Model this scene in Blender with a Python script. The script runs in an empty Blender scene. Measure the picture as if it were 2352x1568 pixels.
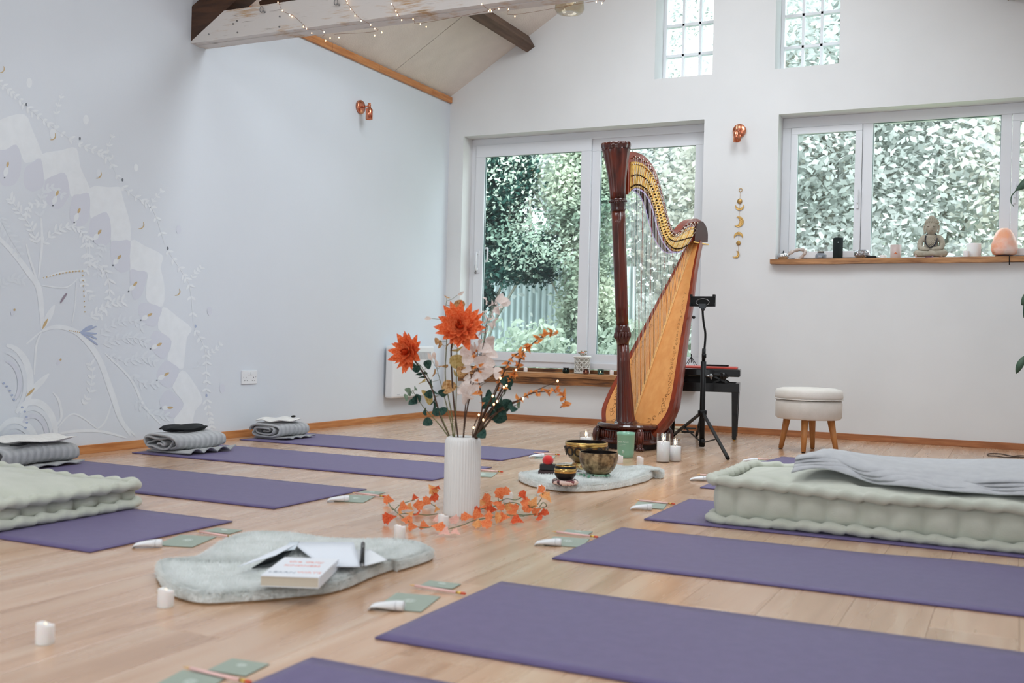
import bpy, bmesh, math, random
import numpy as np
from mathutils import Vector, Matrix
random.seed(7)
rng = np.random.default_rng(11)
PI = math.pi
COL = bpy.context.scene.collection
SC = bpy.context.scene

# ---------------------------------------------------------------- camera
YAW, ROLL, CH, FPX = math.atan(1159/2405.), math.atan(.0244), .64, 2405.
cF = Vector((-math.sin(YAW), math.cos(YAW), 0)); cR = Vector((math.cos(YAW), math.sin(YAW), 0)); cU = Vector((0, 0, 1))
camR = cR*math.cos(ROLL) + cU*math.sin(ROLL); camU = cU*math.cos(ROLL) - cR*math.sin(ROLL)
cam = bpy.data.cameras.new('camera'); camo = bpy.data.objects.new('camera', cam); COL.objects.link(camo)
camo.matrix_world = Matrix(((camR.x, camU.x, -cF.x, 0), (camR.y, camU.y, -cF.y, 0), (camR.z, camU.z, -cF.z, CH), (0, 0, 0, 1)))
cam.sensor_width = 36; cam.lens = FPX*36/2352; cam.clip_start = .05; cam.clip_end = 200
cam.dof.use_dof = True; cam.dof.focus_distance = 6.3; cam.dof.aperture_fstop = 4.0
SC.camera = camo

# ---------------------------------------------------------------- world: bright overcast sky
w = bpy.data.worlds.new('sky'); SC.world = w; w.use_nodes = True
nt = w.node_tree; nt.nodes.clear()
tc = nt.nodes.new('ShaderNodeTexCoord'); sep = nt.nodes.new('ShaderNodeSeparateXYZ'); rmp = nt.nodes.new('ShaderNodeValToRGB')
bgn = nt.nodes.new('ShaderNodeBackground'); outn = nt.nodes.new('ShaderNodeOutputWorld')
nt.links.new(tc.outputs['Generated'], sep.inputs[0]); nt.links.new(sep.outputs['Z'], rmp.inputs[0])
rmp.color_ramp.elements[0].position = 0; rmp.color_ramp.elements[0].color = (.80, .88, .93, 1)
rmp.color_ramp.elements[1].position = .7; rmp.color_ramp.elements[1].color = (.80, .90, 1.0, 1)
nt.links.new(rmp.outputs[0], bgn.inputs['Color']); nt.links.new(bgn.outputs[0], outn.inputs['Surface'])
bgn.inputs['Strength'].default_value = 4.8

def area(name, loc, direction, sx, sy, power, col=(1, 1, 1), spread=180):
    l = bpy.data.lights.new(name, 'AREA'); l.shape = 'RECTANGLE'; l.size = sx; l.size_y = sy; l.energy = power; l.color = col
    l.spread = math.radians(spread)
    o = bpy.data.objects.new(name, l); COL.objects.link(o); o.location = loc
    o.rotation_euler = Vector(direction).to_track_quat('-Z', 'Y').to_euler(); return o
# fill lamps added unseen under roof and at front wall; portals at garden windows
FILL_COL = (.86, .935, 1.0)
area('added_roof_fill', (-3.45, 2.0, 3.235), (.515, 0, -.857), 1.1, .75, 24, FILL_COL)
area('added_roof_fill', (-.35, 1.6, 3.255), (-.515, 0, -.857), 1.4, .8, 42, FILL_COL)
area('added_roof_fill', (-.35, 4.6, 3.255), (-.515, 0, -.857), 1.4, .8, 50, FILL_COL)
area('added_roof_fill', (-2.75, 5.6, 3.655), (.515, 0, -.857), 1.2, .9, 40, FILL_COL)
area('added_roof_fill', (-1.05, 5.6, 3.665), (-.515, 0, -.857), 1.2, .9, 40, FILL_COL)
area('added_front_fill', (-1.9, -1.93, 1.25), (0, 1, .02), 3.2, 2.2, 66, FILL_COL)
for px_, pz_, sx_, sy_ in ((-3.2, 1.36, 2.06, 1.9), (-.58, 1.8, 2.05, 1.1), (-2.34, 3.15, .46, .93), (-1.42, 3.15, .46, .93)):
    a_ = area('window_portal', (px_, 8.03, pz_), (0, -1, 0), sx_, sy_, 1); a_.data.cycles.is_portal = True
sun = bpy.data.lights.new('overcast_sun', 'SUN'); sun.energy = 8.5; sun.angle = math.radians(50); sun.color = (1, .985, .95)
suno = bpy.data.objects.new('overcast_sun', sun); COL.objects.link(suno)
suno.rotation_euler = Vector((-.62, .45, -.9)).to_track_quat('-Z', 'Y').to_euler()

SC.view_settings.view_transform = 'Standard'; SC.view_settings.look = 'None'
SC.view_settings.gamma = 1; SC.view_settings.use_curve_mapping = False; SC.view_settings.exposure = 0.0

# ---------------------------------------------------------------- points from the photograph's geometry
O3 = Vector((0, 0, CH))
def ray(x, y): return cF + camR*((x-1176)/FPX) - camU*((y-784)/FPX)
def onz(x, y, z=0): d = ray(x, y); return O3 + d*((z-CH)/d.z)
def ony(x, y, Y): d = ray(x, y); return O3 + d*(Y/d.y)
def onx(x, y, X): d = ray(x, y); return O3 + d*(X/d.x)

# ---------------------------------------------------------------- materials
def lin(c):
    r = []
    for v in c[:3]:
        v = v/255.
        r.append(v/12.92 if v <= .04045 else ((v+.055)/1.055)**2.4)
    return (*r, 1)
MATS = {}
def mat(name, rgb, rough=.6, metal=0, rgb2=None, nscale=20, bump=0, bscale=80, stretch=(1, 1, 1), alpha=1, trans=0, sheen=0,
        emit=0, emitc=None, coat=0, spec=.5, sub=0, detail=4, lo=.35, hi=.65, ior=1.45, rand=0):
    if name in MATS: return MATS[name]
    m = bpy.data.materials.new(name); m.use_nodes = True; MATS[name] = m
    t = m.node_tree; b = t.nodes['Principled BSDF']; L = t.links.new
    def S(k, v):
        if k in b.inputs: b.inputs[k].default_value = v
    c1 = lin(rgb); S('Base Color', c1); S('Roughness', rough); S('Metallic', metal); S('Specular IOR Level', spec); S('IOR', ior)
    S('Coat Weight', coat); S('Sheen Weight', sheen); S('Transmission Weight', trans); S('Alpha', alpha)
    if sub: S('Subsurface Weight', sub); S('Subsurface Scale', .02)
    if emit: S('Emission Color', lin(emitc or rgb)); S('Emission Strength', emit)
    tc = t.nodes.new('ShaderNodeTexCoord'); mp = t.nodes.new('ShaderNodeMapping'); L(tc.outputs['Object'], mp.inputs[0]); mp.inputs['Scale'].default_value = stretch
    src = None
    if rgb2:
        n = t.nodes.new('ShaderNodeTexNoise'); n.inputs['Scale'].default_value = nscale; n.inputs['Detail'].default_value = detail; L(mp.outputs[0], n.inputs['Vector'])
        r = t.nodes.new('ShaderNodeValToRGB'); r.color_ramp.elements[0].position = lo; r.color_ramp.elements[1].position = hi
        r.color_ramp.elements[0].color = c1; r.color_ramp.elements[1].color = lin(rgb2); L(n.outputs['Fac'], r.inputs[0]); src = r.outputs[0]
        L(src, b.inputs['Base Color'])
    if rand:
        oi = t.nodes.new('ShaderNodeObjectInfo'); hs = t.nodes.new('ShaderNodeHueSaturation'); mr = t.nodes.new('ShaderNodeMapRange')
        mr.inputs['To Min'].default_value = 1-rand; mr.inputs['To Max'].default_value = 1+rand
        L(oi.outputs['Random'], mr.inputs['Value']); L(mr.outputs[0], hs.inputs['Value'])
        if src: L(src, hs.inputs['Color'])
        else: hs.inputs['Color'].default_value = c1
        L(hs.outputs[0], b.inputs['Base Color'])
    if bump:
        n2 = t.nodes.new('ShaderNodeTexNoise'); n2.inputs['Scale'].default_value = bscale; n2.inputs['Detail'].default_value = 3; L(mp.outputs[0], n2.inputs['Vector'])
        bp = t.nodes.new('ShaderNodeBump'); bp.inputs['Strength'].default_value = bump; bp.inputs['Distance'].default_value = .01
        L(n2.outputs['Fac'], bp.inputs['Height']); L(bp.outputs[0], b.inputs['Normal'])
    return m
def glassmat(name, rgb=(235, 242, 242), rough=0.0, mixf=.12):
    if name in MATS: return MATS[name]
    m = bpy.data.materials.new(name); m.use_nodes = True; MATS[name] = m
    t = m.node_tree; t.nodes.clear(); L = t.links.new
    o = t.nodes.new('ShaderNodeOutputMaterial'); tr = t.nodes.new('ShaderNodeBsdfTransparent'); g = t.nodes.new('ShaderNodeBsdfGlossy')
    mx = t.nodes.new('ShaderNodeMixShader'); lw = t.nodes.new('ShaderNodeLayerWeight'); lw.inputs['Blend'].default_value = .5
    pw = t.nodes.new('ShaderNodeMath'); pw.operation = 'POWER'; pw.inputs[1].default_value = 4; ma = t.nodes.new('ShaderNodeMath'); ma.operation = 'MULTIPLY_ADD'; ma.inputs[1].default_value = min(.9, mixf*2.2); ma.inputs[2].default_value = .035
    L(lw.outputs['Facing'], pw.inputs[0]); L(pw.outputs[0], ma.inputs[0])
    tr.inputs['Color'].default_value = lin(rgb); g.inputs['Roughness'].default_value = rough
    L(ma.outputs[0], mx.inputs[0]); L(tr.outputs[0], mx.inputs[1]); L(g.outputs[0], mx.inputs[2]); L(mx.outputs[0], o.inputs['Surface'])
    return m
def leafmat(name, rgb, rgb2, nscale=3, translucent=.35, attr=False):
    if name in MATS: return MATS[name]
    m = bpy.data.materials.new(name); m.use_nodes = True; MATS[name] = m
    t = m.node_tree; t.nodes.clear(); L = t.links.new
    o = t.nodes.new('ShaderNodeOutputMaterial'); d = t.nodes.new('ShaderNodeBsdfDiffuse'); tl = t.nodes.new('ShaderNodeBsdfTranslucent'); mx = t.nodes.new('ShaderNodeMixShader')
    tc = t.nodes.new('ShaderNodeTexCoord'); n = t.nodes.new('ShaderNodeTexNoise'); n.inputs['Scale'].default_value = nscale; n.inputs['Detail'].default_value = 6
    r = t.nodes.new('ShaderNodeValToRGB'); r.color_ramp.elements[0].position = .36; r.color_ramp.elements[1].position = .62
    r.color_ramp.elements[0].color = lin(rgb); r.color_ramp.elements[1].color = lin(rgb2)
    L(tc.outputs['Object'], n.inputs['Vector']); L(n.outputs['Fac'], r.inputs[0]); L(r.outputs[0], d.inputs[0]); L(r.outputs[0], tl.inputs[0])
    mx.inputs[0].default_value = translucent; L(d.outputs[0], mx.inputs[1]); L(tl.outputs[0], mx.inputs[2]); L(mx.outputs[0], o.inputs['Surface'])
    return m

# ---------------------------------------------------------------- mesh builder
class MB:
    def __init__(s): s.v = []; s.f = []; s.sm = []
    def add(s, vs, fs, smooth=False):
        o = len(s.v); s.v += [tuple(v) for v in vs]; s.f += [tuple(i+o for i in f) for f in fs]; s.sm += [smooth]*len(fs); return s
    def box(s, x0, x1, y0, y1, z0, z1, M=None, bev=0):
        if bev:
            bm = bmesh.new(); bmesh.ops.create_cube(bm, size=1)
            for v in bm.verts: v.co = Vector(((x0+x1)/2+v.co.x*(x1-x0), (y0+y1)/2+v.co.y*(y1-y0), (z0+z1)/2+v.co.z*(z1-z0)))
            bmesh.ops.bevel(bm, geom=list(bm.edges), offset=bev, segments=2, profile=.5, affect='EDGES')
            vs = [v.co.copy() for v in bm.verts]; fs = [[v.index for v in f.verts] for f in bm.faces]; bm.free()
            if M: vs = [M @ v for v in vs]
            return s.add(vs, fs, False)
        vs = [Vector(p) for p in ((x0, y0, z0), (x1, y0, z0), (x1, y1, z0), (x0, y1, z0), (x0, y0, z1), (x1, y0, z1), (x1, y1, z1), (x0, y1, z1))]
        if M: vs = [M @ v for v in vs]
        return s.add(vs, [(0, 3, 2, 1), (4, 5, 6, 7), (0, 1, 5, 4), (1, 2, 6, 5), (2, 3, 7, 6), (3, 0, 4, 7)])
    def bar(s, a, b, wd, ht, up=(0, 0, 1)):
        a, b = Vector(a), Vector(b); d = (b-a).normalized(); u = Vector(up); sd = d.cross(u).normalized(); u = sd.cross(d).normalized()
        vs = []
        for p in (a, b):
            for i, j in ((-1, -1), (1, -1), (1, 1), (-1, 1)): vs.append(p+sd*i*wd/2+u*j*ht/2)
        return s.add(vs, [(0, 1, 2, 3), (7, 6, 5, 4), (0, 4, 5, 1), (1, 5, 6, 2), (2, 6, 7, 3), (3, 7, 4, 0)])
    def lathe(s, prof, n=32, c=(0, 0, 0), M=None, rf=None, cap=True, ax=None):
        # prof: list of (r, z); rf(angle) multiplies the radius
        vs = []; fs = []; c = Vector(c); k = len(prof)
        for r, z in prof:
            for i in range(n):
                a = 2*PI*i/n; q = r*(rf(a, z) if rf else 1)
                p = Vector((q*math.cos(a), q*math.sin(a), z))
                if M: p = M @ p
                vs.append(p+c)
        for j in range(k-1):
            for i in range(n):
                i2 = (i+1) % n; fs.append((j*n+i, j*n+i2, (j+1)*n+i2, (j+1)*n+i))
        if cap: fs.append(tuple(range(n-1, -1, -1))); fs.append(tuple((k-1)*n+i for i in range(n)))
        return s.add(vs, fs, True)
    def tube(s, pts, r, n=8, cap=True, ry=None):
        pts = [Vector(p) for p in pts]; m = len(pts)
        rs = r if isinstance(r, (list, tuple)) else [r]*m
        vs = []; fs = []
        t0 = (pts[1]-pts[0]).normalized(); ref = Vector((0, 0, 1)) if abs(t0.z) < .9 else Vector((1, 0, 0))
        u = t0.cross(ref).normalized()
        for i, p in enumerate(pts):
            t = (pts[min(i+1, m-1)]-pts[max(i-1, 0)])
            t = t.normalized() if t.length > 1e-9 else t0
            u = (u - t*u.dot(t)); u = u.normalized() if u.length > 1e-6 else t.orthogonal().normalized()
            v = t.cross(u)
            for k in range(n):
                a = 2*PI*k/n; vs.append(p+u*math.cos(a)*rs[i]+v*math.sin(a)*(ry if ry else rs[i]))
        for i in range(m-1):
            for k in range(n):
                k2 = (k+1) % n; fs.append((i*n+k, i*n+k2, (i+1)*n+k2, (i+1)*n+k))
        if cap: fs.append(tuple(range(n-1, -1, -1))); fs.append(tuple((m-1)*n+i for i in range(n)))
        return s.add(vs, fs, True)
    def ell(s, c, rx, ry, rz, n=16, m=10, M=None, fn=None):
        c = Vector(c); vs = []; fs = []
        for j in range(1, m):
            th = PI*j/m
            for i in range(n):
                a = 2*PI*i/n; p = Vector((math.sin(th)*math.cos(a), math.sin(th)*math.sin(a), math.cos(th)))
                q = fn(p) if fn else 1
                p = Vector((p.x*rx*q, p.y*ry*q, p.z*rz*q)); vs.append(c+(M @ p if M else p))
        top = len(vs); e = Vector((0, 0, rz*(fn(Vector((0, 0, 1))) if fn else 1))); vs.append(c+(M @ e if M else e))
        e = Vector((0, 0, -rz*(fn(Vector((0, 0, -1))) if fn else 1))); vs.append(c+(M @ e if M else e))
        for j in range(m-2):
            for i in range(n):
                i2 = (i+1) % n; fs.append((j*n+i, (j+1)*n+i, (j+1)*n+i2, j*n+i2))
        for i in range(n):
            i2 = (i+1) % n; fs.append((top, i, i2)); fs.append((top+1, (m-2)*n+i2, (m-2)*n+i))
        return s.add(vs, fs, True)
    def prism(s, poly, e, smooth=False):
        # poly: 3D points of a planar polygon, e: extrusion vector
        n = len(poly); e = Vector(e); vs = [Vector(p) for p in poly]+[Vector(p)+e for p in poly]
        fs = [tuple(range(n-1, -1, -1)), tuple(range(n, 2*n))]
        for i in range(n): fs.append((i, (i+1) % n, n+(i+1) % n, n+i))
        return s.add(vs, fs, smooth)
    def strip(s, A, B, e, smooth=False):
        # solid between two polylines A and B (same length), thickness vector e
        n = len(A); e = Vector(e); A = [Vector(p) for p in A]; B = [Vector(p) for p in B]
        vs = A+B+[p+e for p in A]+[p+e for p in B]; fs = []
        for i in range(n-1):
            fs.append((i, i+1, n+i+1, n+i)); fs.append((2*n+i+1, 2*n+i, 3*n+i, 3*n+i+1))
            fs.append((i+1, i, 2*n+i, 2*n+i+1)); fs.append((n+i, n+i+1, 3*n+i+1, 3*n+i))
        fs.append((0, n, 3*n, 2*n)); fs.append((n-1, 2*n+n-1, 4*n-1, 2*n-1))
        return s.add(vs, fs, smooth)
    def grid(s, fn, nu, nv, thick=None, smooth=True):
        P = [[Vector(fn(i/(nu-1), j/(nv-1))) for j in range(nv)] for i in range(nu)]
        vs = [p for r in P for p in r]; fs = []
        idx = lambda i, j: i*nv+j
        for i in range(nu-1):
            for j in range(nv-1): fs.append((idx(i, j), idx(i+1, j), idx(i+1, j+1), idx(i, j+1)))
        if thick:
            N = nu*nv; t = Vector(thick); vs += [v+t for v in vs]
            fs += [tuple(N+i for i in reversed(f)) for f in list(fs)]
            for i in range(nu-1):
                fs.append((idx(i+1, 0), idx(i, 0), N+idx(i, 0), N+idx(i+1, 0)))
                fs.append((idx(i, nv-1), idx(i+1, nv-1), N+idx(i+1, nv-1), N+idx(i, nv-1)))
            for j in range(nv-1):
                fs.append((idx(0, j), idx(0, j+1), N+idx(0, j+1), N+idx(0, j)))
                fs.append((idx(nu-1, j+1), idx(nu-1, j), N+idx(nu-1, j), N+idx(nu-1, j+1)))
        return s.add(vs, fs, smooth)
    def mesh(s, name, org=None, fix=True):
        me = bpy.data.meshes.new(name); vs = s.v
        if org is not None: o = Vector(org); vs = [(a[0]-o.x, a[1]-o.y, a[2]-o.z) for a in vs]
        me.from_pydata(vs, [], s.f)
        me.polygons.foreach_set('use_smooth', s.sm)
        if fix:
            bm = bmesh.new(); bm.from_mesh(me); bmesh.ops.recalc_face_normals(bm, faces=bm.faces); bm.to_mesh(me); bm.free()
        me.update(); return me
def obj(name, mb, m, parent=None, org=None, fix=True):
    if org is None and parent is not None and parent.get('_w'): org = Vector(parent['_w'])
    me = mb.mesh(name, org, fix) if isinstance(mb, MB) else mb
    if m and not me.materials: me.materials.append(m)
    o = bpy.data.objects.new(name, me); COL.objects.link(o)
    if parent: o.parent = parent
    if parent is None and org is not None: o.location = org
    if org is not None: o['_w'] = tuple(org)
    return o
def tag(o, label=None, cat=None, group=None, kind=None):
    if label: o['label'] = label
    if cat: o['category'] = cat
    if group: o['group'] = group
    if kind: o['kind'] = kind
    return o
def thing(name, label, cat, loc=(0, 0, 0), rz=0, group=None, world=False):
    # world=True: the parts' vertices are given in room coordinates and stored relative to the Empty
    o = bpy.data.objects.new(name, None); COL.objects.link(o); o.location = loc; o.rotation_euler = (0, 0, rz); o.empty_display_size = .05
    if world: o['_w'] = tuple(loc)
    return tag(o, label, cat, group)
KIDS = {}
def copy_tree(o, parent=None):
    c = o.copy(); COL.objects.link(c)
    if parent: c.parent = parent
    for ch in [x for x in o.children]: copy_tree(ch, c)
    return c
def struct(name, mb, m, parent=None, org=None):
    o = obj(name, mb, m, parent, org)
    if parent is None: o['kind'] = 'structure'
    return o
def catmull(P, n=8, closed=False):
    P = [Vector(p) for p in P]; m = len(P); out = []
    rngi = range(m) if closed else range(m-1)
    for i in rngi:
        if closed: a, b, c, d = P[i-1], P[i], P[(i+1) % m], P[(i+2) % m]
        else: a, b, c, d = P[max(i-1, 0)], P[i], P[i+1], P[min(i+2, m-1)]
        for k in range(n):
            t = k/n; out.append(.5*((2*b)+(c-a)*t+(2*a-5*b+4*c-d)*t*t+(3*b-a-3*c+d)*t**3))
    if not closed: out.append(P[-1])
    return out
def rotm(ax, ang): return Matrix.Rotation(ang, 3, ax)
def frame(d, up=(0, 0, 1)):
    # 3x3 matrix whose Z is d
    d = Vector(d).normalized(); u = Vector(up)
    if abs(d.dot(u)) > .95: u = Vector((1, 0, 0))
    x = u.cross(d).normalized(); y = d.cross(x)
    return Matrix((x, y, d)).transposed()
def text_mesh(txt, size, M, m, name, parent, align='CENTER', thick=.0004, org=None, sx=1.0):
    cu = bpy.data.curves.new('t', 'FONT'); cu.body = txt; cu.size = size; cu.align_x = align; cu.align_y = 'CENTER'; cu.extrude = thick; cu.resolution_u = 2
    to = bpy.data.objects.new('t', cu); COL.objects.link(to)
    dg = bpy.context.evaluated_depsgraph_get(); me = bpy.data.meshes.new_from_object(to.evaluated_get(dg))
    bpy.data.objects.remove(to); bpy.data.curves.remove(cu)
    for v in me.vertices:
        p = M @ Vector((v.co.x*sx, v.co.y, v.co.z)); v.co = p
    me.materials.clear(); me.materials.append(m); me.name = name
    o = bpy.data.objects.new(name, me); COL.objects.link(o)
    if parent: o.parent = parent
    return o
# ================================================================= THE ROOM
XL, XR, YB, YF, ZE, XM = -4.37, .61, 7.75, -2.0, 2.70, -1.88
SL = .61
def zroof(x): return ZE + SL*(min(x, 2*XM-x)-XL)
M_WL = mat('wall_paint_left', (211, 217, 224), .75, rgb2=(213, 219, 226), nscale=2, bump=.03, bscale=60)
M_WB = mat('wall_paint_white', (220, 221, 221), .75, rgb2=(224, 225, 225), nscale=2, bump=.03, bscale=60)
M_CL = mat('ceiling_paint', (226, 216, 206), .85, rgb2=(219, 209, 199), nscale=6, bump=.35, bscale=90)
M_UP = mat('upvc_white', (224, 226, 230), .3)
M_REV = mat('reveal_paint', (222, 223, 222), .6)
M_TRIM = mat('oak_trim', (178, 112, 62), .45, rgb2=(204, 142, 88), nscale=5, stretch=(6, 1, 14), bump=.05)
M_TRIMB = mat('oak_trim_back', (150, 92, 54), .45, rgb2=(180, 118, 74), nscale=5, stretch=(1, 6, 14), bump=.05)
M_DARKT = mat('dark_timber', (58, 38, 26), .55, rgb2=(84, 56, 38), nscale=4, stretch=(1, .5, 8), bump=.2, bscale=30)
M_PURL = mat('purlin_timber', (78, 58, 46), .6, rgb2=(104, 80, 64), nscale=4, stretch=(10, 1, 10), bump=.2, bscale=30)
M_SILL = mat('rustic_sill', (128, 84, 50), .55, rgb2=(186, 136, 90), nscale=5, stretch=(1, 7, 9), bump=.25, bscale=25, lo=.3, hi=.6)
M_SILLB = mat('rustic_sill_dark', (74, 44, 24), .6, rgb2=(150, 98, 54), nscale=6, stretch=(1, 7, 9), bump=.4, bscale=25, lo=.35, hi=.65)
M_GLASS = glassmat('window_glass', (247, 251, 250), 0, .08)
M_SEAL = mat('glazing_seal', (52, 84, 84), .5)

# floor: subfloor plus oak boards running away from the camera
fl = MB(); fl.box(XL, XR, YF, YB, -.10, -.012)
floor = struct('floor', fl, mat('subfloor', (110, 80, 55), .9))
def floor_mat():
    m = bpy.data.materials.new('oak_laminate'); m.use_nodes = True; t = m.node_tree; b = t.nodes['Principled BSDF']; L = t.links.new
    g = t.nodes.new('ShaderNodeNewGeometry'); mp = t.nodes.new('ShaderNodeMapping'); oi = t.nodes.new('ShaderNodeObjectInfo')
    cb = t.nodes.new('ShaderNodeCombineXYZ'); ml = t.nodes.new('ShaderNodeMath'); ml.operation = 'MULTIPLY'; ml.inputs[1].default_value = 37
    L(oi.outputs['Random'], ml.inputs[0]); L(ml.outputs[0], cb.inputs[1]); L(ml.outputs[0], cb.inputs[2])
    L(g.outputs['Position'], mp.inputs[0]); mp.inputs['Scale'].default_value = (7, .55, 1); L(cb.outputs[0], mp.inputs['Location'])
    n = t.nodes.new('ShaderNodeTexNoise'); n.inputs['Scale'].default_value = 1.5; n.inputs['Detail'].default_value = 4; n.inputs['Roughness'].default_value = .45; n.inputs['Distortion'].default_value = 1.2
    L(mp.outputs[0], n.inputs['Vector'])
    r = t.nodes.new('ShaderNodeValToRGB'); e = r.color_ramp.elements; e[0].position = .30; e[0].color = lin((180, 140, 106)); e[1].position = .72; e[1].color = lin((208, 178, 150))
    k = r.color_ramp.elements.new(.5); k.color = lin((198, 160, 128)); L(n.outputs['Fac'], r.inputs[0])
    hs = t.nodes.new('ShaderNodeHueSaturation'); mr = t.nodes.new('ShaderNodeMapRange'); mr.inputs['To Min'].default_value = .92; mr.inputs['To Max'].default_value = 1.06
    L(oi.outputs['Random'], mr.inputs['Value']); L(mr.outputs[0], hs.inputs['Value']); L(r.outputs[0], hs.inputs['Color']); L(hs.outputs[0], b.inputs['Base Color'])
    b.inputs['Coat Weight'].default_value = .4; b.inputs['Coat Roughness'].default_value = .18; b.inputs['Roughness'].default_value = .27; b.inputs['Specular IOR Level'].default_value = .8
    n2 = t.nodes.new('ShaderNodeTexNoise'); n2.inputs['Scale'].default_value = 3; n2.inputs['Detail'].default_value = 2; L(mp.outputs[0], n2.inputs['Vector'])
    rr = t.nodes.new('ShaderNodeMapRange'); rr.inputs['To Min'].default_value = .2; rr.inputs['To Max'].default_value = .36; L(n2.outputs['Fac'], rr.inputs['Value']); L(rr.outputs[0], b.inputs['Roughness'])
    bp = t.nodes.new('ShaderNodeBump'); bp.inputs['Strength'].default_value = .02; bp.inputs['Distance'].default_value = .002
    L(n2.outputs['Fac'], bp.inputs['Height']); L(bp.outputs[0], b.inputs['Normal']); return m
MF = floor_mat()
PW = .19; nx = int(math.ceil((XR-XL)/PW)); x0 = -.55-PW*21
LENS = 1.95
pm_cache = {}
def plank_mesh(wd, ln):
    k = (round(wd, 3), round(ln, 3))
    if k not in pm_cache:
        mb = MB(); c = .0004; g = .0003
        a, b = wd/2-g, ln/2-g
        vs = [(-a, -b, -.012), (a, -b, -.012), (a, b, -.012), (-a, b, -.012), (-a, -b, -c), (a, -b, -c), (a, b, -c), (-a, b, -c), (-a+c, -b+c, 0), (a-c, -b+c, 0), (a-c, b-c, 0), (-a+c, b-c, 0)]
        mb.add(vs, [(0, 1, 5, 4), (1, 2, 6, 5), (2, 3, 7, 6), (3, 0, 4, 7), (4, 5, 9, 8), (5, 6, 10, 9), (6, 7, 11, 10), (7, 4, 8, 11), (8, 9, 10, 11)])
        me = mb.mesh('plank'); me.materials.append(MF); pm_cache[k] = me
    return pm_cache[k]
i = 0
while True:
    xa = x0 + PW*i; xb = xa+PW; i += 1
    if xa >= XR-.002: break
    xa, xb = max(xa, XL), min(xb, XR)
    if xb-xa < .02: continue
    y = YF - (i*.62 % LENS)
    while y < YB:
        ya, yb = max(y, YF), min(y+LENS, YB); y += LENS
        if yb-ya < .03: continue
        o = bpy.data.objects.new('plank', plank_mesh(xb-xa, yb-ya)); COL.objects.link(o); o.parent = floor; o.location = ((xa+xb)/2, (ya+yb)/2, 0)

def wall_columns(mb, x0, x1, holes, y0, y1, topf, zb=0):
    xs = sorted(set([x0, x1, XM]+[h[0] for h in holes]+[h[1] for h in holes])); xs = [x for x in xs if x0 <= x <= x1]
    for a, b in zip(xs, xs[1:]):
        m = (a+b)/2; hs = sorted([h for h in holes if h[0] <= m <= h[1]], key=lambda h: h[2]); z = zb
        for h in hs:
            if h[2] > z: mb.box(a, b, y0, y1, z, h[2])
            z = h[3]
        mb.prism([(a, y0, z), (b, y0, z), (b, y0, topf(b)), (a, y0, topf(a))], (0, y1-y0, 0))
HOLES = [(-4.233, -2.165, .36, 2.355), (-1.608, .44, 1.25, 2.352), (-2.568, -2.113, 2.693, 3.62), (-1.647, -1.190, 2.688, 3.62)]
mb = MB(); wall_columns(mb, XL-.25, XR+.25, HOLES, YB, YB+.30, lambda x: zroof(max(min(x, XR), XL))+.02, -.1)
struct('wall_back', mb, M_WB)
mb = MB(); mb.box(XL-.25, XL, YF, YB, -.1, ZE+.01); struct('wall_left', mb, M_WL)
mb = MB(); mb.box(XR, XR+.25, YF, YB, -.1, ZE+.01); struct('wall_right', mb, M_WB)
mb = MB(); wall_columns(mb, XL-.25, XR+.25, [(-3.5, -.3, .1, 2.4)], YF-.25, YF, lambda x: zroof(max(min(x, XR), XL))+.02, -.1)
struct('wall_front', mb, M_WB)
# ceiling boards, each sheet its own piece with an open joint
ceil = bpy.data.objects.new('ceiling', None); COL.objects.link(ceil); ceil['kind'] = 'structure'
ys = [YF, -.35, 2.05, 4.45, 6.86, YB+.31]
for s in (0, 1):
    for a, b in zip(ys, ys[1:]):
        mb = MB(); xe, xm = (XL-.05, XM) if s == 0 else (XR+.05, XM)
        ze = ZE-SL*.05
        P = [(xe, a+.004, ze), (xm, a+.004, zroof(XM)), (xm, a+.004, zroof(XM)+.12), (xe, a+.004, ze+.12)]
        mb.prism(P, (0, b-a-.008, 0)); obj('panel', mb, M_CL, ceil)
# a felt sheet over the boards closes the joints
mb = MB(); mb.prism([(XL-.4, YF-.3, ZE+.13-.21), (XM, YF-.3, zroof(XM)+.13), (XR+.4, YF-.3, ZE+.13-.21), (XR+.4, YF-.3, ZE+.17-.21), (XM, YF-.3, zroof(XM)+.18), (XL-.4, YF-.3, ZE+.17-.21)], (0, YB-YF+.9, 0))
obj('roof_deck', mb, mat('roof_felt', (70, 70, 70), .9), ceil)
# skylight and door frames, made up and unseen, around the added fill lamps
def added_skylight(n, cx, cy, wx, wy, side):
    o = bpy.data.objects.new('window_%d' % n, None); COL.objects.link(o); o['kind'] = 'structure'  # made-up roof frame round an added fill lamp
    a = math.atan(SL)*side; zc = zroof(cx)-.012; o.location = (cx, cy, zc); o.rotation_euler = (0, -a, 0)
    mb = MB(); t = .05
    for x_0, x_1, y_0, y_1 in ((-wx/2-t, wx/2+t, -wy/2-t, -wy/2), (-wx/2-t, wx/2+t, wy/2, wy/2+t), (-wx/2-t, -wx/2, -wy/2, wy/2), (wx/2, wx/2+t, -wy/2, wy/2)): mb.box(x_0, x_1, y_0, y_1, -.02, .03)
    obj('window_frame', mb, M_UP, o)
added_skylight(5, -3.45, 2.0, .75, 1.1, 1); added_skylight(6, -.35, 1.6, .8, 1.4, -1); added_skylight(7, -.35, 4.6, .8, 1.4, -1); added_skylight(8, -2.75, 5.6, .9, 1.2, 1); added_skylight(9, -1.05, 5.6, .9, 1.2, -1)
d1 = bpy.data.objects.new('added_door_1', None); COL.objects.link(d1); d1['kind'] = 'structure'; d1.location = (-1.9, YF-.08, 0)  # made-up glazed door, unseen, framing the front fill lamp
mb = MB()
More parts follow.
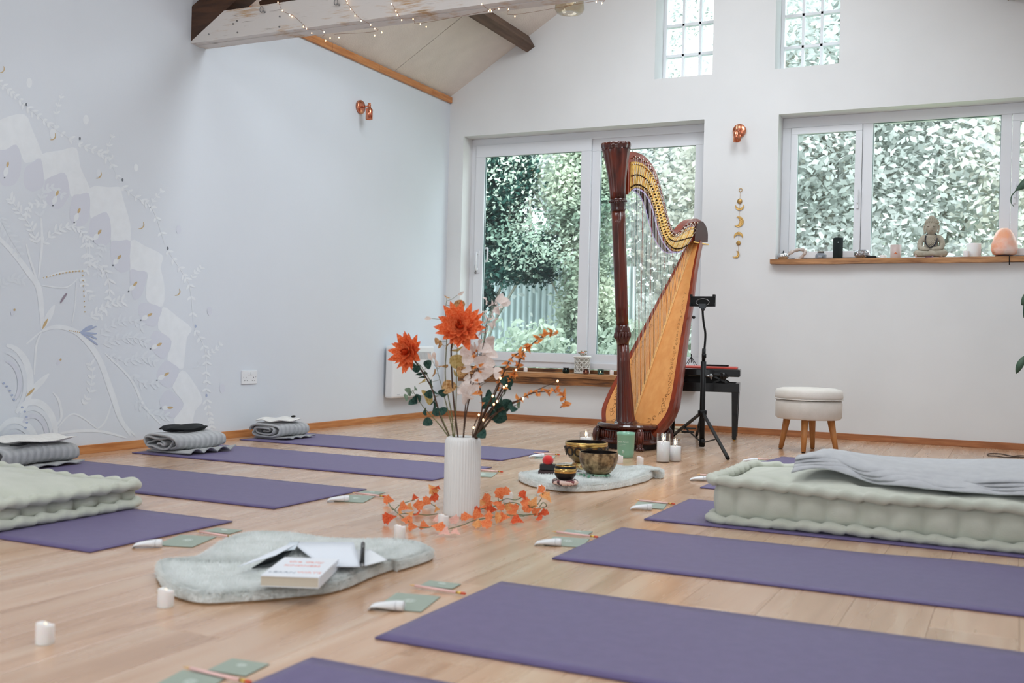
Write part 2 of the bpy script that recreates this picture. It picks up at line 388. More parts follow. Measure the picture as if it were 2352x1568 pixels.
for x_0, x_1, z0, z1 in ((-1.6, 1.6, .1, .18), (-1.6, 1.6, 2.32, 2.4), (-1.6, -1.52, .18, 2.32), (1.52, 1.6, .18, 2.32), (-.06, .06, .18, 2.32)): mb.box(x_0, x_1, -.03, .05, z0, z1)
obj('door_frame', mb, M_UP, d1)
for s in (-1, 1):
    mb = MB(); mb.box(min(.06*s, 1.52*s), max(.06*s, 1.52*s), 0, .01, .18, 2.32); obj('glass_pane', mb, mat('frosted_glass', (235, 238, 240), .5), d1)

# ---- skirting and timber trims
mb = MB(); 
for a, b in ((YF, 1.6), (1.602, 5.0), (5.003, 7.735)): mb.box(XL, XL+.015, a, b, 0, .045, bev=.002)
struct('baseboard_left', mb, M_TRIM)
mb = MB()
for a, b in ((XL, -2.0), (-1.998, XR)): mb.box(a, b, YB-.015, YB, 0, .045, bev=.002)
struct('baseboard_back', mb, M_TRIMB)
mb = MB()
for a, b in ((YF, 4.2), (4.203, 6.02), (6.023, 6.62), (6.623, 7.42), (7.423, 7.745)): mb.box(XL, XL+.022, a, b, 2.642, 2.692, bev=.002)
struct('trim_1', mb, M_TRIM)
mb = MB(); mb.box(XR-.022, XR, YF, YB, 2.642, 2.692); struct('trim_2', mb, M_TRIM)

# ---- windows
def frame_rect(mb, x0, x1, z0, z1, t, y0, y1, tb=None, tt=None):
    tb = tb or t; tt = tt or t
    mb.box(x0, x1, y0, y1, z0, z0+tb, bev=.003); mb.box(x0, x1, y0, y1, z1-tt, z1, bev=.003)
    mb.box(x0, x0+t, y0, y1, z0+tb, z1-tt, bev=.003); mb.box(x1-t, x1, y0, y1, z0+tb, z1-tt, bev=.003)
def empt(n): o = bpy.data.objects.new(n, None); COL.objects.link(o); o['kind'] = 'structure'; return o
w1 = empt('window_1')
mb = MB(); frame_rect(mb, -4.233, -2.165, .43, 2.355, .045, 7.905, 7.99, tb=.05, tt=.06); wf = obj('window_frame', mb, M_UP, w1)
mb = MB(); frame_rect(mb, -4.186, -3.135, .478, 2.298, .085, 7.893, 7.935, tb=.075, tt=.10); s1 = obj('sash', mb, M_UP, w1)
mb = MB(); frame_rect(mb, -3.135, -2.208, .478, 2.298, .07, 7.925, 7.965, tb=.075, tt=.10); s2 = obj('sash', mb, M_UP, w1)
for sx, (a, b, y) in ((s1, (-4.101, -3.22, 7.915)), (s2, (-3.065, -2.278, 7.945))):
    mb = MB(); frame_rect(mb, a-.004, b+.004, .549, 2.202, .006, y-.008, y+.008); obj('glazing_seal', mb, M_SEAL, sx)
    mb = MB(); mb.box(a, b, y, y+.004, .553, 2.198); obj('pane', mb, M_GLASS, sx)
# curved pull handle and key on the sliding sash
h0 = ony(1098, 600, 7.885); mb = MB()
mb.tube(catmull([(h0.x-.005, 7.893, h0.z+.06), (h0.x-.005, 7.86, h0.z+.07), (h0.x+.0, 7.845, h0.z), (h0.x-.005, 7.86, h0.z-.07), (h0.x-.005, 7.893, h0.z-.06)], 5), .008)
mb.box(h0.x-.02, h0.x+.015, 7.886, 7.894, h0.z-.10, h0.z+.09, bev=.003); obj('window_handle', mb, M_UP, s1)
mb = MB(); k = ony(1119, 585, 7.895); mb.tube(catmull([(k.x-.02, 7.9, k.z+.055), (k.x+.012, 7.875, k.z+.05), (k.x+.018, 7.865, k.z), (k.x+.012, 7.875, k.z-.05), (k.x-.02, 7.9, k.z-.055)], 5), .008); obj('window_handle', mb, M_UP, s1)
mb = MB(); q = ony(1093, 610, 7.885); mb.box(q.x-.003, q.x+.003, 7.872, 7.89, q.z-.05, q.z-.02); mb.lathe([(.009, -.003), (.009, .003)], 12, (q.x, 7.88, q.z-.06), M=rotm('X', PI/2)); mb.box(q.x-.012, q.x+.012, 7.885, 7.893, q.z-.02, q.z+.01); obj('key', mb, mat('steel', (150, 150, 150), .3, 1), s1)

w2 = empt('window_2')
mb = MB(); frame_rect(mb, -1.608, .44, 1.262, 2.352, .062, 7.91, 7.99, tb=.045, tt=.075)
mb.box(-1.035, -.965, 7.91, 7.99, 1.307, 2.277, bev=.003); mb.box(-.128, -.060, 7.91, 7.99, 1.307, 2.277, bev=.003); obj('window_frame', mb, M_UP, w2)
for a, b, z0, z1, sash in ((-1.546, -1.035, 1.307, 2.277, 1), (-.965, -.128, 1.307, 2.277, 0), (-.060, .378, 1.307, 2.277, 1)):
    par = w2
    if sash:
        mb = MB(); frame_rect(mb, a+.002, b-.002, z0+.002, z1-.002, .048, 7.898, 7.95); par = obj('sash', mb, M_UP, w2); a += .048; b -= .048; z0 += .048; z1 -= .048
        mb = MB(); e = b+.024 if a < -1 else a-.024; mb.box(e-.009, e+.009, 7.885, 7.9, 1.66, 1.76, bev=.003); mb.box(e-.006, e+.006, 7.87, 7.885, 1.70, 1.80, bev=.003); obj('window_handle', mb, M_UP, par)
    mb = MB(); frame_rect(mb, a-.003, b+.003, z0-.003, z1+.003, .006, 7.925, 7.94); obj('glazing_seal', mb, M_SEAL, par)
    mb = MB(); mb.box(a, b, 7.932, 7.936, z0, z1); obj('pane', mb, M_GLASS, par)
M_MUN = mat('muntin_white', (232, 235, 238), .45)
for n, (hx0, hx1, hz0, hz1) in ((3, HOLES[2]), (4, HOLES[3])):
    o = empt('window_%d' % n); mb = MB(); frame_rect(mb, hx0, hx1, hz0-.03, hz1, .026, YB+.20, YB+.26); obj('window_frame', mb, M_MUN, o)
    cw = (hx1-hx0-.052)/3; rh = .238; zoff = hz0-.03+.026 - (.01 if n == 3 else .03)
    for c in (1, 2): mb = MB(); mb.box(hx0+.026+c*cw-.010, hx0+.026+c*cw+.010, YB+.205, YB+.25, hz0, hz1-.026, bev=.002); obj('glazing_bar', mb, M_MUN, o)
    z = zoff+rh; rows = [hz0]
    while z < hz1-.05: mb = MB(); mb.box(hx0+.026, hx1-.026, YB+.205, YB+.25, z-.011, z+.011, bev=.002); obj('glazing_bar', mb, M_MUN, o); rows.append(z); z += rh
    rows.append(hz1)
    for c in range(3):
        for a, b in zip(rows, rows[1:]): mb = MB(); mb.box(hx0+.026+c*cw+.008, hx0+.026+(c+1)*cw-.008, YB+.225, YB+.229, a+.006, b-.006); obj('pane', mb, M_GLASS, o)

# ---- timber window shelves
t = thing('window_sill', 'rough reclaimed timber shelf of two stacked boards below the sliding window', 'shelf', (-3.2, 7.75, .3))
def wavy_board(mb, x0, x1, y0, y1, z0, z1, n=40, amp=.002, seed=0):
    r = random.Random(seed); ph = [r.uniform(0, 6.28) for _ in range(6)]
    def d(x, k): return amp*(math.sin(x*7+ph[k])+.6*math.sin(x*19+ph[k+1]))
    S = [(y0, z0, 0), (y1, z0, 1), (y1, z1, 2), (y0, z1, 3)]; vs = []; fs = []
    for i in range(n+1):
        x = x0+(x1-x0)*i/n
        for y, z, k in S: vs.append((x, y+(d(x, k) if k in (0, 3) else 0), z+(d(x, k) if k in (0, 1) else d(x, k)*.3)))
    for i in range(n):
        for k in range(4): fs.append((i*4+k, i*4+(k+1) % 4, (i+1)*4+(k+1) % 4, (i+1)*4+k))
    fs.append((0, 1, 2, 3)); fs.append(tuple(n*4+k for k in (3, 2, 1, 0))); mb.add(vs, fs)
mb = MB(); wavy_board(mb, -.995+.0, 1.02, -.07, .16, .06, .095, seed=1); obj('board', mb, M_SILL, t)
mb = MB(); wavy_board(mb, -.995, 1.02, -.062, .0, .002, .059, seed=2, amp=.003); obj('board', mb, M_SILLB, t)
mb = MB(); wavy_board(mb, -.995, 1.02, .135, .155, .096, .125, seed=3, amp=.001); obj('board', mb, M_SILLB, t)
t = thing('window_sill', 'long honey-brown timber shelf with knots under the right-hand window', 'shelf', (-.5, 7.75, 1.25))
mb = MB(); wavy_board(mb, -1.135, .94+.16, -.06, .16, 0, .036, seed=5, n=60); obj('board', mb, M_SILL, t)

# ---- roof truss: whitewashed tie beam of three boards, dark rafters
M_BEAM = bpy.data.materials.new('whitewashed_timber'); M_BEAM.use_nodes = True
tt = M_BEAM.node_tree; bb = tt.nodes['Principled BSDF']; L = tt.links.new
tc = tt.nodes.new('ShaderNodeTexCoord'); mp = tt.nodes.new('ShaderNodeMapping'); mp.inputs['Scale'].default_value = (1, 1, 3.2); L(tc.outputs['Object'], mp.inputs[0])
n1 = tt.nodes.new('ShaderNodeTexNoise'); n1.inputs['Scale'].default_value = 2.6; n1.inputs['Detail'].default_value = 2; L(mp.outputs[0], n1.inputs['Vector'])
mp2 = tt.nodes.new('ShaderNodeMapping'); mp2.inputs['Scale'].default_value = (5, 5, 55); L(tc.outputs['Object'], mp2.inputs[0])
n2 = tt.nodes.new('ShaderNodeTexNoise'); n2.inputs['Scale'].default_value = 1.6; n2.inputs['Detail'].default_value = 6; n2.inputs['Roughness'].default_value = .7; L(mp2.outputs[0], n2.inputs['Vector'])
ad = tt.nodes.new('ShaderNodeMath'); ad.operation = 'MULTIPLY'; L(n1.outputs['Fac'], ad.inputs[0]); L(n2.outputs['Fac'], ad.inputs[1])
rp = tt.nodes.new('ShaderNodeValToRGB'); e = rp.color_ramp.elements; e[0].position = .285; e[0].color = lin((214, 210, 206)); e[1].position = .42; e[1].color = lin((186, 152, 112)); L(ad.outputs[0], rp.inputs[0])
mp3 = tt.nodes.new('ShaderNodeMapping'); mp3.inputs['Scale'].default_value = (2.5, 9, 34); L(tc.outputs['Object'], mp3.inputs[0])
n3 = tt.nodes.new('ShaderNodeTexNoise'); n3.inputs['Scale'].default_value = 2; n3.inputs['Detail'].default_value = 5; L(mp3.outputs[0], n3.inputs['Vector'])
r3 = tt.nodes.new('ShaderNodeValToRGB'); r3.color_ramp.elements[0].position = .27; r3.color_ramp.elements[0].color = (.25, .2, .17, 1); r3.color_ramp.elements[1].position = .36; r3.color_ramp.elements[1].color = (1, 1, 1, 1); L(n3.outputs['Fac'], r3.inputs[0])
mxc = tt.nodes.new('ShaderNodeMix'); mxc.data_type = 'RGBA'; mxc.blend_type = 'MULTIPLY'; mxc.inputs[0].default_value = 1
L(rp.outputs[0], mxc.inputs[6]); L(r3.outputs[0], mxc.inputs[7]); L(mxc.outputs[2], bb.inputs['Base Color']); bb.inputs['Roughness'].default_value = .6
bpn = tt.nodes.new('ShaderNodeBump'); bpn.inputs['Strength'].default_value = .3; bpn.inputs['Distance'].default_value = .004; L(n2.outputs['Fac'], bpn.inputs['Height']); L(bpn.outputs[0], bb.inputs['Normal'])
tr = thing('roof_truss', 'roof truss of a distressed whitewashed tie beam and dark brown rafters crossing the room', 'truss', (XM, 4.66, 2.325))
hw = 2.49
for k, (ya, yb, zb) in enumerate(((0, .046, .004), (.049, .088, 0), (.091, .13, .003))):
    mb = MB(); mb.prism([(-hw, ya, zb), (hw, ya, zb), (hw, ya, .012), (hw-.245, ya, .165), (-hw+.245, ya, .165), (-hw, ya, .012)], (0, yb-ya, 0)); obj('tie_beam_board', mb, M_BEAM, tr)
sl = SL
for s in (-1, 1):
    mb = MB(); top = zroof(XM)-2.325-.01
    P = [(s*hw, .004, .016), (s*(hw-.235), .004, .168), (s*(hw-.235), .004, .168), (0, .004, .016+hw*sl), (0, .004, .22+hw*sl), (s*hw, .004, .22)]
    P = [P[0], P[3], P[4], P[5]]
    mb.prism(P, (0, .115, 0)); obj('rafter', mb, M_DARKT, tr)
mb = MB(); mb.bar((-2.08, .15, .19), (-.1, .15, 1.02), .05, .10); obj('strut', mb, M_DARKT, tr)
mb = MB(); mb.bar((2.08, .15, .19), (.1, .15, 1.02), .05, .10); obj('strut', mb, M_DARKT, tr)
mb = MB(); mb.box(-.06, .06, .01, .11, .165, 1.5); obj('king_post', mb, M_DARKT, tr)
M_STEEL = mat('steel', (150, 150, 150), .3, 1)
for px_, py_, nm in ((601, 22, 'ring_hook'), (772, 5, 'ring_hook')):
    c = ony(px_, py_, 4.645)-tr.location; mb = MB()
    mb.tube([c+Vector((.011*math.cos(a), -.002, .016*math.sin(a))) for a in np.linspace(0, 2*PI, 17)], .0028, cap=False)
    mb.tube([c+Vector((.012, -.004, -.012)), c+Vector((.012, .02, -.012))], .005); obj(nm, mb, M_STEEL, tr)
for q in ((643, 38), (642, 62), (545, 48), (546, 75), (536, 55), (480, 79)):
    c = ony(q[0], q[1], 4.66)-tr.location; mb = MB(); mb.lathe([(.005, -.001), (.005, .004)], 8, c, M=rotm('X', PI/2)); obj('screw', mb, M_STEEL, tr)

def purlin(x, lab):
    a = math.atan(SL)*(1 if x < XM else -1); c = Vector((x, 0, zroof(x)-.062)); Mx = Matrix.Rotation(-a, 3, 'Y'); mb = MB()
    mb.box(-.04, .04, YF-0, YB-.002, -.055, .055, M=None)
    mb.v = [tuple(Mx @ Vector((v[0], 0, v[2]))+Vector((0, v[1], 0))) for v in mb.v]
    o = obj('purlin', mb, M_PURL); o.location = c; tag(o, lab, 'purlin')
purlin(-3.655, 'dark weathered purlin running along the ceiling slope to the back wall, left of the ridge')
purlin(-.105, 'dark weathered purlin under the right-hand ceiling slope')

# ---- fairy lights wound round the tie beam
M_LED = mat('warm_led', (255, 214, 170), .4, emit=4, emitc=(255, 205, 150))
M_WIRE = mat('copper_wire', (150, 110, 80), .4, 1)
fy = thing('fairy_lights', 'string of tiny warm fairy lights looped along the whitewashed beam', 'string lights', (XM, 4.64, 2.4))
fyo = Vector(fy.location)
FP = [(640, 5), (648, 24), (666, 33), (674, 36), (700, 60), (707, 66), (717, 73), (747, 73), (758, 84), (748, 92)]
FP2 = [(794, 0), (796, 6), (808, 21), (817, 33), (832, 46), (851, 56), (861, 66), (880, 74), (860, 80), (780, 84)]
FP3 = [(900, 8), (908, 22), (915, 33), (923, 43), (948, 43), (963, 55), (980, 59), (1125, 24), (1129, 20)]
FP4 = [(1105, 8), (1127, 25), (1145, 18), (1168, 20), (1181, 34), (1370, 2), (1385, 5)]
wm = MB()
for li in (FP, FP2, FP3, FP4):
    pts = [ony(x, y, 4.652 if y < 70-.10*(x-640)*.6 else 4.70)-fyo for x, y in li]
    pts = [Vector((p.x, min(p.y, .012), p.z)) for p in pts]
    wm.tube(catmull(pts, 4), .0009, 5)
obj('wire', wm, M_WIRE, fy)
bul = MB().ell((0, 0, 0), .0030, .0030, .0045, 8, 6).mesh('bulb'); bul.materials.append(M_LED)
for li in (FP, FP2, FP3, FP4):
    for x, y in li:
        p = ony(x+random.uniform(-3, 3), y+random.uniform(0, 4), 4.65)-fyo; o = bpy.data.objects.new('bulb', bul); COL.objects.link(o); o.parent = fy; o.location = (p.x, min(p.y, .008), p.z)
# glass pendant seen just under the beam
pc = ony(1309, 0, 6.2); pt = thing('pendant_lamp', 'clear glass dome pendant lamp hanging just behind the whitewashed beam', 'lamp', (pc.x, 6.2, pc.z))
bz = ony(1309, 32, 6.2).z-pc.z
mb = MB(); mb.lathe([(.01, bz+.15), (.04, bz+.145), (.075, bz+.12), (.093, bz+.07), (.096, bz+.03), (.082, bz+.008), (.045, bz), (.044, bz+.002), (.08, bz+.01), (.093, bz+.031), (.09, bz+.07), (.073, bz+.117), (.038, bz+.142), (.01, bz+.147)], 32, cap=False)
obj('glass_shade', mb, glassmat('pendant_glass', (244, 240, 232), .05, .3), pt)
mb = MB(); mb.ell((0, 0, bz+.09), .03, .03, .04); obj('light_bulb', mb, mat('frosted_bulb', (250, 240, 220), .4), pt)
mb = MB(); mb.tube([(0, 0, bz+.145), (0, 0, zroof(pc.x)-pc.z)], .003); mb.lathe([(.02, bz+.14), (.02, bz+.18), (.006, bz+.19)], 16); obj('cord', mb, mat('cord_grey', (120, 116, 110), .5), pt)
# ================================================================= THE GARDEN OUTSIDE
def leaf_mesh(name, pts, size, jitter=.4, flat=0):
    pts = np.asarray(pts, dtype=np.float64); n = len(pts)
    c = rng.normal(0, .62, (n, 3))+np.array([0, -.75, .75]); c /= np.linalg.norm(c, axis=1)[:, None]
    a = rng.normal(size=(n, 3)); a -= c*(a*c).sum(1)[:, None]; a /= np.linalg.norm(a, axis=1)[:, None]; b = np.cross(c, a); s = (size*(1+jitter*rng.uniform(-1, 1, n)))[:, None]
    v = np.empty((n, 4, 3)); v[:, 0] = pts-a*s*.6; v[:, 1] = pts+b*s*.33+c*s*.06; v[:, 2] = pts+a*s*.6; v[:, 3] = pts-b*s*.33+c*s*.06
    me = bpy.data.meshes.new(name); me.vertices.add(n*4); me.vertices.foreach_set('co', v.reshape(-1))
    me.loops.add(n*4); me.loops.foreach_set('vertex_index', np.arange(n*4, dtype=np.int32))
    me.polygons.add(n); me.polygons.foreach_set('loop_start', np.arange(0, n*4, 4, dtype=np.int32)); me.polygons.foreach_set('loop_total', np.full(n, 4, dtype=np.int32))
    me.update(calc_edges=True); return me
def clumps(n, c, r, k=40, tight=.28):
    cc = rng.normal(size=(k, 3)); cc /= np.linalg.norm(cc, axis=1)[:, None]; cc *= (rng.uniform(.35, 1, (k, 1)))
    cc = cc*np.array(r)+np.array(c); i = rng.integers(0, k, n)
    return cc[i]+rng.normal(size=(n, 3))*np.array(r)*tight
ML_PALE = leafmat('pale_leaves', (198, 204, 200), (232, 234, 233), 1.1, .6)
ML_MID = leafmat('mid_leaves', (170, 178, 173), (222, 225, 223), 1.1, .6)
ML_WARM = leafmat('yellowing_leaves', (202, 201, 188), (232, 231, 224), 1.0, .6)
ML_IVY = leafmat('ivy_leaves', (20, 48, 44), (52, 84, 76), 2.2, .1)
ML_IVY2 = leafmat('ivy_highlight_leaves', (120, 146, 132), (190, 202, 186), 2.2, .3)  # paler ivy leaf colour stands in for highlights on the bush
M_BARK = mat('bark', (128, 124, 112), .9, rgb2=(168, 166, 156), nscale=6, stretch=(1, 1, .3), bump=.4)
gr = MB(); gr.grid(lambda u, v: (-16+28*u, YB+.3+22*v, -.12+.05*math.sin(9*u)*math.sin(7*v)), 12, 12)
struct('lawn', gr, mat('lawn', (120, 138, 104), .95, rgb2=(164, 172, 136), nscale=2.5, bump=.5))
def tree(name, label, x, y, h, r, n, ml, ls=.11, group=None, seed=0, low=.35):
    t = thing(name, label, 'tree', (x, y, -.12), group=group); rr = random.Random(seed)
    mb = MB(); top = Vector((rr.uniform(-.3, .3), rr.uniform(-.2, .2), h*.75))
    tp = catmull([(0, 0, 0), (rr.uniform(-.1, .1), 0, h*.3), tuple(top*.7), tuple(top)], 5); mb.tube(tp, [.09*(1-.7*i/(len(tp)-1)) for i in range(len(tp))], 8); tk = obj('trunk', mb, M_BARK, t)
    for k in range(7):
        a = rr.uniform(0, 2*PI); st = tp[int(len(tp)*rr.uniform(.35, .95))-1]; e = st+Vector((math.cos(a)*r[0]*.8, math.sin(a)*r[1]*.6, rr.uniform(.2, .9)*r[2]))
        mb = MB(); pp = catmull([st, st*.5+e*.5+Vector((0, 0, -.12)), e], 4); mb.tube(pp, [.03*(1-.75*i/(len(pp)-1)) for i in range(len(pp))], 6); obj('branch', mb, M_BARK, tk)
    P = clumps(n, (0, 0, h*(1+low)/2*.9), (r[0], r[1], r[2]), 60)
    P = P[P[:, 2] > .1]; o = obj('foliage', leaf_mesh('foliage', P, ls), None, t); o.data.materials.append(ml); o['kind'] = 'stuff'
    return t
TR = [(-6.6, 13.4, 4.6, (1.9, 1.0, 2.2), ML_MID, 'olive-grey tree seen through the left pane above the fence'),
      (-4.3, 14.0, 5.2, (1.7, 1.0, 2.4), ML_PALE, 'pale full tree behind the harp seen through the right-hand sliding pane'),
      (-3.0, 13.0, 4.6, (1.3, .9, 2.2), ML_WARM, 'yellowish thin-branched tree seen above the harp neck'),
      (-1.9, 12.4, 5.6, (1.1, .9, 2.6), ML_MID, 'grey-green tree filling the narrow opening casement'),
      (-.7, 13.2, 5.2, (1.5, 1.0, 2.6), ML_PALE, 'pale bushy tree behind the statue in the wide fixed pane'),
      (.9, 12.6, 5.0, (1.4, 1.0, 2.5), ML_WARM, 'cream-leaved tree at the right end of the garden'),
      (-9.0, 13.0, 4.5, (1.8, 1.0, 2.1), ML_MID, 'grey-green tree at the far left end of the garden'),
      (2.9, 13.6, 4.8, (1.5, 1.0, 2.4), ML_PALE, 'pale tree beyond the right-hand end of the house')]
TR += [(-4.3, 15.2, 8.0, (1.5, .9, 2.1), ML_MID, 'tall pale tree whose crown fills the left small upper window'), (-2.5, 15.0, 8.0, (1.4, .9, 2.1), ML_MID, 'tall grey-green tree whose crown fills the right small upper window')]
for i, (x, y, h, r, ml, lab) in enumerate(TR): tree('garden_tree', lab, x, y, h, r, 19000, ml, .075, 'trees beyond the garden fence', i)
# a second, taller line further off closes the view above
BK = [(-7.5, 18, 'distant'), (-4.6, 18.6, ''), (-1.8, 18, ''), (1.0, 18.4, ''), (3.8, 18, '')]
BL = ['tall hazy tree far behind the left pane', 'tall hazy tree far behind the middle of the sliding window', 'tall hazy tree far behind the small upper windows', 'tall hazy tree far behind the wide fixed pane', 'tall hazy tree far behind the right edge of the window']
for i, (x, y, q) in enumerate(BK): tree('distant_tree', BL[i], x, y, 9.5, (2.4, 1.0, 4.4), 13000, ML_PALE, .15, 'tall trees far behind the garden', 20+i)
# hedge along the back of the garden: one long clipped mass
hd = thing('garden_hedge', 'loose pale hedge running along the back of the garden', 'hedge', (-2.5, 11.6, -.12))
P = np.stack([rng.uniform(-4.5, 6, 26000), rng.normal(0, .3, 26000), rng.uniform(0, 1, 26000)**.8*1.5], 1); P[:, 2] *= 1+.18*np.sin(P[:, 0]*2.1)+.1*np.sin(P[:, 0]*5.3)
o = obj('foliage', leaf_mesh('foliage', P, .07), None, hd); o.data.materials.append(ML_MID); o['kind'] = 'stuff'
mb = MB(); mb.box(-4.4, 5.9, -.15, .15, 0, 1.0); obj('hedge_core', mb, mat('hedge_core', (120, 130, 112), .95, rgb2=(150, 158, 140), nscale=8, bump=.5), hd)
# dense ivy bush close to the left pane
iv = thing('ivy_bush', 'dense dark green ivy bush hanging in front of the left sliding pane', 'bush', (-5.3, 10.0, -.12))
def blob(n, c, r, k=45, tight=.2): return clumps(n, c, r, k, tight)
P = np.concatenate([blob(30000, (.0, .1, 2.25), (.55, .35, .75)), blob(14000, (.45, .15, 1.65), (.40, .3, .28)), blob(6000, (-.15, .1, 1.25), (.3, .25, .2))])
o = obj('foliage', leaf_mesh('foliage', P, .044), None, iv); o.data.materials.append(ML_IVY); o['kind'] = 'stuff'
P = np.concatenate([blob(3000, (.15, -.05, 2.3), (.75, .4, .8)), blob(1400, (.6, 0, 1.75), (.5, .3, .3))])
o = obj('highlight_foliage', leaf_mesh('highlight_foliage', P, .042), None, iv); o.data.materials.append(ML_IVY2); o['kind'] = 'stuff'
for k in range(5):
    mb = MB(); mb.tube(catmull([(-.2+.1*k, .1, 0), (-.1+.05*k, .2, .8), (-.3+.22*k, .1, 1.6), (-.4+.25*k, .1, 2.3)], 5), .014, 6); obj('stem', mb, M_BARK, iv)
# ivy climbing over the right of the left pane, paler
cl = thing('climbing_shrub', 'pale climbing shrub tangled round a leaning trunk beyond the left pane', 'shrub', (-4.35, 10.4, -.12))
P = np.concatenate([blob(15000, (.1, 0, 2.4), (.55, .3, .9)), blob(9000, (.25, 0, 1.1), (.3, .3, .7))])
o = obj('foliage', leaf_mesh('foliage', P, .045), None, cl); o.data.materials.append(leafmat('climber_leaves', (110, 134, 118), (196, 204, 184), 2.0, .3)); o['kind'] = 'stuff'
mb = MB(); mb.tube(catmull([(-.25, 0, 0), (-.12, 0, .7), (.05, .05, 1.5), (.1, 0, 2.4)], 5), [.06]*10+[.05]*6, 8); obj('trunk', mb, M_BARK, cl)
for k in range(4):
    mb = MB(); mb.tube(catmull([(-.05, 0, .8+.3*k), (.15*(-1)**k, -.1, 1.1+.3*k), (.4*(-1)**k, -.1, 1.5+.3*k)], 4), .01, 6); obj('branch', mb, M_BARK, cl)
# low undergrowth below the window
ug = thing('undergrowth', 'tangle of pale grasses and brambles below the left sliding pane', 'plants', (-4.6, 9.6, -.12))
P = np.stack([rng.uniform(-1.4, 2.3, 9000), rng.normal(0, .3, 9000), rng.uniform(0, 1, 9000)*.82], 1); P[:, 2] *= 1+.2*np.sin(P[:, 0]*6)
o = obj('foliage', leaf_mesh('foliage', P, .07), None, ug); o.data.materials.append(leafmat('bramble', (120, 138, 118), (196, 206, 190), 3, .3)); o['kind'] = 'stuff'
# corrugated metal fence: every sheet a part
M_CORR = mat('corrugated_metal', (176, 190, 194), .5, rgb2=(194, 206, 208), nscale=3)
cf = thing('corrugated_fence', 'pale blue-grey corrugated metal fence behind the ivy bush', 'fence', (-5.6, 11.0, -.12))
for k in range(5):
    x0_, n = -1.3+.62*k, 72
    mb = MB(); A = [(x0_+.615*i/n, .012*math.sin(i/n*.615/.076*2*PI), 0) for i in range(n+1)]; B = [(p[0], p[1], 1.62+.03*(k % 2)) for p in A]
    mb.strip(A, B, (0, .003, 0)); obj('sheet', mb, M_CORR, cf)
for k in range(3): mb = MB(); mb.box(-1.3, 1.8, .016, .056, .2+.6*k, .27+.6*k); obj('rail', mb, M_BARK, cf)
# garden sheds glimpsed over the planting
M_SHED = mat('shed_boards', (176, 186, 184), .8, rgb2=(196, 204, 200), nscale=6, stretch=(1, 1, 6)); M_ROOFS = mat('shed_roof', (196, 204, 206), .7, rgb2=(180, 190, 192), nscale=3)
def shed(label, x, y, wd, h, dp, pitch, rz=0):
    t = thing('garden_shed', label, 'shed', (x, y, -.12), rz)
    nb = int(h/.14)
    for k in range(nb): mb = MB(); mb.prism([(-wd/2, 0, k*.14), (-wd/2, -.015, k*.14), (-wd/2, -.004, k*.14+.138), (-wd/2, 0, k*.14+.138)], (wd, 0, 0)); obj('board', mb, M_SHED, t)
    ht = h+pitch*wd/2; mb = MB(); mb.prism([(-wd/2, .001, 0), (wd/2, .001, 0), (wd/2, .001, h), (0, .001, ht), (-wd/2, .001, h)], (0, dp, 0)); obj('walls', mb, M_SHED, t)
    for s in (-1, 1):
        mb = MB(); e = Vector((s*(wd/2+.2), -.15, h-pitch*.2)); r_ = Vector((0, -.15, ht)); mb.prism([e, r_, r_+Vector((0, 0, .06)), e+Vector((0, 0, .06))], (0, dp+.3, 0)); obj('roof_panel', mb, M_ROOFS, t)
        mb = MB(); mb.prism([e+Vector((0, -.02, -.09)), r_+Vector((0, -.02, -.09)), r_+Vector((0, -.02, .07)), e+Vector((0, -.02, .07))], (0, .02, 0)); obj('barge_board', mb, mat('barge_board', (206, 210, 208), .6), t)
    return t
shed('weathered shed with a steep roof behind the left pane', -6.35, 12.0, 1.9, 2.0, 1.6, 1.35)
shed('low pale shed roof glimpsed behind the salt lamp', .75, 10.6, 1.9, 1.12, 1.8, .55)
# ================================================================= THE HARP
M_MAH = mat('harp_mahogany', (52, 18, 10), .28, rgb2=(104, 38, 18), nscale=3, stretch=(9, 9, .6), coat=.25, detail=5)
M_MAHR = mat('harp_red_mahogany', (112, 38, 18), .28, rgb2=(146, 58, 30), nscale=3, stretch=(6, 6, .8), coat=.25)
M_MAHD = mat('harp_dark_mahogany', (40, 14, 9), .2, rgb2=(76, 28, 16), nscale=5, coat=.4)
M_SPR = mat('spruce_soundboard', (218, 148, 82), .35, rgb2=(226, 160, 94), nscale=3, stretch=(10, 10, .3), coat=.3, detail=2)
M_SPL = mat('string_rib', (226, 172, 108), .35)
M_BRASS = mat('harp_brass', (206, 160, 84), .28, 1, rgb2=(180, 130, 60), nscale=40)
M_CHR = mat('harp_pins', (214, 200, 180), .2, 1)
M_INK = mat('inlay_brown', (122, 78, 34), .5)
SRr = Vector((1437-1176, 0, 0))
C0 = O3 + ray(1437, 982)*(6.45/ray(1437, 982).dot(cF))
az = math.atan2(ray(1437, 982).x, ray(1437, 982).y)+math.radians(33)
HD = Vector((math.sin(az), math.cos(az), 0)); HW = Vector((math.cos(az), -math.sin(az), 0)); Z = Vector((0, 0, 1))
def hray(x, y, p0, nrm): d = ray(x, y); return O3+d*((p0-O3).dot(nrm)/d.dot(nrm))
def inpl(x, y):   # point of the harp's own plane -> (u along, z)
    p = hray(x, y, C0, HW); return (p-C0).dot(HD), p.z
hx, hy = C0.x, C0.y
harp = thing('concert_harp', 'tall mahogany concert harp with carved column and pale spruce soundboard standing before the sliding window', 'harp', (hx, hy, 0), world=True)
def H(u, w_, z): return Vector((hx, hy, 0))+HD*u+HW*w_+Z*z
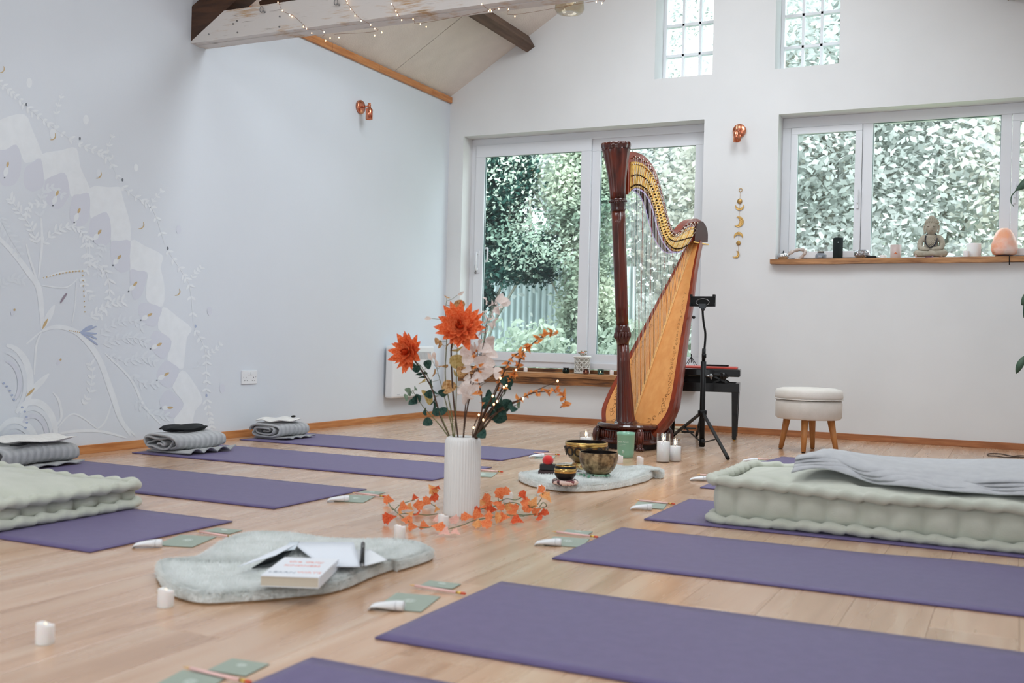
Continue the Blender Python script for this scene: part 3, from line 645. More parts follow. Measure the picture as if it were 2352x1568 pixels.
# --- column axis leans forward
ct = inpl(1415, 335); cb = inpl(1437, 975)
def cax(z): k = (z-cb[1])/(ct[1]-cb[1]); return H(cb[0]+(ct[0]-cb[0])*k, 0, z)
S = 1/ (FPX/6.5)
def wpx(n): return n*.5*S
axd = (cax(1.8)-cax(.2)).normalized(); FM = frame(axd)
def zc(y): return inpl(1420, y)[1]
prof_px = [(975, 50), (966, 46), (958, 42), (930, 39), (880, 33), (830, 29), (790, 27), (782, 29), (778, 33), (772, 34), (766, 31), (760, 34), (754, 33), (750, 29), (745, 28), (700, 28.5), (600, 30), (520, 31), (485, 31), (481, 34), (478, 32), (474, 33), (468, 35), (463, 37), (459, 35), (456, 35), (440, 36), (410, 41), (380, 50), (355, 59), (345, 64), (342, 63), (338, 66), (332, 66), (329, 62), (328, 40)]
def flute(n, d): return lambda a, z: 1-d*(.5+.5*math.cos(n*a))**.6
base = cax(0.0)
def col_lathe(mb, seg, fl=None, n=72):
    L0 = []
    for y, wd in seg: z = zc(y); L0.append((wpx(wd), (z)/axd.z))
    mb.lathe(L0, n, cax(0), M=FM, rf=fl)
mb = MB(); col_lathe(mb, prof_px[0:7], flute(14, .08)); colm = obj('column', mb, M_MAH, harp)
mb = MB(); col_lathe(mb, prof_px[6:15]); obj('carved_collar', mb, M_MAHD, colm)
mb = MB(); col_lathe(mb, prof_px[14:19], flute(14, .03)); obj('shaft', mb, M_MAH, colm)
mb = MB(); col_lathe(mb, prof_px[18:26]); obj('bead_ring', mb, M_MAHD, colm)
for k in range(20):
    a = 2*PI*k/20; mb = MB(); p = cax(zc(463))+FM @ Vector((math.cos(a)*wpx(37), math.sin(a)*wpx(37), 0)); mb.ell(p, .007, .007, .007, 8, 6); obj('bead', mb, M_MAHD, colm)
for k in range(16):
    a = 2*PI*k/16; mb = MB(); p = cax(zc(769))+FM @ Vector((math.cos(a)*wpx(33), math.sin(a)*wpx(33), 0)); mb.ell(p, .009, .009, .022, 8, 8); obj('carved_leaf', mb, M_MAHD, colm)
mb = MB(); col_lathe(mb, prof_px[25:32], flute(12, .07)); obj('capital', mb, M_MAH, colm)
mb = MB(); col_lathe(mb, prof_px[30:], lambda a, z: 1+.03*math.cos(12*a)); obj('crown', mb, M_MAHD, colm)
mb = MB(); mb.lathe([(.085, zc(985)), (.10, zc(983)), (.095, zc(977)), (.075, zc(972)), (.06, zc(966))], 40, cax(0)*1.0, M=FM, rf=lambda a, z: 1+.06*abs(math.sin(5*a))); obj('carved_foot', mb, M_MAHD, colm)
# --- base: D-shaped pedal box with mouldings and claw feet
def Dsh(z, g, n=28):
    P = []
    for i in range(n+1):
        a = PI/2+PI*i/n; P.append(H(.02+math.cos(a)*(.155+g), math.sin(a)*(.195+g), z))
    P.append(H(.24, -(.17+g), z)); P.append(H(.24, (.17+g), z)); return P
def Dsolid(mb, lv):
    rings = [Dsh(z, g) for z, g in lv]; k = len(rings[0]); vs = [p for r in rings for p in r]; fs = []
    for j in range(len(rings)-1):
        for i in range(k): i2 = (i+1) % k; fs.append((j*k+i, j*k+i2, (j+1)*k+i2, (j+1)*k+i))
    fs.append(tuple(range(k))); fs.append(tuple((len(rings)-1)*k+i for i in range(k))); mb.add(vs, fs)
mb = MB(); Dsolid(mb, [(.035, -.01), (.045, .004), (.058, -.004), (.062, -.016), (.115, -.022), (.122, -.012), (.132, .004), (.142, .006), (.152, -.004), (.156, -.02)]); pbx = obj('pedal_box', mb, M_MAHD, harp)
for i in range(26):
    a = PI/2+PI*(i+.5)/26
    if abs(a-PI*1.05) < .0: continue
    mb = MB(); p = H(.02+math.cos(a)*.138, math.sin(a)*.178, .089); mb.tube([p+Z*-.022, p+Z*.022], .0055, 6); obj('fluting', mb, M_MAH, pbx)
for s in (-1, 1):
    for u, w_ in ((-.075, .150), (.2, .178)):
        mb = MB(); b = H(u, s*w_, 0); dd = (HD*(-1 if u < 0 else .1)+HW*s*.8).normalized()
        pts = catmull([b+Z*.128-dd*.012, b+Z*.105+dd*.004, b+Z*.07+dd*.004, b+Z*.03+dd*.010, b+Z*.014+dd*.026], 4)
        mb.tube(pts, [.014, .019, .023, .025, .026, .026, .025, .024, .022, .021, .020, .020, .020, .019, .017, .014, .012][:len(pts)], 12); ft = obj('claw_foot', mb, M_MAHD, harp)
        sd = Vector((-dd.y, dd.x, 0))
        for k in (-1, 0, 1):
            mb = MB(); mb.ell(b+Z*.011+dd*.034+sd*k*.016, .010, .010, .011, 8, 6); obj('toe', mb, M_MAHD, ft)
        for k in range(-2, 3):
            mb = MB(); q = b+dd*.024+sd*k*.009; mb.tube([q+Z*.115, q+Z*.075+dd*.004, q+Z*.04], [.003, .006, .002], 6); obj('carved_rib', mb, M_MAH, ft)
mb = MB(); Dsolid(mb, [(.002, -.04), (.034, -.04)]); obj('underside', mb, mat('harp_under', (32, 20, 16), .6), pbx)
for k, dx in enumerate((-.13, -.08, .08, .13)):
    mb = MB(); mb.tube([H(.2, dx, .04), H(.31, dx*1.3, .045)], .006, 8); mb.box(-.012, .012, -.02, .02, -.004, .004, M=Matrix.Translation(H(.32, dx*1.35, .047))); obj('pedal', mb, M_BRASS, harp)
# --- soundboard
ctop = inpl(1594, 556); cbot = inpl(1461, 941); A0 = H(ctop[0], 0, ctop[1]); B0 = H(cbot[0], 0, cbot[1]); ED = (B0-A0).normalized(); NB = ED.cross(HW); NB = NB if NB.dot(HD) < 0 else -NB
BL0 = (B0-A0).length
WID = [(-.012, .036), (.15, .052), (.3, .074), (.48, .104), (.65, .128), (.85, .160), (1.0, .186), (1.15, .212), (1.24, .222), (1.30, .222), (1.36, .205), (1.42, .172), (1.46, .13), (1.485, .07), (1.493, .012)]
wp = catmull([(a, b, 0) for a, b in WID], 4)
def BP(s, t, n=0): return A0+ED*s+HW*t+NB*n
KS = BL0/1.30
PR = [(p.x*KS if p.x > 0 else p.x, p.y) for p in wp]
mb = MB(); mb.strip([BP(s, -t) for s, t in PR], [BP(s, t) for s, t in PR], -NB*.004); sb = obj('soundboard', mb, M_SPR, harp)
mb = MB(); mb.prism([BP(.0, -.006, .001), BP(.0, .006, .001), BP(BL0*1.1, .012, .001), BP(BL0*1.1, -.012, .001)], NB*.007); obj('string_rib', mb, M_SPL, harp)
# rim round the board and rounded shell behind it
def off(s, t, g):
    return s+(g if s > 1.25*KS else 0)*min(1, (s-1.25*KS)/(.15)) if s > 1.25*KS else s, t+g*(1 if s < 1.3*KS else max(.1, (1.5*KS-s)/(.2*KS)))
for s_ in (-1, 1):
    mb = MB(); A = [BP(s, s_*t, .004) for s, t in PR]; B = []
    for s, t in PR: g = .012+.018*min(1, max(0, s/1.0)); a, b = off(s, t, g); B.append(BP(a, s_*b, .004))
    mb.strip(A, B, -NB*.03); obj('rim', mb, M_MAHR, harp)
mb = MB(); rows = []
for s, t in PR:
    g = .010+.018*min(1, max(0, s/1.0)); a, b = off(s, t, g); row = []; dpt = (.05+.15*min(1, max(0, s)/1.2))*(1 if s < 1.2*KS else max(.25, 1-(s-1.2*KS)/.45))
    for i in range(15): th = PI*i/14; row.append(BP(a, -b*math.cos(th), -.022-dpt*math.sin(th)**.8))
    rows.append(row)
n = 15; vs = [p for r in rows for p in r]; fs = [(j*n+i, j*n+i+1, (j+1)*n+i+1, (j+1)*n+i) for j in range(len(rows)-1) for i in range(n-1)]; mb.add(vs, fs, True)
mb.add(rows[0], [tuple(range(n))]); obj('soundbox_shell', mb, M_MAHR, harp)
k = ony(1584, 733, H(.75, .2, .8).y); mb = MB(); mb.ell(BP(.58, .165, -.035), .011, .011, .011); obj('knob', mb, mat('black_rubber', (22, 22, 24), .4), harp)
# inlaid scroll decoration on the board: fine curling lines down both lower sides
mi = MB(); rr = random.Random(4)
for s_ in (-1, 1):
    for i in range(34):
        f = i/33; s = (.42+.98*f)*KS; wdt = np.interp(s, [a for a, b in PR], [b for a, b in PR]); t = wdt-.022-.012*rr.random() - (0.11*max(0, f-.78)/.22*rr.random())
        r0 = .004+.013*f; ph = rr.uniform(0, 6.28)
        pts = [BP(s+math.sin(ph+q*.5)*r0*(1-q/15)*1.4, s_*(t+math.cos(ph+q*.5)*r0*(1-q/15)), .0006) for q in range(13)]
        mi.tube(pts, .0007, 4)
        for q in range(3): mi.ell(BP(s+rr.uniform(-.015, .015), s_*(t+rr.uniform(-.014, .010)), .0005), .0028*(.5+f), .0028*(.5+f), .001, 6, 4)
tag(obj('scroll_inlay', mi, M_INK, sb), kind='stuff')
# --- neck, outline in the harp's own plane
NT = [(1434, 349), (1450, 350), (1470, 358), (1487, 376), (1499, 398), (1509, 428), (1518, 464), (1526, 498), (1534, 522), (1543, 535), (1553, 530), (1564, 517), (1577, 506), (1590, 502), (1602, 508), (1610, 522), (1613, 540), (1613, 553)]
NBm = [(1583, 556), (1578, 556), (1568, 566), (1556, 576), (1546, 579), (1533, 576), (1521, 563), (1511, 547), (1502, 522), (1494, 492), (1486, 466), (1476, 446), (1462, 435), (1450, 433), (1442, 437), (1434, 447)]
def hp3(q, off_=0): u, z = inpl(*q); return H(u, off_, z)
def smooth_px(L, n): return [(p.x, p.y) for p in catmull([(a, b, 0) for a, b in L], n)]
top = [inpl(*q) for q in smooth_px(NT, 3)]; bot = [inpl(*q) for q in smooth_px(NBm, 3)][::-1]
def resample(L, n):
    P = [Vector((a, b)) for a, b in L]; d = [0]
    for a, b in zip(P, P[1:]): d.append(d[-1]+(b-a).length)
    T = np.linspace(0, d[-1], n); return list(zip(np.interp(T, d, [p.x for p in P]), np.interp(T, d, [p.y for p in P])))
tr_ = resample(top, 60); br_ = resample(bot, 60)
mb = MB(); mb.strip([H(u, -.028, z) for u, z in tr_], [H(u, -.028, z) for u, z in br_], HW*.056); neck = obj('neck', mb, M_MAHR, harp)
# brass action plate on the camera side, inset from the edges
def lerp2(a, b, t): return (a[0]*(1-t)+b[0]*t, a[1]*(1-t)+b[1]*t)
side = -1 if (O3-C0).dot(HW) < 0 else 1
pl = lambda t, k: lerp2(tr_[k], br_[k], t)
ks = list(range(1, 53))
mb = MB(); mb.strip([H(*[pl(.26, k)[0], side*.030, pl(.26, k)[1]]) for k in ks], [H(pl(.97, k)[0], side*.030, pl(.97, k)[1]) for k in ks], HW*side*.003); obj('action_plate', mb, M_BRASS, neck)
# pins and strings
M_STRW = mat('gut_string', (226, 222, 216), .4); M_STRR = mat('red_string', (170, 50, 40), .4); M_STRB = mat('dark_string', (60, 56, 60), .4)
NS = 47
pinm = MB().lathe([(.0042, 0), (.0042, .010), (.003, .013)], 8).mesh('tuning_pin'); pinm.materials.append(M_CHR)
dscm = MB().lathe([(.005, 0), (.005, .006)], 6).mesh('disc'); dscm.materials.append(mat('disc_brass', (66, 44, 22), .4, 1))
Rz = frame(HW*side).to_euler()
for i in range(NS):
    f = i/(NS-1); k = 2+f*49.5; k0 = int(k); fr = k-k0
    P = lambda t: tuple(a*(1-fr)+b*fr for a, b in zip(pl(t, k0), pl(t, k0+1)))
    ptp = P(.13 if i % 2 else .17); pmid = P(.33); pl1 = P(.62); pl2 = P(.9)
    def put(me, nm, uz, offw):
        o = bpy.data.objects.new(nm, me); COL.objects.link(o); o.parent = neck; o.location = H(uz[0], side*offw, uz[1])-Vector((hx, hy, 0)); o.rotation_euler = Rz
    put(pinm, 'tuning_pin', ptp, .028); put(pinm, 'tuning_pin', pmid, .032)
    if i % 1 == 0: put(dscm, 'disc', pl1, .033); put(dscm, 'disc', pl2, .033)
    # string runs from the plate down to the rib, landing nearer the shoulder for short ones
    sb_s = BL0*(1.06-.99*f**1.05); e = BP(sb_s, 0, .008)
    u_e = (e-Vector((hx, hy, 0))).dot(HD)
    mb = MB(); col = M_STRB if i % 7 == 3 else (M_STRR if i % 7 == 0 else M_STRW)
    rad = .0014 if i < 14 else .0011
    mb.tube([H(ptp[0], side*.038, ptp[1]), H(pmid[0], side*.040, pmid[1]), H(pl2[0], side*.036, pl2[1]), e], rad, 5); obj('string', mb, col, harp)
# lilac lines along both lower neck edges, given slight emission
M_LIL = mat('lilac_line', (206, 200, 240), .35, emit=.25, emitc=(200, 195, 255))
mb = MB(); mb.tube([H(u, side*.024, z-.004) for u, z in br_[4:54]], .0042, 6); obj('edge_line', mb, M_LIL, neck)
mb = MB(); mb.tube([H(u, -side*.024, z-.004) for u, z in br_[4:54]], .0042, 6); obj('edge_line', mb, M_LIL, neck)
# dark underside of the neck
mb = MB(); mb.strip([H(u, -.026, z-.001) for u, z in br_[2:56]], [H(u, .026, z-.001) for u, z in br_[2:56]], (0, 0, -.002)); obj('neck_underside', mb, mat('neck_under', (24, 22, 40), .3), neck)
# shoulder cap over the top of the soundbox
mb = MB(); sh = [q for q in tr_[46:60]]
cap_px = smooth_px([(1583, 556), (1585, 530), (1592, 512), (1600, 509), (1608, 518), (1613, 535), (1613, 556)], 4)
mb.prism([H(inpl(*q)[0], -.042, inpl(*q)[1]) for q in cap_px], HW*.084); obj('shoulder', mb, mat('harp_shoulder', (58, 20, 12), .5, rgb2=(76, 28, 16), nscale=4), harp)
mb = MB(); q0, q1 = inpl(1580, 556), inpl(1614, 556); mb.box(0, 1, -.5, .5, 0, 1, M=Matrix.Translation(H(q0[0]-.005, 0, q0[1]-.004)) @ Matrix(((HD.x*(q1[0]-q0[0]+.01), HW.x*.092, 0, 0), (HD.y*(q1[0]-q0[0]+.01), HW.y*.092, 0, 0), (0, 0, .008, 0), (0, 0, 0, 1)))); obj('shoulder_band', mb, M_BRASS, harp)
# ================================================================= MATS, FUTONS, BLANKETS
def mat_mat():
    m = mat('mat_purple', (84, 71, 117), .5, rgb2=(90, 77, 123), nscale=30, bump=.12, bscale=450, sheen=.12, spec=.7); return m
MM = mat_mat()
# a mat that is one sheet is one mesh: keep it simple and top-level
def yoga_mat(x0, y0, x1, y1, label, curl=(0, 0), wave=0, skew=0, seed=0):
    ln, wd = x1-x0, y1-y0; rr = random.Random(seed); p1, p2 = rr.uniform(0, 6), rr.uniform(0, 6)
    def f(u, v):
        x = u*ln; z = .001
        if wave: z += max(0, wave*(math.sin(x*5.2+p1)*.6+math.sin(x*3.1+p2)*.5))*(v**2)*min(1, max(0, (x-.5)*2))
        if curl[0]: z += curl[0]*max(0, 1-x/.12)**2*(1-v)**1.5
        return (x0+x+skew*v, y0+v*wd, z)
    mb = MB(); mb.grid(f, 80, 14, thick=(0, 0, .0045)); o = obj('yoga_mat', mb, MM, None, org=(x0, y0, 0)); return tag(o, label, 'yoga mat', 'purple yoga mats laid out in two rows')
yoga_mat(-4.24, 5.02, -2.465, 5.63, 'purple yoga mat furthest back in the left row, pointing at the harp', seed=1, skew=.01)
yoga_mat(-4.20, 4.12, -2.37, 4.72, 'purple yoga mat second from the back, its end behind the white vase', seed=2)
yoga_mat(-4.22, 3.10, -2.45, 3.71, 'dark purple yoga mat just behind the left floor futon', seed=3)
yoga_mat(-4.18, 2.20, -2.395, 2.81, 'purple yoga mat lying under the left floor futon', seed=4)
yoga_mat(-1.245, 5.60, .58, 6.22, 'purple yoga mat in front of the cream stool, with a curled near corner', curl=(.022, 0), wave=.016, seed=5, skew=.02)
yoga_mat(-1.27, 4.62, .56, 5.17, 'purple yoga mat whose tip shows behind the right futon', seed=6)
yoga_mat(-1.21, 3.655, .60, 4.245, 'purple yoga mat lying under the right floor futon', seed=7)
yoga_mat(-1.22, 2.84, .58, 3.445, 'purple yoga mat in front of the right futon, gently rippled along its far edge', wave=.014, seed=8)
yoga_mat(-1.215, 1.885, .59, 2.49, 'large purple yoga mat across the lower right foreground', wave=.004, seed=9)
yoga_mat(-1.245, 1.10, .57, 1.705, 'purple yoga mat cut off by the bottom edge of the picture', seed=10)

M_FUT = mat('futon_cotton', (196, 199, 186), .9, rgb2=(186, 190, 176), nscale=12, bump=.25, bscale=300, sheen=.3)
def futon(label, x0, y0, x1, y1, hgt, seed, dome=.03, rz=0):
    t = thing('floor_futon', label, 'futon', (x0, y0, 0), rz, group='sage tufted floor futons'); rr = random.Random(seed); L_, W_ = x1-x0, y1-y0
    zb = .0065
    # perimeter path
    R = .06
    def per(n, g=0):
        pts = []; c = [(L_-R, R, -PI/2), (L_-R, W_-R, 0), (R, W_-R, PI/2), (R, R, PI)]
        for cx_, cy_, a0 in c:
            for k in range(7): a = a0+PI/2*k/6; pts.append((cx_+(R+g)*math.cos(a), cy_+(R+g)*math.sin(a)))
        P = [Vector((a, b, 0)) for a, b in pts]+[Vector((pts[0][0], pts[0][1], 0))]; d = [0]
        for a, b in zip(P, P[1:]): d.append(d[-1]+(b-a).length)
        T = np.linspace(0, d[-1], n, endpoint=False); return [(np.interp(q, d, [p.x for p in P]), np.interp(q, d, [p.y for p in P])) for q in T], d[-1]
    n = int(2*(L_+W_)/.008); pp, tot = per(n); tuft = .105
    def wav(s, k): return .006*math.sin(s*3.1+seed+k)+.004*math.sin(s*7.7+2*seed+k)
    # side wall with vertical pillows
    rows = []; m = 9
    for j in range(m):
        q = j/(m-1); row = []
        for i in range(n):
            s = tot*i/n; ph = (s/tuft) % 1; puff = abs(math.sin(PI*ph))**.5*.022*math.sin(PI*q)**.6
            x, y = pp[i]; i2 = (i+1) % n; tx, ty = pp[i2][0]-x, pp[i2][1]-y; l = math.hypot(tx, ty) or 1; nx_, ny_ = ty/l, -tx/l
            row.append((x+nx_*(puff-.016), y+ny_*(puff-.016), zb+.014+(hgt-.03)*q+wav(s, 1)*q+max(0, wav(s, 5))*(1-q)))
        rows.append(row)
    mb = MB(); vs = [p for r in rows for p in r]; fs = []
    for j in range(m-1):
        for i in range(n): i2 = (i+1) % n; fs.append((j*n+i, j*n+i2, (j+1)*n+i2, (j+1)*n+i))
    mb.add(vs, fs, True)
    # top
    def tf(u, v):
        x, y = u*L_, v*W_; ex = min(u, 1-u)*L_; ey = min(v, 1-v)*W_; e = min(ex, ey)
        z = hgt+dome*(1-math.exp(-e/.10))+.006*math.sin(x*6+seed)*math.sin(y*8+seed)+.004*math.sin(x*13+y*9)
        for tx in np.arange(.22, L_, .3):
            for ty in (W_*.27, W_*.73):
                d2 = (x-tx)**2+(y-ty)**2; z -= .02*math.exp(-d2/.0016)
        c = .0
        if ex < R and ey < R:
            fx, fy = R-ex, R-ey; d = math.hypot(fx, fy)
            if d > R: k = R/d; x = (R-fx*k) if u < .5 else L_-(R-fx*k); y = (R-fy*k) if v < .5 else W_-(R-fy*k)
        return (x, y, zb+z-.022)
    mb.grid(tf, 90, 44); body = obj('cushion_body', mb, M_FUT, t)
    mb = MB(); mb.grid(lambda u, v: (.02+u*(L_-.04), .02+v*(W_-.04), zb+.008+.0), 6, 4); obj('base_cloth', mb, M_FUT, t)
    for lev, zz, nm in ((0, zb+.012, 'piped_edge'), (1, zb+hgt-.012, 'piped_edge')):
        mb = MB(); vs = []; fs = []; nn = 10
        for i in range(n):
            s = tot*i/n; tf2 = .085+.0*lev; ph = (s/tf2+.37*lev+.15*math.sin(s*2.3)) % 1
            r = .0120+.0120*abs(math.sin(PI*ph))**.45
            x, y = pp[i]; i2 = (i+1) % n; i0 = i-1; tx, ty = pp[i2][0]-pp[i0][0], pp[i2][1]-pp[i0][1]; l = math.hypot(tx, ty) or 1; nx_, ny_ = ty/l, -tx/l
            zc_ = zz+(wav(s, 1) if lev else max(0, wav(s, 5)))+.003*math.sin(2*PI*ph); ox = .008+.004*math.sin(2*PI*ph+1)
            for k in range(nn):
                a = 2*PI*k/nn; vs.append((x+nx_*(ox+r*math.cos(a)), y+ny_*(ox+r*math.cos(a)), max(zb+.001, zc_+r*.85*math.sin(a))))
        for i in range(n):
            i2 = (i+1) % n
            for k in range(nn): k2 = (k+1) % nn; fs.append((i*nn+k, i*nn+k2, i2*nn+k2, i2*nn+k))
        mb.add(vs, fs, True); obj(nm, mb, M_FUT, t)
    tf_m = MB().ell((0, 0, 0), .006, .006, .003, 8, 4).mesh('tuft_button'); tf_m.materials.append(M_FUT)
    for tx in np.arange(.22, L_, .3):
        for ty in (W_*.27, W_*.73):
            o = bpy.data.objects.new('tuft_button', tf_m); COL.objects.link(o); o.parent = body; u, v = tx/L_, ty/W_; p = tf(u, v); o.location = (tx, ty, p[2]+.001)
    return t
futon('sage tufted floor futon at the left edge, lying bare on its purple mat', -4.05, 2.18, -2.865, 2.86, .095, 1, dome=.05)
futon('sage tufted floor futon on the right with a grey blanket spread over it', -.985, 3.72, .52, 4.36, .155, 5, dome=.035)

# grey blanket laid over the right futon, four layers with rippled front edges
M_BLK = mat('blanket_grey', (186, 188, 191), .95, rgb2=(176, 178, 182), nscale=30, bump=.3, bscale=400, sheen=.4)
bt = thing('folded_blanket', 'light grey folded blanket draped over the top of the right futon', 'blanket', (-.72, 3.86, .17))
def edge_y(x, k): return .0+.035*math.sin(x*5.5+.6)+.02*math.sin(x*13+k*.2)+.008*math.sin(x*31+k)
for k in range(4):
    def bf(u, v, k=k):
        x = u*1.22; y0_ = edge_y(x, k)-.016*(3-k)+.012*math.sin(x*9+k)*.6; y = y0_+v*(.46-y0_)
        z = .032+.0105*k+.016*math.sin(x*7+y*5+.3)*(1-.3*v)+.010*math.sin(x*17-y*11+k*.3)*math.exp(-v*2)+.016*math.exp(-((x-.62)**2)/.006)*math.exp(-v*3)+.004*math.sin(y*40+x*6)*(.4 if k == 3 else 0)
        z += .012*math.exp(-v*8)*math.sin(x*9+1)-(.026*math.exp(-v*18))
        x2 = x+.05*(v)*(1-u)*1.2
        return (x2, y, max(z, .004+.008*k))
    mb = MB(); mb.grid(bf, 90, 30, thick=(0, 0, .0052)); obj('fold', mb, M_BLK, bt)

# folded striped blankets on the left mats
M_TOW = mat('striped_wool_blanket', (150, 152, 154), .95, bump=.35, bscale=350, sheen=.4)
# woven bands across the blanket
tnt = M_TOW.node_tree; tb = tnt.nodes['Principled BSDF']; tcx = tnt.nodes.new('ShaderNodeTexCoord'); sp = tnt.nodes.new('ShaderNodeSeparateXYZ'); mth = tnt.nodes.new('ShaderNodeMath'); mth.operation = 'MULTIPLY'; mth.inputs[1].default_value = 160
sn = tnt.nodes.new('ShaderNodeMath'); sn.operation = 'SINE'; rp_ = tnt.nodes.new('ShaderNodeValToRGB'); mr_ = tnt.nodes.new('ShaderNodeMapRange'); mr_.inputs['From Min'].default_value = -1
tnt.links.new(tcx.outputs['Object'], sp.inputs[0]); tnt.links.new(sp.outputs['Y'], mth.inputs[0]); tnt.links.new(mth.outputs[0], sn.inputs[0]); tnt.links.new(sn.outputs[0], mr_.inputs['Value']); tnt.links.new(mr_.outputs[0], rp_.inputs[0])
rp_.color_ramp.elements[0].color = lin((158, 160, 163)); rp_.color_ramp.elements[1].color = lin((180, 182, 184)); tnt.links.new(rp_.outputs[0], tb.inputs['Base Color'])
M_WOOL = mat('blanket_plain', (158, 160, 160), .95, bump=.3, bscale=350, sheen=.4)
def rolled(name, label, x, y, rz, wd, ht, dp, seed, ruffle=0.0, tail=.07):
    t = thing(name, label, 'blanket', (x, y, .0065), rz, group='grey striped blankets folded at the ends of the left mats'); rr = random.Random(seed)
    th = .009
    def stadium(s, hw_, hh):   # spiral around a flattened roll, s in turns
        a = 2*PI*s; cxx = math.cos(a); sxx = math.sin(a); e = 3.2
        rr_ = (abs(cxx)**e+abs(sxx)**e)**(-1/e); return cxx*rr_*hw_, sxx*rr_*hh
    turns = 2.75; pts = []
    N = 110
    for i in range(N+1):
        s = -.25+turns*i/N; k = i/N; hw_ = wd/2*(.38+.62*k); hh = ht/2*(.16+.84*k)
        a, b = stadium(s, hw_, hh); pts.append((a-(wd/2-hw_)*.35, b+ht/2))
    # the tail slides out under the roll towards +x
    mn = min(b for a, b in pts); pts = [(a, b-mn+th+.006) for a, b in pts]
    def face(v): return 1
    nv = 46; rows = []
    for a_, b_ in pts:
        rows.append((a_, b_))
    mb = MB(); n = len(rows); vs = []; fs = []
    for i, (a_, b_) in enumerate(rows):
        p0 = Vector(rows[max(i-1, 0)]); p1 = Vector(rows[min(i+1, n-1)]); tn = (p1-p0).normalized(); nn_ = Vector((tn.y, -tn.x))
        for j in range(nv):
            v = j/(nv-1); rib = .0022*math.sin(v*dp*160)*(1 if i > n*.6 else .3); edge = min(v, 1-v)*dp
            soft = -.012*math.exp(-edge/.02); wv = ruffle*math.exp(-v*5)*math.sin(i*.55+seed)*(1 if i < n*.72 else .25)
            q = Vector((a_, b_))+nn_*(rib+soft*(.6 if i > n*.6 else .1)+wv*.5)
            vs.append((q.x, (v-.5)*dp+(.012*math.sin(i*.21+seed) if v < .5 else .008*math.sin(i*.17)), max(.002, q.y+.004*math.sin(v*7+i*.05+seed))))
    for i in range(n-1):
        for j in range(nv-1): fs.append((i*nv+j, (i+1)*nv+j, (i+1)*nv+j+1, i*nv+j+1))
    mb.add(vs, fs, True); o = obj('rolled_cloth', mb, M_TOW, t); md = o.modifiers.new('s', 'SOLIDIFY'); md.thickness = th; md.offset = 0
    mb = MB(); mb.grid(lambda u, v: ((u-.5)*(wd*.9)+.01+u*tail, (v-.5)*dp*.95, .003+(.010+ruffle)*abs(math.sin(v*11+seed))*u**3), 30, 40, thick=(0, 0, .007)); obj('loose_end', mb, M_WOOL, t)
    return t
rolled('striped_blanket', 'grey striped blanket folded on the furthest left mat, topped by a white pad', -4.13, 5.28, 0.0, .235, .09, .31, 1, tail=.04)
rolled('striped_blanket', 'grey striped blanket with ruffled open folds, topped by a black eye pillow', -4.05, 4.36, -.05, .27, .095, .36, 3, ruffle=.014, tail=.07)
rolled('striped_blanket', 'darker grey striped blanket partly hidden behind the left futon', -4.16, 3.42, .05, .27, .10, .44, 6, tail=.03)
M_PAD = mat('cream_fleece', (222, 220, 214), .95, rgb2=(232, 230, 226), nscale=40, bump=.5, bscale=120, sheen=.4)
M_BLKC = mat('black_satin', (10, 14, 17), .7)
def pillow(name, label, cat, c, lx, ly, h, m, rz=0, pinch=0):
    mb = MB(); vs = []; fs = []; nu, nv = 28, 18
    def f(u, v, s):
        a, b = 2*u-1, 2*v-1; e = max(0, (1-abs(a)**3.2))*max(0, (1-abs(b)**3)); z = s*h/2*e**.5; w_ = 1-pinch*(1-a*a)*.0-.05*math.sin(9*u)
        return (a*lx/2*(1-.04*abs(b)**4), b*ly/2*w_*(1-.12*abs(a)**5), z+.005*math.sin(5*a+3*b)+h/2)
    mb.grid(lambda u, v: f(u, v, 1), nu, nv); mb.grid(lambda u, v: f(u, v, -1), nu, nv)
    o = obj(name, mb, m); o.location = c; o.rotation_euler = (0, 0, rz); return tag(o, label, cat)
pillow('fleece_pad', 'cream fleece pad resting on the furthest folded blanket', 'pad', (-4.14, 5.26, .108), .21, .25, .022, M_PAD, .05)
pillow('eye_pillow', 'black eye pillow lying on the ruffled grey blanket', 'eye pillow', (-4.07, 4.36, .113), .12, .28, .032, M_BLKC, -.12)
pillow('fleece_pad', 'cream fleece pad on the blanket behind the left futon', 'pad', (-4.16, 3.46, .118), .25, .36, .024, M_PAD, .05)
mb = MB(); mb.ell((0, 0, 0), .008, .024, .007, 8, 6); o = obj('strap_toggle', mb, M_BLKC); o.location = (-4.12, 5.385, .132); tag(o, 'small black toggle at the right end of the far cream pad', 'toggle')
mb = MB(); mb.ell((0, 0, 0), .014, .05, .006, 10, 6); o = obj('black_strap', mb, M_BLKC); o.location = (-4.05, 3.30, .120); tag(o, 'short black strap beside the cream pad behind the left futon', 'strap')

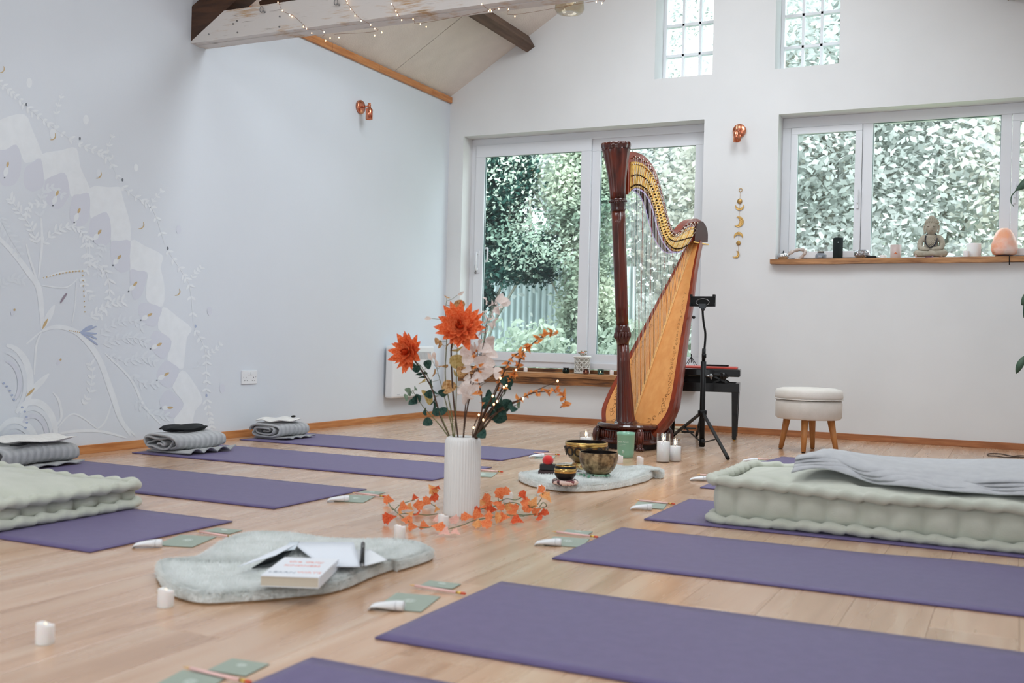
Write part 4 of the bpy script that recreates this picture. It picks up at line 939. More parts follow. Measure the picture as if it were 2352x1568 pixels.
# ---- sheepskin rugs
def skin(label, px, zt, seed, n, m1, blen=.011):
    ym = sum(q_[1] for q_ in px)/len(px); P = [onz(x, y, zt*.95*min(1, max(0, (ym+2-y)/14))) for x, y in px]
    for p_ in P: p_.z = 0
    c = sum(P, Vector())/len(P); c.z = 0
    t = thing('sheepskin_rug', label, 'rug', c); out = catmull([p-c for p in P], 6, closed=True); k = len(out)
    rr = random.Random(seed); mb = MB(); rings = [1.0, 1.0, .985, .95, .88, .7, .45, .2]; zs = [0.001, zt*.45, zt*.8, zt*.95, zt, zt, zt, zt]; vs = []; fs = []
    for q, z in zip(rings, zs):
        for i, p in enumerate(out): vs.append((p.x*q, p.y*q, z+(.006*math.sin(p.x*q*14+seed)*math.sin(p.y*q*11) if q < .97 else 0)))
    for j in range(len(rings)-1):
        for i in range(k): i2 = (i+1) % k; fs.append((j*k+i, j*k+i2, (j+1)*k+i2, (j+1)*k+i))
    vs.append((0, 0, zt)); L_ = (len(rings)-1)*k
    for i in range(k): fs.append((L_+i, L_+(i+1) % k, len(vs)-1))
    mb.add(vs, fs, True); base = obj('wool_body', mb, m1, t)
    hb_ = MB(); hb_.prism([(p.x*1.004, p.y*1.006, .0006) for p in out], (0, 0, .004)); obj('hide_backing', hb_, mat('hide_backing', (132, 104, 74), .9), t)
    # wool pile: short blades
    pts = []; poly = [(p.x, p.y) for p in out]
    q = np.sqrt(rng.uniform(0, 1, n)); q[: n//3] = rng.uniform(.93, 1.0, n//3); idx = rng.integers(0, k, n); fr = rng.uniform(0, 1, n)
    A = np.array(poly); B = np.roll(A, -1, 0); bx = (A[idx]*(1-fr)[:, None]+B[idx]*fr[:, None])*q[:, None]
    z = np.interp(q, [0, .88, .95, .985, 1], [zt, zt, zt*.95, zt*.8, zt*.3])+.006*np.sin(bx[:, 0]*14+seed)*np.sin(bx[:, 1]*11)*(q < .97)
    z = np.where(q > .985, rng.uniform(0.003, zt*.8, n), z)
    base_p = np.stack([bx[:, 0], bx[:, 1], z], 1); d = rng.normal(0, .30, (n, 3)); d[:, 2] = np.abs(d[:, 2])+.9; d[:, 0] += .5; nr = bx/np.maximum(1e-6, np.linalg.norm(bx, axis=1))[:, None]
    d[:, :2] += nr*(q > .965)[:, None]*1.3; d /= np.linalg.norm(d, axis=1)[:, None]
    s = rng.normal(size=(n, 3)); s -= d*(s*d).sum(1)[:, None]; s /= np.linalg.norm(s, axis=1)[:, None]
    ln = blen*rng.uniform(.6, 1.2, n)[:, None]; v = np.empty((n, 3, 3)); v[:, 0] = base_p-s*.0014; v[:, 1] = base_p+s*.0014; v[:, 2] = base_p+d*ln; v[:, :, 2] = np.maximum(v[:, :, 2], .001)
    me = bpy.data.meshes.new('wool_pile'); me.vertices.add(n*3); me.vertices.foreach_set('co', v.reshape(-1)); me.loops.add(n*3); me.loops.foreach_set('vertex_index', np.arange(n*3, dtype=np.int32))
    me.polygons.add(n); me.polygons.foreach_set('loop_start', np.arange(0, n*3, 3, dtype=np.int32)); me.polygons.foreach_set('loop_total', np.full(n, 3, dtype=np.int32)); me.update(calc_edges=True); me.materials.append(leafmat('wool_fibre', (234, 237, 235), (244, 246, 245), 20, .5))
    o = bpy.data.objects.new('wool_pile', me); COL.objects.link(o); o.parent = t; o['kind'] = 'stuff'; return t
M_WOOLR = mat('sheepskin_wool', (222, 226, 223), .95, rgb2=(232, 235, 233), nscale=40, sheen=.3, bump=.2, bscale=160)
RL = [(360, 1318), (380, 1292), (440, 1283), (472, 1268), (510, 1240), (570, 1222), (660, 1224), (760, 1236), (880, 1240), (960, 1248), (990, 1258), (985, 1268), (920, 1288), (900, 1312), (850, 1330), (800, 1352), (760, 1364), (720, 1370), (640, 1378), (540, 1386), (460, 1388), (400, 1372), (368, 1345)]
skin('pale sage sheepskin rug on the floor in front, holding the book and papers', RL, .03, 3, 70000, M_WOOLR)
RC = [(1192, 1104), (1205, 1090), (1250, 1076), (1300, 1066), (1380, 1064), (1440, 1073), (1485, 1070), (1520, 1076), (1521, 1088), (1500, 1096), (1480, 1108), (1420, 1122), (1360, 1130), (1310, 1131), (1260, 1126), (1215, 1116)]
skin('pale sage sheepskin rug with bowls in front of the harp', RC, .035, 5, 50000, M_WOOLR, .011)
# ================================================================= THINGS ON THE FLOOR
M_PAPER = mat('white_paper', (228, 232, 236), .7)
M_CARD = mat('sage_card', (152, 164, 152), .7); M_CARDP = mat('card_print', (205, 215, 208), .6)
M_PINK = mat('pencil_pink', (238, 196, 190), .4); M_RED = mat('pencil_rubber', (206, 84, 54), .6); M_FER = mat('ferrule', (206, 170, 90), .3, 1); M_TUBE = mat('white_plastic_tube', (226, 228, 230), .35)
M_WOODTIP = mat('pencil_wood', (220, 180, 130), .6)
def card(px, py, w_, h_, rz, label, cat='card', name='greeting_card', tilt=0, z=.001):
    p = onz(px, py, 0); t = thing(name, label, cat, (p.x, p.y, z), rz)
    mb = MB(); mb.box(-w_/2, w_/2, -h_/2, h_/2, 0, .0016); obj('sheet', mb, M_CARD, t)
    mb = MB(); mb.tube([(w_*.12*math.cos(a), .01+h_*.10*math.sin(a), .0017) for a in np.linspace(0, 2*PI, 17)], .0008, 4, cap=False); 
    for k in range(6):
        a = 2*PI*k/6; mb.ell((w_*.06*math.cos(a), .01+h_*.05*math.sin(a), .0017), w_*.035, h_*.02, .0005, 8, 4, M=rotm('Z', a))
    e = obj('printed_emblem', mb, M_CARDP, t); e['kind'] = 'stuff'; return t
def pencil(px, py, rz, label, ln=.16, z=.001):
    p = onz(px, py, 0); t = thing('pencil', label, 'pencil', (p.x, p.y, z+.0035), rz); Mx = rotm('Y', PI/2)
    mb = MB(); mb.lathe([(.0036, -ln/2+.012), (.0036, ln/2-.028)], 6, M=Mx); obj('barrel', mb, M_PINK, t)
    mb = MB(); mb.lathe([(.0006, -ln/2-.006), (.0036, -ln/2+.012)], 8, M=Mx); obj('sharpened_tip', mb, M_WOODTIP, t)
    mb = MB(); mb.lathe([(.0038, ln/2-.028), (.0034, ln/2-.022), (.0038, ln/2-.014)], 10, M=Mx); obj('ferrule', mb, M_FER, t)
    mb = MB(); mb.lathe([(.0036, ln/2-.014), (.0038, ln/2-.004), (.002, ln/2)], 10, M=Mx); obj('rubber', mb, M_RED, t); return t
def tube_(px, py, rz, label, ln=.082, z=.001):
    p = onz(px, py, 0); t = thing('squeeze_tube', label, 'tube', (p.x, p.y, z), rz)
    mb = MB(); vs = []; fs = []; n = 14; m = 12
    for j in range(m):
        q = j/(m-1); w_ = .019-.006*q; h = .002+.013*q**.7
        for i in range(n): a = 2*PI*i/n; vs.append((-ln/2+ln*.8*q, w_*math.cos(a), .013*q**.3+.0+h*math.sin(a)*.8+.003*(1-q)))
    mz = min(v[2] for v in vs); vs = [(a, b, c-mz) for a, b, c in vs]
    for j in range(m-1):
        for i in range(n): i2 = (i+1) % n; fs.append((j*n+i, j*n+i2, (j+1)*n+i2, (j+1)*n+i))
    fs.append(tuple(range(n))); fs.append(tuple((m-1)*n+i for i in range(n))); mb.add(vs, fs, True); obj('tube_body', mb, M_TUBE, t)
    mb = MB(); mb.lathe([(.0105, ln*.30), (.0118, ln*.32), (.0118, ln*.5), (.010, ln*.52)], 20, (0, 0, .0122), M=rotm('Y', PI/2)); obj('cap', mb, M_TUBE, t)
    return t
W = 'beside the corner of the '
SETS = [ # where, tube, card, pencil, small card
 ('large foreground mat', (888, 1401, .0), (938, 1384, .115, .155, .12), (1006, 1359, -.30, .165), (1012, 1344, .09, .06, .1)),
 ('rippled mat in front of the right futon', (1258, 1253, .1), (1303, 1245, .12, .15, .1), (1322, 1231, -.32, .165), (1326, 1223, .09, .06, .1)),
 ('mat under the right futon', (1472, 1171, .1), (1494, 1161, .12, .15, .1), (1506, 1156, -.32, .165), None),
 ('mat that peeps out behind the right futon', (1604, 1104, .1), (1634, 1099, .12, .15, .1), (1640, 1095, -.32, .165), None),
 ('mat in front of the stool', (1722, 1061, .1), (1742, 1060, .10, .13, .1), (1745, 1056, -.32, .165), None),
 ('mat under the left futon', (338, 1257, .35), (428, 1243, .12, .17, .2), (495, 1231, -.33, .165), (512, 1220, .10, .07, .1)),
 ('mat behind the left futon', (776, 1152, .35), (815, 1146, .12, .17, .2), (848, 1139, -.33, .165), (852, 1132, .10, .07, .1)),
 ('mat whose end lies behind the vase', None, (1108, 1090, .12, .17, .2), (1122, 1083, -.33, .165), None),
 ('furthest left mat', (1232, 1051, .35), (1252, 1051, .10, .15, .2), (1256, 1044, -.33, .165), None),
 ('mat cut by the bottom edge', None, (430, 1572, .10, .13, .1), (500, 1557, -.30, .165), (548, 1534, .085, .08, .1))]
for nm, tu, ca, pe, sm in SETS:
    if tu: tube_(tu[0], tu[1], tu[2]+.25, 'white squeeze tube by the end of the '+nm)
    if ca: card(ca[0], ca[1], ca[2], ca[3], ca[4]+.1, 'sage card by the end of the '+nm)
    if pe: pencil(pe[0], pe[1], pe[2]+.25, 'pink pencil by the end of the '+nm, pe[3], z=.003)
    if sm: card(sm[0], sm[1], sm[2], sm[3], sm[4], 'small card behind the pencil, '+nm, name='small_card', z=.0012)

# ---- candles and tealights
M_WAX = mat('white_wax', (236, 234, 232), .5, sub=.2); M_FLAME = mat('flame', (255, 226, 180), .5, emit=5, emitc=(255, 214, 160)); M_CGL = glassmat('candle_glass', (250, 250, 250), .0, .3)
def led_tealight(p, label, s=1.0, group='small white battery candles on the floor', nm='battery_candle'):
    t = thing(nm, label, 'candle', p, group=group); r = .0185*s; h = .042*s
    mb = MB(); mb.lathe([(r*.97, 0), (r, .002), (r, h*.86), (r*.95, h*.97), (r*.8, h*1.0), (r*.62, h*.86), (r*.3, h*.8)], 24, rf=lambda a, z: 1, cap=True)
    # drip-shaped rim: one side higher
    mb.v = [(x, y, z+(h*.10*math.cos(math.atan2(y, x)+1.9)+h*.03*math.sin(3*math.atan2(y, x)) if z > h*.8 else 0)) for x, y, z in mb.v]
    obj('wax_body', mb, M_WAX, t); mb = MB(); mb.lathe([(.003, h*.78), (.0042, h*.86), (.0026, h*.98), (.0004, h*1.06)], 10); obj('flame_bulb', mb, mat('led_flame', (250, 240, 225), .4, emit=.6, emitc=(255, 225, 180)), t); return t
for (x, y), lab in (((380, 1396), 'battery candle at the left edge of the sheepskin with the book'), ((103, 1480), 'battery candle nearest the lower left corner of the picture'), ((918, 1239), 'battery candle just left of the leaf garland, behind the sheepskin'),
                    ((1018, 1213), 'battery candle in the leaves right at the foot of the white vase'), ((1423, 1066), 'battery candle touching the green candle jar'), ((1470, 1070), 'battery candle between the green jar and the tall glass candles'),
                    ((1166, 1156), 'battery candle half hidden in the right side of the leaf garland'), ((1243, 1141), 'battery candle at the right tip of the leaf garland')):
    p = onz(x, y-3, 0); led_tealight((p.x, p.y, .0), lab)
def glass_candle(x, y, r, h, wax, label, flame=True):
    p = onz(x, y, 0); p.y += r*.8; p.x -= r*.4; t = thing('glass_candle', label, 'candle', (p.x, p.y, 0), group='white candles burning in clear glasses')
    mb = MB(); mb.lathe([(r*.9, .0), (r, .004), (r, h), (r-.002, h), (r-.002, .006), (r*.5, .005)], 36, cap=False); obj('glass', mb, M_CGL, t)
    mb = MB(); mb.lathe([(r-.0035, .006), (r-.003, .01), (r-.003, wax), (r*.8, wax-.001), (r*.2, wax-.003)], 32); obj('wax', mb, M_WAX, t)
    mb = MB(); mb.lathe([(.0012, wax-.004), (.0012, wax+.008)], 6); obj('wick', mb, mat('wick', (50, 40, 35), .8), t)
    mb = MB(); mb.lathe([(.0008, wax+.004), (.0045, wax+.013), (.0055, wax+.02), (.003, wax+.033), (.0004, wax+.045)], 12); obj('flame', mb, M_FLAME, t); return t
glass_candle(1525, 1063, .038, .158, .113, 'taller of the two glass candles right of the harp base')
glass_candle(1552, 1061, .036, .122, .085, 'shorter glass candle standing right behind the taller one')
glass_candle(1346, 1040, .037, .118, .088, 'glass candle standing left of the harp base, behind the bowls')
glass_candle(1330, 1046, .026, .080, .020, 'low lit glass candle partly hidden behind the patterned bowl')
# green jar candle
p = onz(1437, 1052, 0); M_GRN = mat('mint_ceramic', (128, 178, 152), .28, coat=.3)
t = thing('jar_candle', 'mint green ceramic jar candle with small white lettering in front of the harp base', 'candle', (p.x-.015, p.y+.04, 0))
mb = MB(); mb.lathe([(.038, 0), (.0440, .005), (.0470, .022), (.0500, .124), (.0515, .126), (.052, .142), (.0485, .142), (.048, .127), (.045, .115), (.0, .113)], 48, cap=False); mb.lathe([(.038, 0.0005), (.001, .0005)], 48, cap=False); jar = obj('jar', mb, M_GRN, t)
M_JT = mat('jar_lettering', (222, 236, 226), .4); jc = Vector(t.location); vd = (Vector((0, 0, jc.z))-Vector((jc.x, jc.y, 0))).normalized(); a0 = math.atan2(vd.y, vd.x)
def wrap_text(txt, size, z, da, r):
    me_o = text_mesh(txt, size, Matrix.Identity(4), M_JT, 'lettering', jar, thick=.0001)
    for v in me_o.data.vertices:
        a = a0+da+v.co.x/r; rr_ = r+.0006+v.co.z; v.co = Vector((rr_*math.cos(a), rr_*math.sin(a), z+v.co.y))
wrap_text('INNER PEACE', .0112, .090, -.38, .0493); wrap_text('scented candle', .0055, .078, -.38, .0489); wrap_text('calming & restoring', .005, .069, -.38, .0486)
mb = MB()
for k in range(4): a = a0-.42+.07*k; mb.tube([Vector((.0476*math.cos(a), .0476*math.sin(a), .028)), Vector((.0479*math.cos(a+.05), .0479*math.sin(a+.05), .037)), Vector((.0482*math.cos(a), .0482*math.sin(a), .045))], .0008, 5)
e = obj('printed_emblem', mb, M_JT, jar); e['kind'] = 'stuff'
mb = MB(); mb.lathe([(.002, .113), (.046, .114)], 32, cap=False); obj('wax', mb, M_WAX, t)

# ---- singing bowls
M_BR1 = mat('hammered_bronze', (96, 76, 54), .38, .6, rgb2=(176, 150, 112), nscale=38, bump=.5, bscale=60, detail=5, lo=.4, hi=.62)
M_BR2 = mat('etched_brass', (150, 122, 80), .3, .8, rgb2=(120, 90, 56), nscale=20, bump=.1)
M_BR3 = mat('bowl_black', (22, 20, 20), .35, .3); M_GOLD = mat('polished_brass', (214, 176, 106), .22, 1); M_INT = mat('bowl_inside', (24, 16, 14), .4, .3)
def bowl(px, py, r, h, zb, prof, m, mi, label, rim=None):
    p = onz(px, py, zb); t = thing('singing_bowl', label, 'bowl', (p.x, p.y, zb))
    mb = MB(); mb.lathe([(r*a, h*b) for a, b in prof], 56, cap=False); mb.lathe([(0.001, 0), (r*prof[0][0], 0)], 56, cap=False); mb.lathe([(r*prof[-1][0], h), (r*prof[-1][0]-.004, h)], 56, cap=False); b_ = obj('bowl_body', mb, m, t)
    mb = MB(); mb.lathe([(0.002, .008)]+[(r*a-.004, max(.008, h*b)) for a, b in prof], 48, cap=False); obj('inside', mb, mi, t)
    return t, b_
ZR = .037
C1 = [(.45, 0), (.62, .05), (.82, .25), (.95, .5), (1.0, .75), (.985, 1.0)]
bt1, bb1 = bowl(1374, 1087, .0885, .098, ZR+.012, C1, M_BR1, M_INT, 'large mottled bronze singing bowl at the front right of the sheepskin')
bt2, bb2 = bowl(1346, 1061, .102, .098, ZR+.032, C1, M_BR2, M_INT, 'etched brass singing bowl with circle pattern behind the mottled one')
q = onz(1345, 1086, 0)
for k in range(12):   # dark arcs and raised discs of the etched band
    a = 2*PI*k/12; mb = MB(); R_ = .102*.985; c = Vector((R_*math.cos(a), R_*math.sin(a), .055)); f3 = frame(Vector((math.cos(a), math.sin(a), -.25)))
    mb.lathe([(.023, -.002), (.023, .0012), (.0185, .0012), (.0185, -.002)], 20, c, M=f3, cap=False); obj('etched_ring', mb, mat('etch_dark', (44, 38, 34), .5, .4), bb2)
    mb = MB(); mb.lathe([(.0165, -.003), (.015, .001), (.006, .0022)], 16, c, M=f3); obj('etched_disc', mb, M_BR2, bb2)
mb = MB(); mb.lathe([(.1012, .080), (.1034, .083), (.1028, .096), (.1005, .0985), (.098, .0985)], 56, cap=False); obj('rim_band', mb, M_GOLD, bb2)
bt3, bb3 = bowl(1298, 1101, .0475, .058, ZR+.018, [(.5, 0), (.72, .08), (.95, .35), (1.0, .55), (.97, .8), (.93, 1.0)], M_BR3, M_INT, 'small black singing bowl with a brass band at the front of the sheepskin')
mb = MB(); mb.lathe([(.0462, .030), (.0485, .033), (.048, .046), (.0455, .049)], 48, cap=False); obj('brass_band', mb, M_GOLD, bb3)
mb = MB(); mb.lathe([(.044, .0605), (.0452, .062), (.043, .063)], 48, cap=False); obj('rim', mb, M_GOLD, bb3)
def ring_cushion(px, py, r, rr_, z, m, label, pz, n=40):
    p = onz(px, py, pz); mb = MB(); mb.tube([(r*math.cos(a), r*math.sin(a), rr_*.8) for a in np.linspace(0, 2*PI, n+1)], [rr_*(1+.08*math.sin(i*1.3)) for i in range(n+1)], 10, cap=False, ry=None)
    mb.lathe([(.001, rr_*.5), (r, rr_*.5)], 24, cap=False); o = obj('ring_cushion', mb, m); o.location = (p.x, p.y, z); return tag(o, label, 'cushion')
def brocade(name, c1, c2, c3):
    m = mat(name, c1, .6, sheen=.3); t = m.node_tree; b = t.nodes['Principled BSDF']; v = t.nodes.new('ShaderNodeTexVoronoi'); v.inputs['Scale'].default_value = 70; r = t.nodes.new('ShaderNodeValToRGB'); tc_ = t.nodes.new('ShaderNodeTexCoord')
    e = r.color_ramp.elements; r.color_ramp.interpolation = 'CONSTANT'; e[0].position = 0; e[0].color = lin(c1); e[1].position = .38; e[1].color = lin(c2); k = e.new(.66); k.color = lin(c3); t.links.new(tc_.outputs['Object'], v.inputs['Vector']); t.links.new(v.outputs['Color'], r.inputs[0]); t.links.new(r.outputs[0], b.inputs['Base Color']); return m
ring_cushion(1298, 1101, .047, .0105, ZR, brocade('brocade_red', (120, 44, 50), (226, 200, 190), (60, 26, 34)), 'red and cream patterned ring cushion under the small black bowl', ZR+.018)
ring_cushion(1346, 1061, .052, .0175, ZR, brocade('brocade_gold', (206, 178, 90), (226, 206, 150), (176, 120, 60)), 'gold brocade ring cushion under the etched brass bowl', ZR+.032)
ring_cushion(1374, 1087, .048, .0075, ZR, brocade('brocade_green', (56, 120, 92), (150, 190, 166), (30, 80, 60)), 'green patterned ring cushion under the mottled bronze bowl', ZR+.012)
p = onz(1258, 1087, ZR); t = thing('striker_stand', 'black wooden block stand on a dark step holding a red ball, left on the sheepskin', 'stand', (p.x, p.y, ZR), .25); M_BW = mat('black_wood', (20, 18, 20), .4); M_DB = mat('dark_brown_wood', (58, 38, 38), .45)
mb = MB(); mb.box(-.04, .04, -.028, .028, 0, .016, bev=.002); obj('step', mb, M_DB, t)
mb = MB(); mb.box(-.035, .035, -.02, .02, .0165, .044, bev=.002); obj('block', mb, M_BW, t)
mb = MB(); mb.ell((0, 0, 0), .026, .026, .024, 20, 14); o = obj('red_ball', mb, mat('red_felt', (206, 34, 30), .8, sheen=.5)); o.location = (p.x, p.y, ZR+.044+.017); tag(o, 'red felt ball resting on the black block stand', 'ball')
rr = random.Random(3); M_CRG = mat('green_fluorite', (110, 168, 138), .25, trans=.3)
def crystal(mb, c, s, seed):
    r = random.Random(seed); bm = bmesh.new(); 
    for _ in range(14): bm.verts.new((r.uniform(-1, 1)*s[0], r.uniform(-1, 1)*s[1], r.uniform(0, 1)*s[2]))
    bmesh.ops.convex_hull(bm, input=bm.verts); bm.verts.ensure_lookup_table(); vs = [v for v in bm.verts if v.link_faces]
    ix = {v: i for i, v in enumerate(vs)}; mb.add([v.co+Vector(c) for v in vs], [[ix[v] for v in f.verts] for f in bm.faces]); bm.free()
for i, (x, y) in enumerate(((1340, 1097), (1352, 1099), (1330, 1094))):
    p = onz(x, y, ZR); mb = MB(); crystal(mb, (0, 0, 0), (.013, .012, .018), i); o = obj('green_crystal', mb, M_CRG); o.location = p; tag(o, 'green crystal in front of the mottled bowl, %s' % ('in the middle of the three', 'rightmost of the three', 'leftmost of the three')[i], 'crystal', 'green crystals on the sheepskin')
for i, (x, y) in enumerate(((1322, 1082), (1330, 1087))):
    p = onz(x, y, ZR); mb = MB(); crystal(mb, (0, 0, 0), (.010, .010, .016), 9+i); o = obj('dark_stone', mb, mat('dark_stone%d' % i, ((70, 40, 44), (30, 28, 30))[i], .4)); o.location = p; tag(o, ('reddish stone tucked between the two larger bowls', 'small black stone right of the little black bowl')[i], 'stone')
# mallets lying behind the harp base
for k, (x, y, col, lab) in enumerate(((1533, 996, (176, 24, 24), 'red-headed bowl mallet with a pale handle on the floor right of the harp base'), (1540, 988, (214, 206, 188), 'cream mallet lying behind the red-headed one'))):
    p = onz(x, y, 0); t = thing('mallet', lab, 'mallet', (p.x, p.y, 0), .25); Mx = rotm('Y', PI/2)
    mb = MB(); mb.lathe([(.016, -.03), (.021, -.022), (.021, .012), (.014, .018)], 20, (0, 0, .021), M=Mx); obj('head', mb, mat('mallet_head_%d' % k, col, .6), t)
    mb = MB(); mb.lathe([(.011, .016), (.012, .09), (.010, .10)], 14, (0, 0, .021), M=Mx); obj('handle', mb, mat('mallet_handle', (226, 216, 190), .5), t)
    mb = MB(); mb.lathe([(.009, .10), (.006, .19)], 12, (0, 0, .020), M=Mx); obj('grip', mb, mat('mallet_grip', (40, 44, 44), .5), t)
# loose cable by the back wall
M_BKP = mat('black_plastic', (8, 8, 9), .5, spec=.3)
mb = MB(); a = [onz(x, y, .004) for x, y in ((2352, 1050), (2330, 1049), (2310, 1050), (2290, 1047), (2272, 1046), (2268, 1043), (2276, 1041), (2300, 1042), (2325, 1047), (2345, 1046), (2380, 1049), (2430, 1056))]
c = a[0].copy(); mb.tube(catmull([p-c+Vector((0, 0, .004)) for p in a], 5), .0035, 6); o = obj('power_cable', mb, mat('cable_brown', (84, 70, 60), .5)); o.location = (c.x, c.y, 0); tag(o, 'thin dark cable looped on the floor at the right by the skirting', 'cable')

# ---- papers and book on the front sheepskin
ZK = .042
def sheet(px4, label, name, cat, z, m, th=.0008, bend=0):
    P = [onz(x, y, z) for x, y in px4]; c = sum(P, Vector())/4; mb = MB()
    mb.grid(lambda u, v: ((P[0]*(1-u)+P[1]*u)*(1-v)+(P[3]*(1-u)+P[2]*u)*v)-c+Vector((0, 0, bend*math.sin(u*PI))), 12, 6, thick=(0, 0, th)); o = obj(name, mb, m); o.location = c; return tag(o, label, cat)
M_NB = mat('notebook_page', (222, 228, 236), .7)
t = thing('open_notebook', 'open notebook with pale blank pages and a black cover behind the paperback', 'notebook', onz(720, 1285, ZK))
no = Vector(t.location)
def quad(mb, px4, z, th, lift=(0, 0, 0, 0)):
    P = [onz(x, y, z+l)-no for (x, y), l in zip(px4, lift)]; mb.grid(lambda u, v: ((P[0]*(1-u)+P[1]*u)*(1-v)+(P[3]*(1-u)+P[2]*u)*v), 10, 5, thick=(0, 0, th))
for k in range(3): mb = MB(); quad(mb, [(672, 1246+k), (812, 1246+k), (829, 1302), (742, 1302)], ZK+.004+.003*k, .0022); obj('page_block', mb, M_NB, t)
mb = MB(); quad(mb, [(672, 1248), (688, 1246), (640, 1298), (578, 1306)], ZK+.001, .0025, (0.006, .006, .0, .0)); obj('cover', mb, mat('notebook_black', (16, 26, 28), .5), t)
mb = MB(); quad(mb, [(672, 1246), (684, 1248), (632, 1276), (545, 1302)], ZK+.012, .001, (.0, 0, .012, .004)); obj('turned_page', mb, M_NB, t)
mb = MB(); quad(mb, [(664, 1246), (686, 1245), (678, 1262), (652, 1266)], ZK+.012, .002); obj('page_marker', mb, mat('marker_pale', (206, 216, 224), .5), t)
sheet([(790, 1265), (850, 1262), (890, 1286), (838, 1300)], 'loose white sheet lying under the black pen', 'paper_sheet', 'paper', ZK+.0, M_PAPER)
pa, pb = onz(834, 1248, ZK+.018), onz(832, 1300, ZK+.018); t = thing('pen', 'black pen lying across the right edge of the notebook', 'pen', pa*.5+pb*.5); d = (pb-pa)*.5
mb = MB(); mb.tube([-d, d*.8], .0055, 12); obj('pen_barrel', mb, M_BKP, t); mb = MB(); mb.tube([d*.8, d*.93, d], [.0045, .003, .0006], 10); obj('nib', mb, M_STEEL, t); mb = MB(); mb.tube([-d*.95+Vector((.0, 0, .0065)), -d*.4+Vector((0, 0, .0065))], .0012, 6); obj('clip', mb, M_STEEL, t)
# paperback
P = [onz(x, y, ZK+.026) for x, y in ((592, 1325), (728, 1330), (774, 1284), (668, 1272))]
c = sum(P, Vector())/4; ux = (P[1]-P[0]).normalized(); wb = (P[1]-P[0]).length; hb = (((P[3]-P[0])+(P[2]-P[1]))*.5).length; rz = math.atan2(ux.y, ux.x)
t = thing('paperback_book', 'white paperback with faint pink lettering lying on the front sheepskin', 'book', (c.x, c.y, ZK), rz); hb = min(hb, .215); wb = min(wb, .145)
mb = MB(); mb.box(-wb/2+.001, wb/2-.002, -hb/2+.002, hb/2-.002, .0015, .0245); obj('page_block', mb, mat('book_pages', (206, 198, 182), .8, rgb2=(196, 188, 170), nscale=3, stretch=(1, 1, 400)), t)
M_COV = mat('book_cover', (226, 230, 236), .4)
mb = MB(); mb.box(-wb/2, wb/2, -hb/2, hb/2, .0245, .026); mb.box(-wb/2, wb/2, -hb/2, hb/2, 0, .0015); mb.box(wb/2-.0015, wb/2, -hb/2, hb/2, .0015, .0245); cv = obj('cover', mb, M_COV, t)
M_PK = mat('cover_pink', (232, 176, 168), .5); M_GY = mat('cover_grey', (176, 182, 190), .5)
def T(dx, dy): return Matrix.Translation((dx, dy, .0264))
text_mesh('the daily', .026, T(0, .055), M_PK, 'lettering', cv); text_mesh('KINDNESS', .022, T(0, .012), M_PK, 'lettering', cv, sx=.9); text_mesh('LEARN', .022, T(-.03, -.065), M_GY, 'lettering', cv); text_mesh('WAYS', .022, T(.035, -.06), M_PK, 'lettering', cv)

# ================================================================= FURNITURE AND STANDS
# cream storage stool
M_CRM = mat('cream_fabric', (222, 216, 208), .85, rgb2=(214, 208, 198), nscale=14, bump=.2, bscale=350, sheen=.3); M_LEG = mat('stool_leg_oak', (178, 116, 62), .4, rgb2=(200, 140, 84), nscale=5, stretch=(8, 8, 1))
sc_ = Vector((-1.165, 6.72, 0)); t = thing('footstool', 'round cream upholstered storage stool on four tapered wooden legs', 'stool', sc_)
R_ = .205
mb = MB(); mb.lathe([(.05, .322), (R_*.93, .324), (R_*1.0, .333), (R_*1.01, .345), (R_*1.0, .37), (R_*.96, .385), (R_*.8, .394), (R_*.4, .398), (.01, .399)], 64); obj('padded_lid', mb, M_CRM, t)
mb = MB(); mb.lathe([(.05, .20), (R_*.92, .203), (R_*.985, .215), (R_*.99, .30), (R_*.96, .318), (.05, .319)], 64); obj('seat_drum', mb, M_CRM, t)
mb = MB(); mb.tube([(R_*1.0*math.cos(a), R_*1.0*math.sin(a), .326) for a in np.linspace(0, 2*PI, 49)], .0035, 6, cap=False); obj('piping', mb, M_CRM, t)
for x, y in ((1793, 1030), (1845, 1040), (1866, 1030), (1921, 1040)):
    f_ = onz(x, y, 0)-sc_; tp = Vector((f_.x*.78, f_.y*.78, .202)); mb = MB(); mb.tube([f_+Vector((0, 0, .004)), tp], [.014, .023], 16); lg = obj('leg', mb, M_LEG, t)
    mb = MB(); mb.lathe([(.011, 0), (.011, .005)], 12, f_); obj('glide', mb, M_BKP, lg)

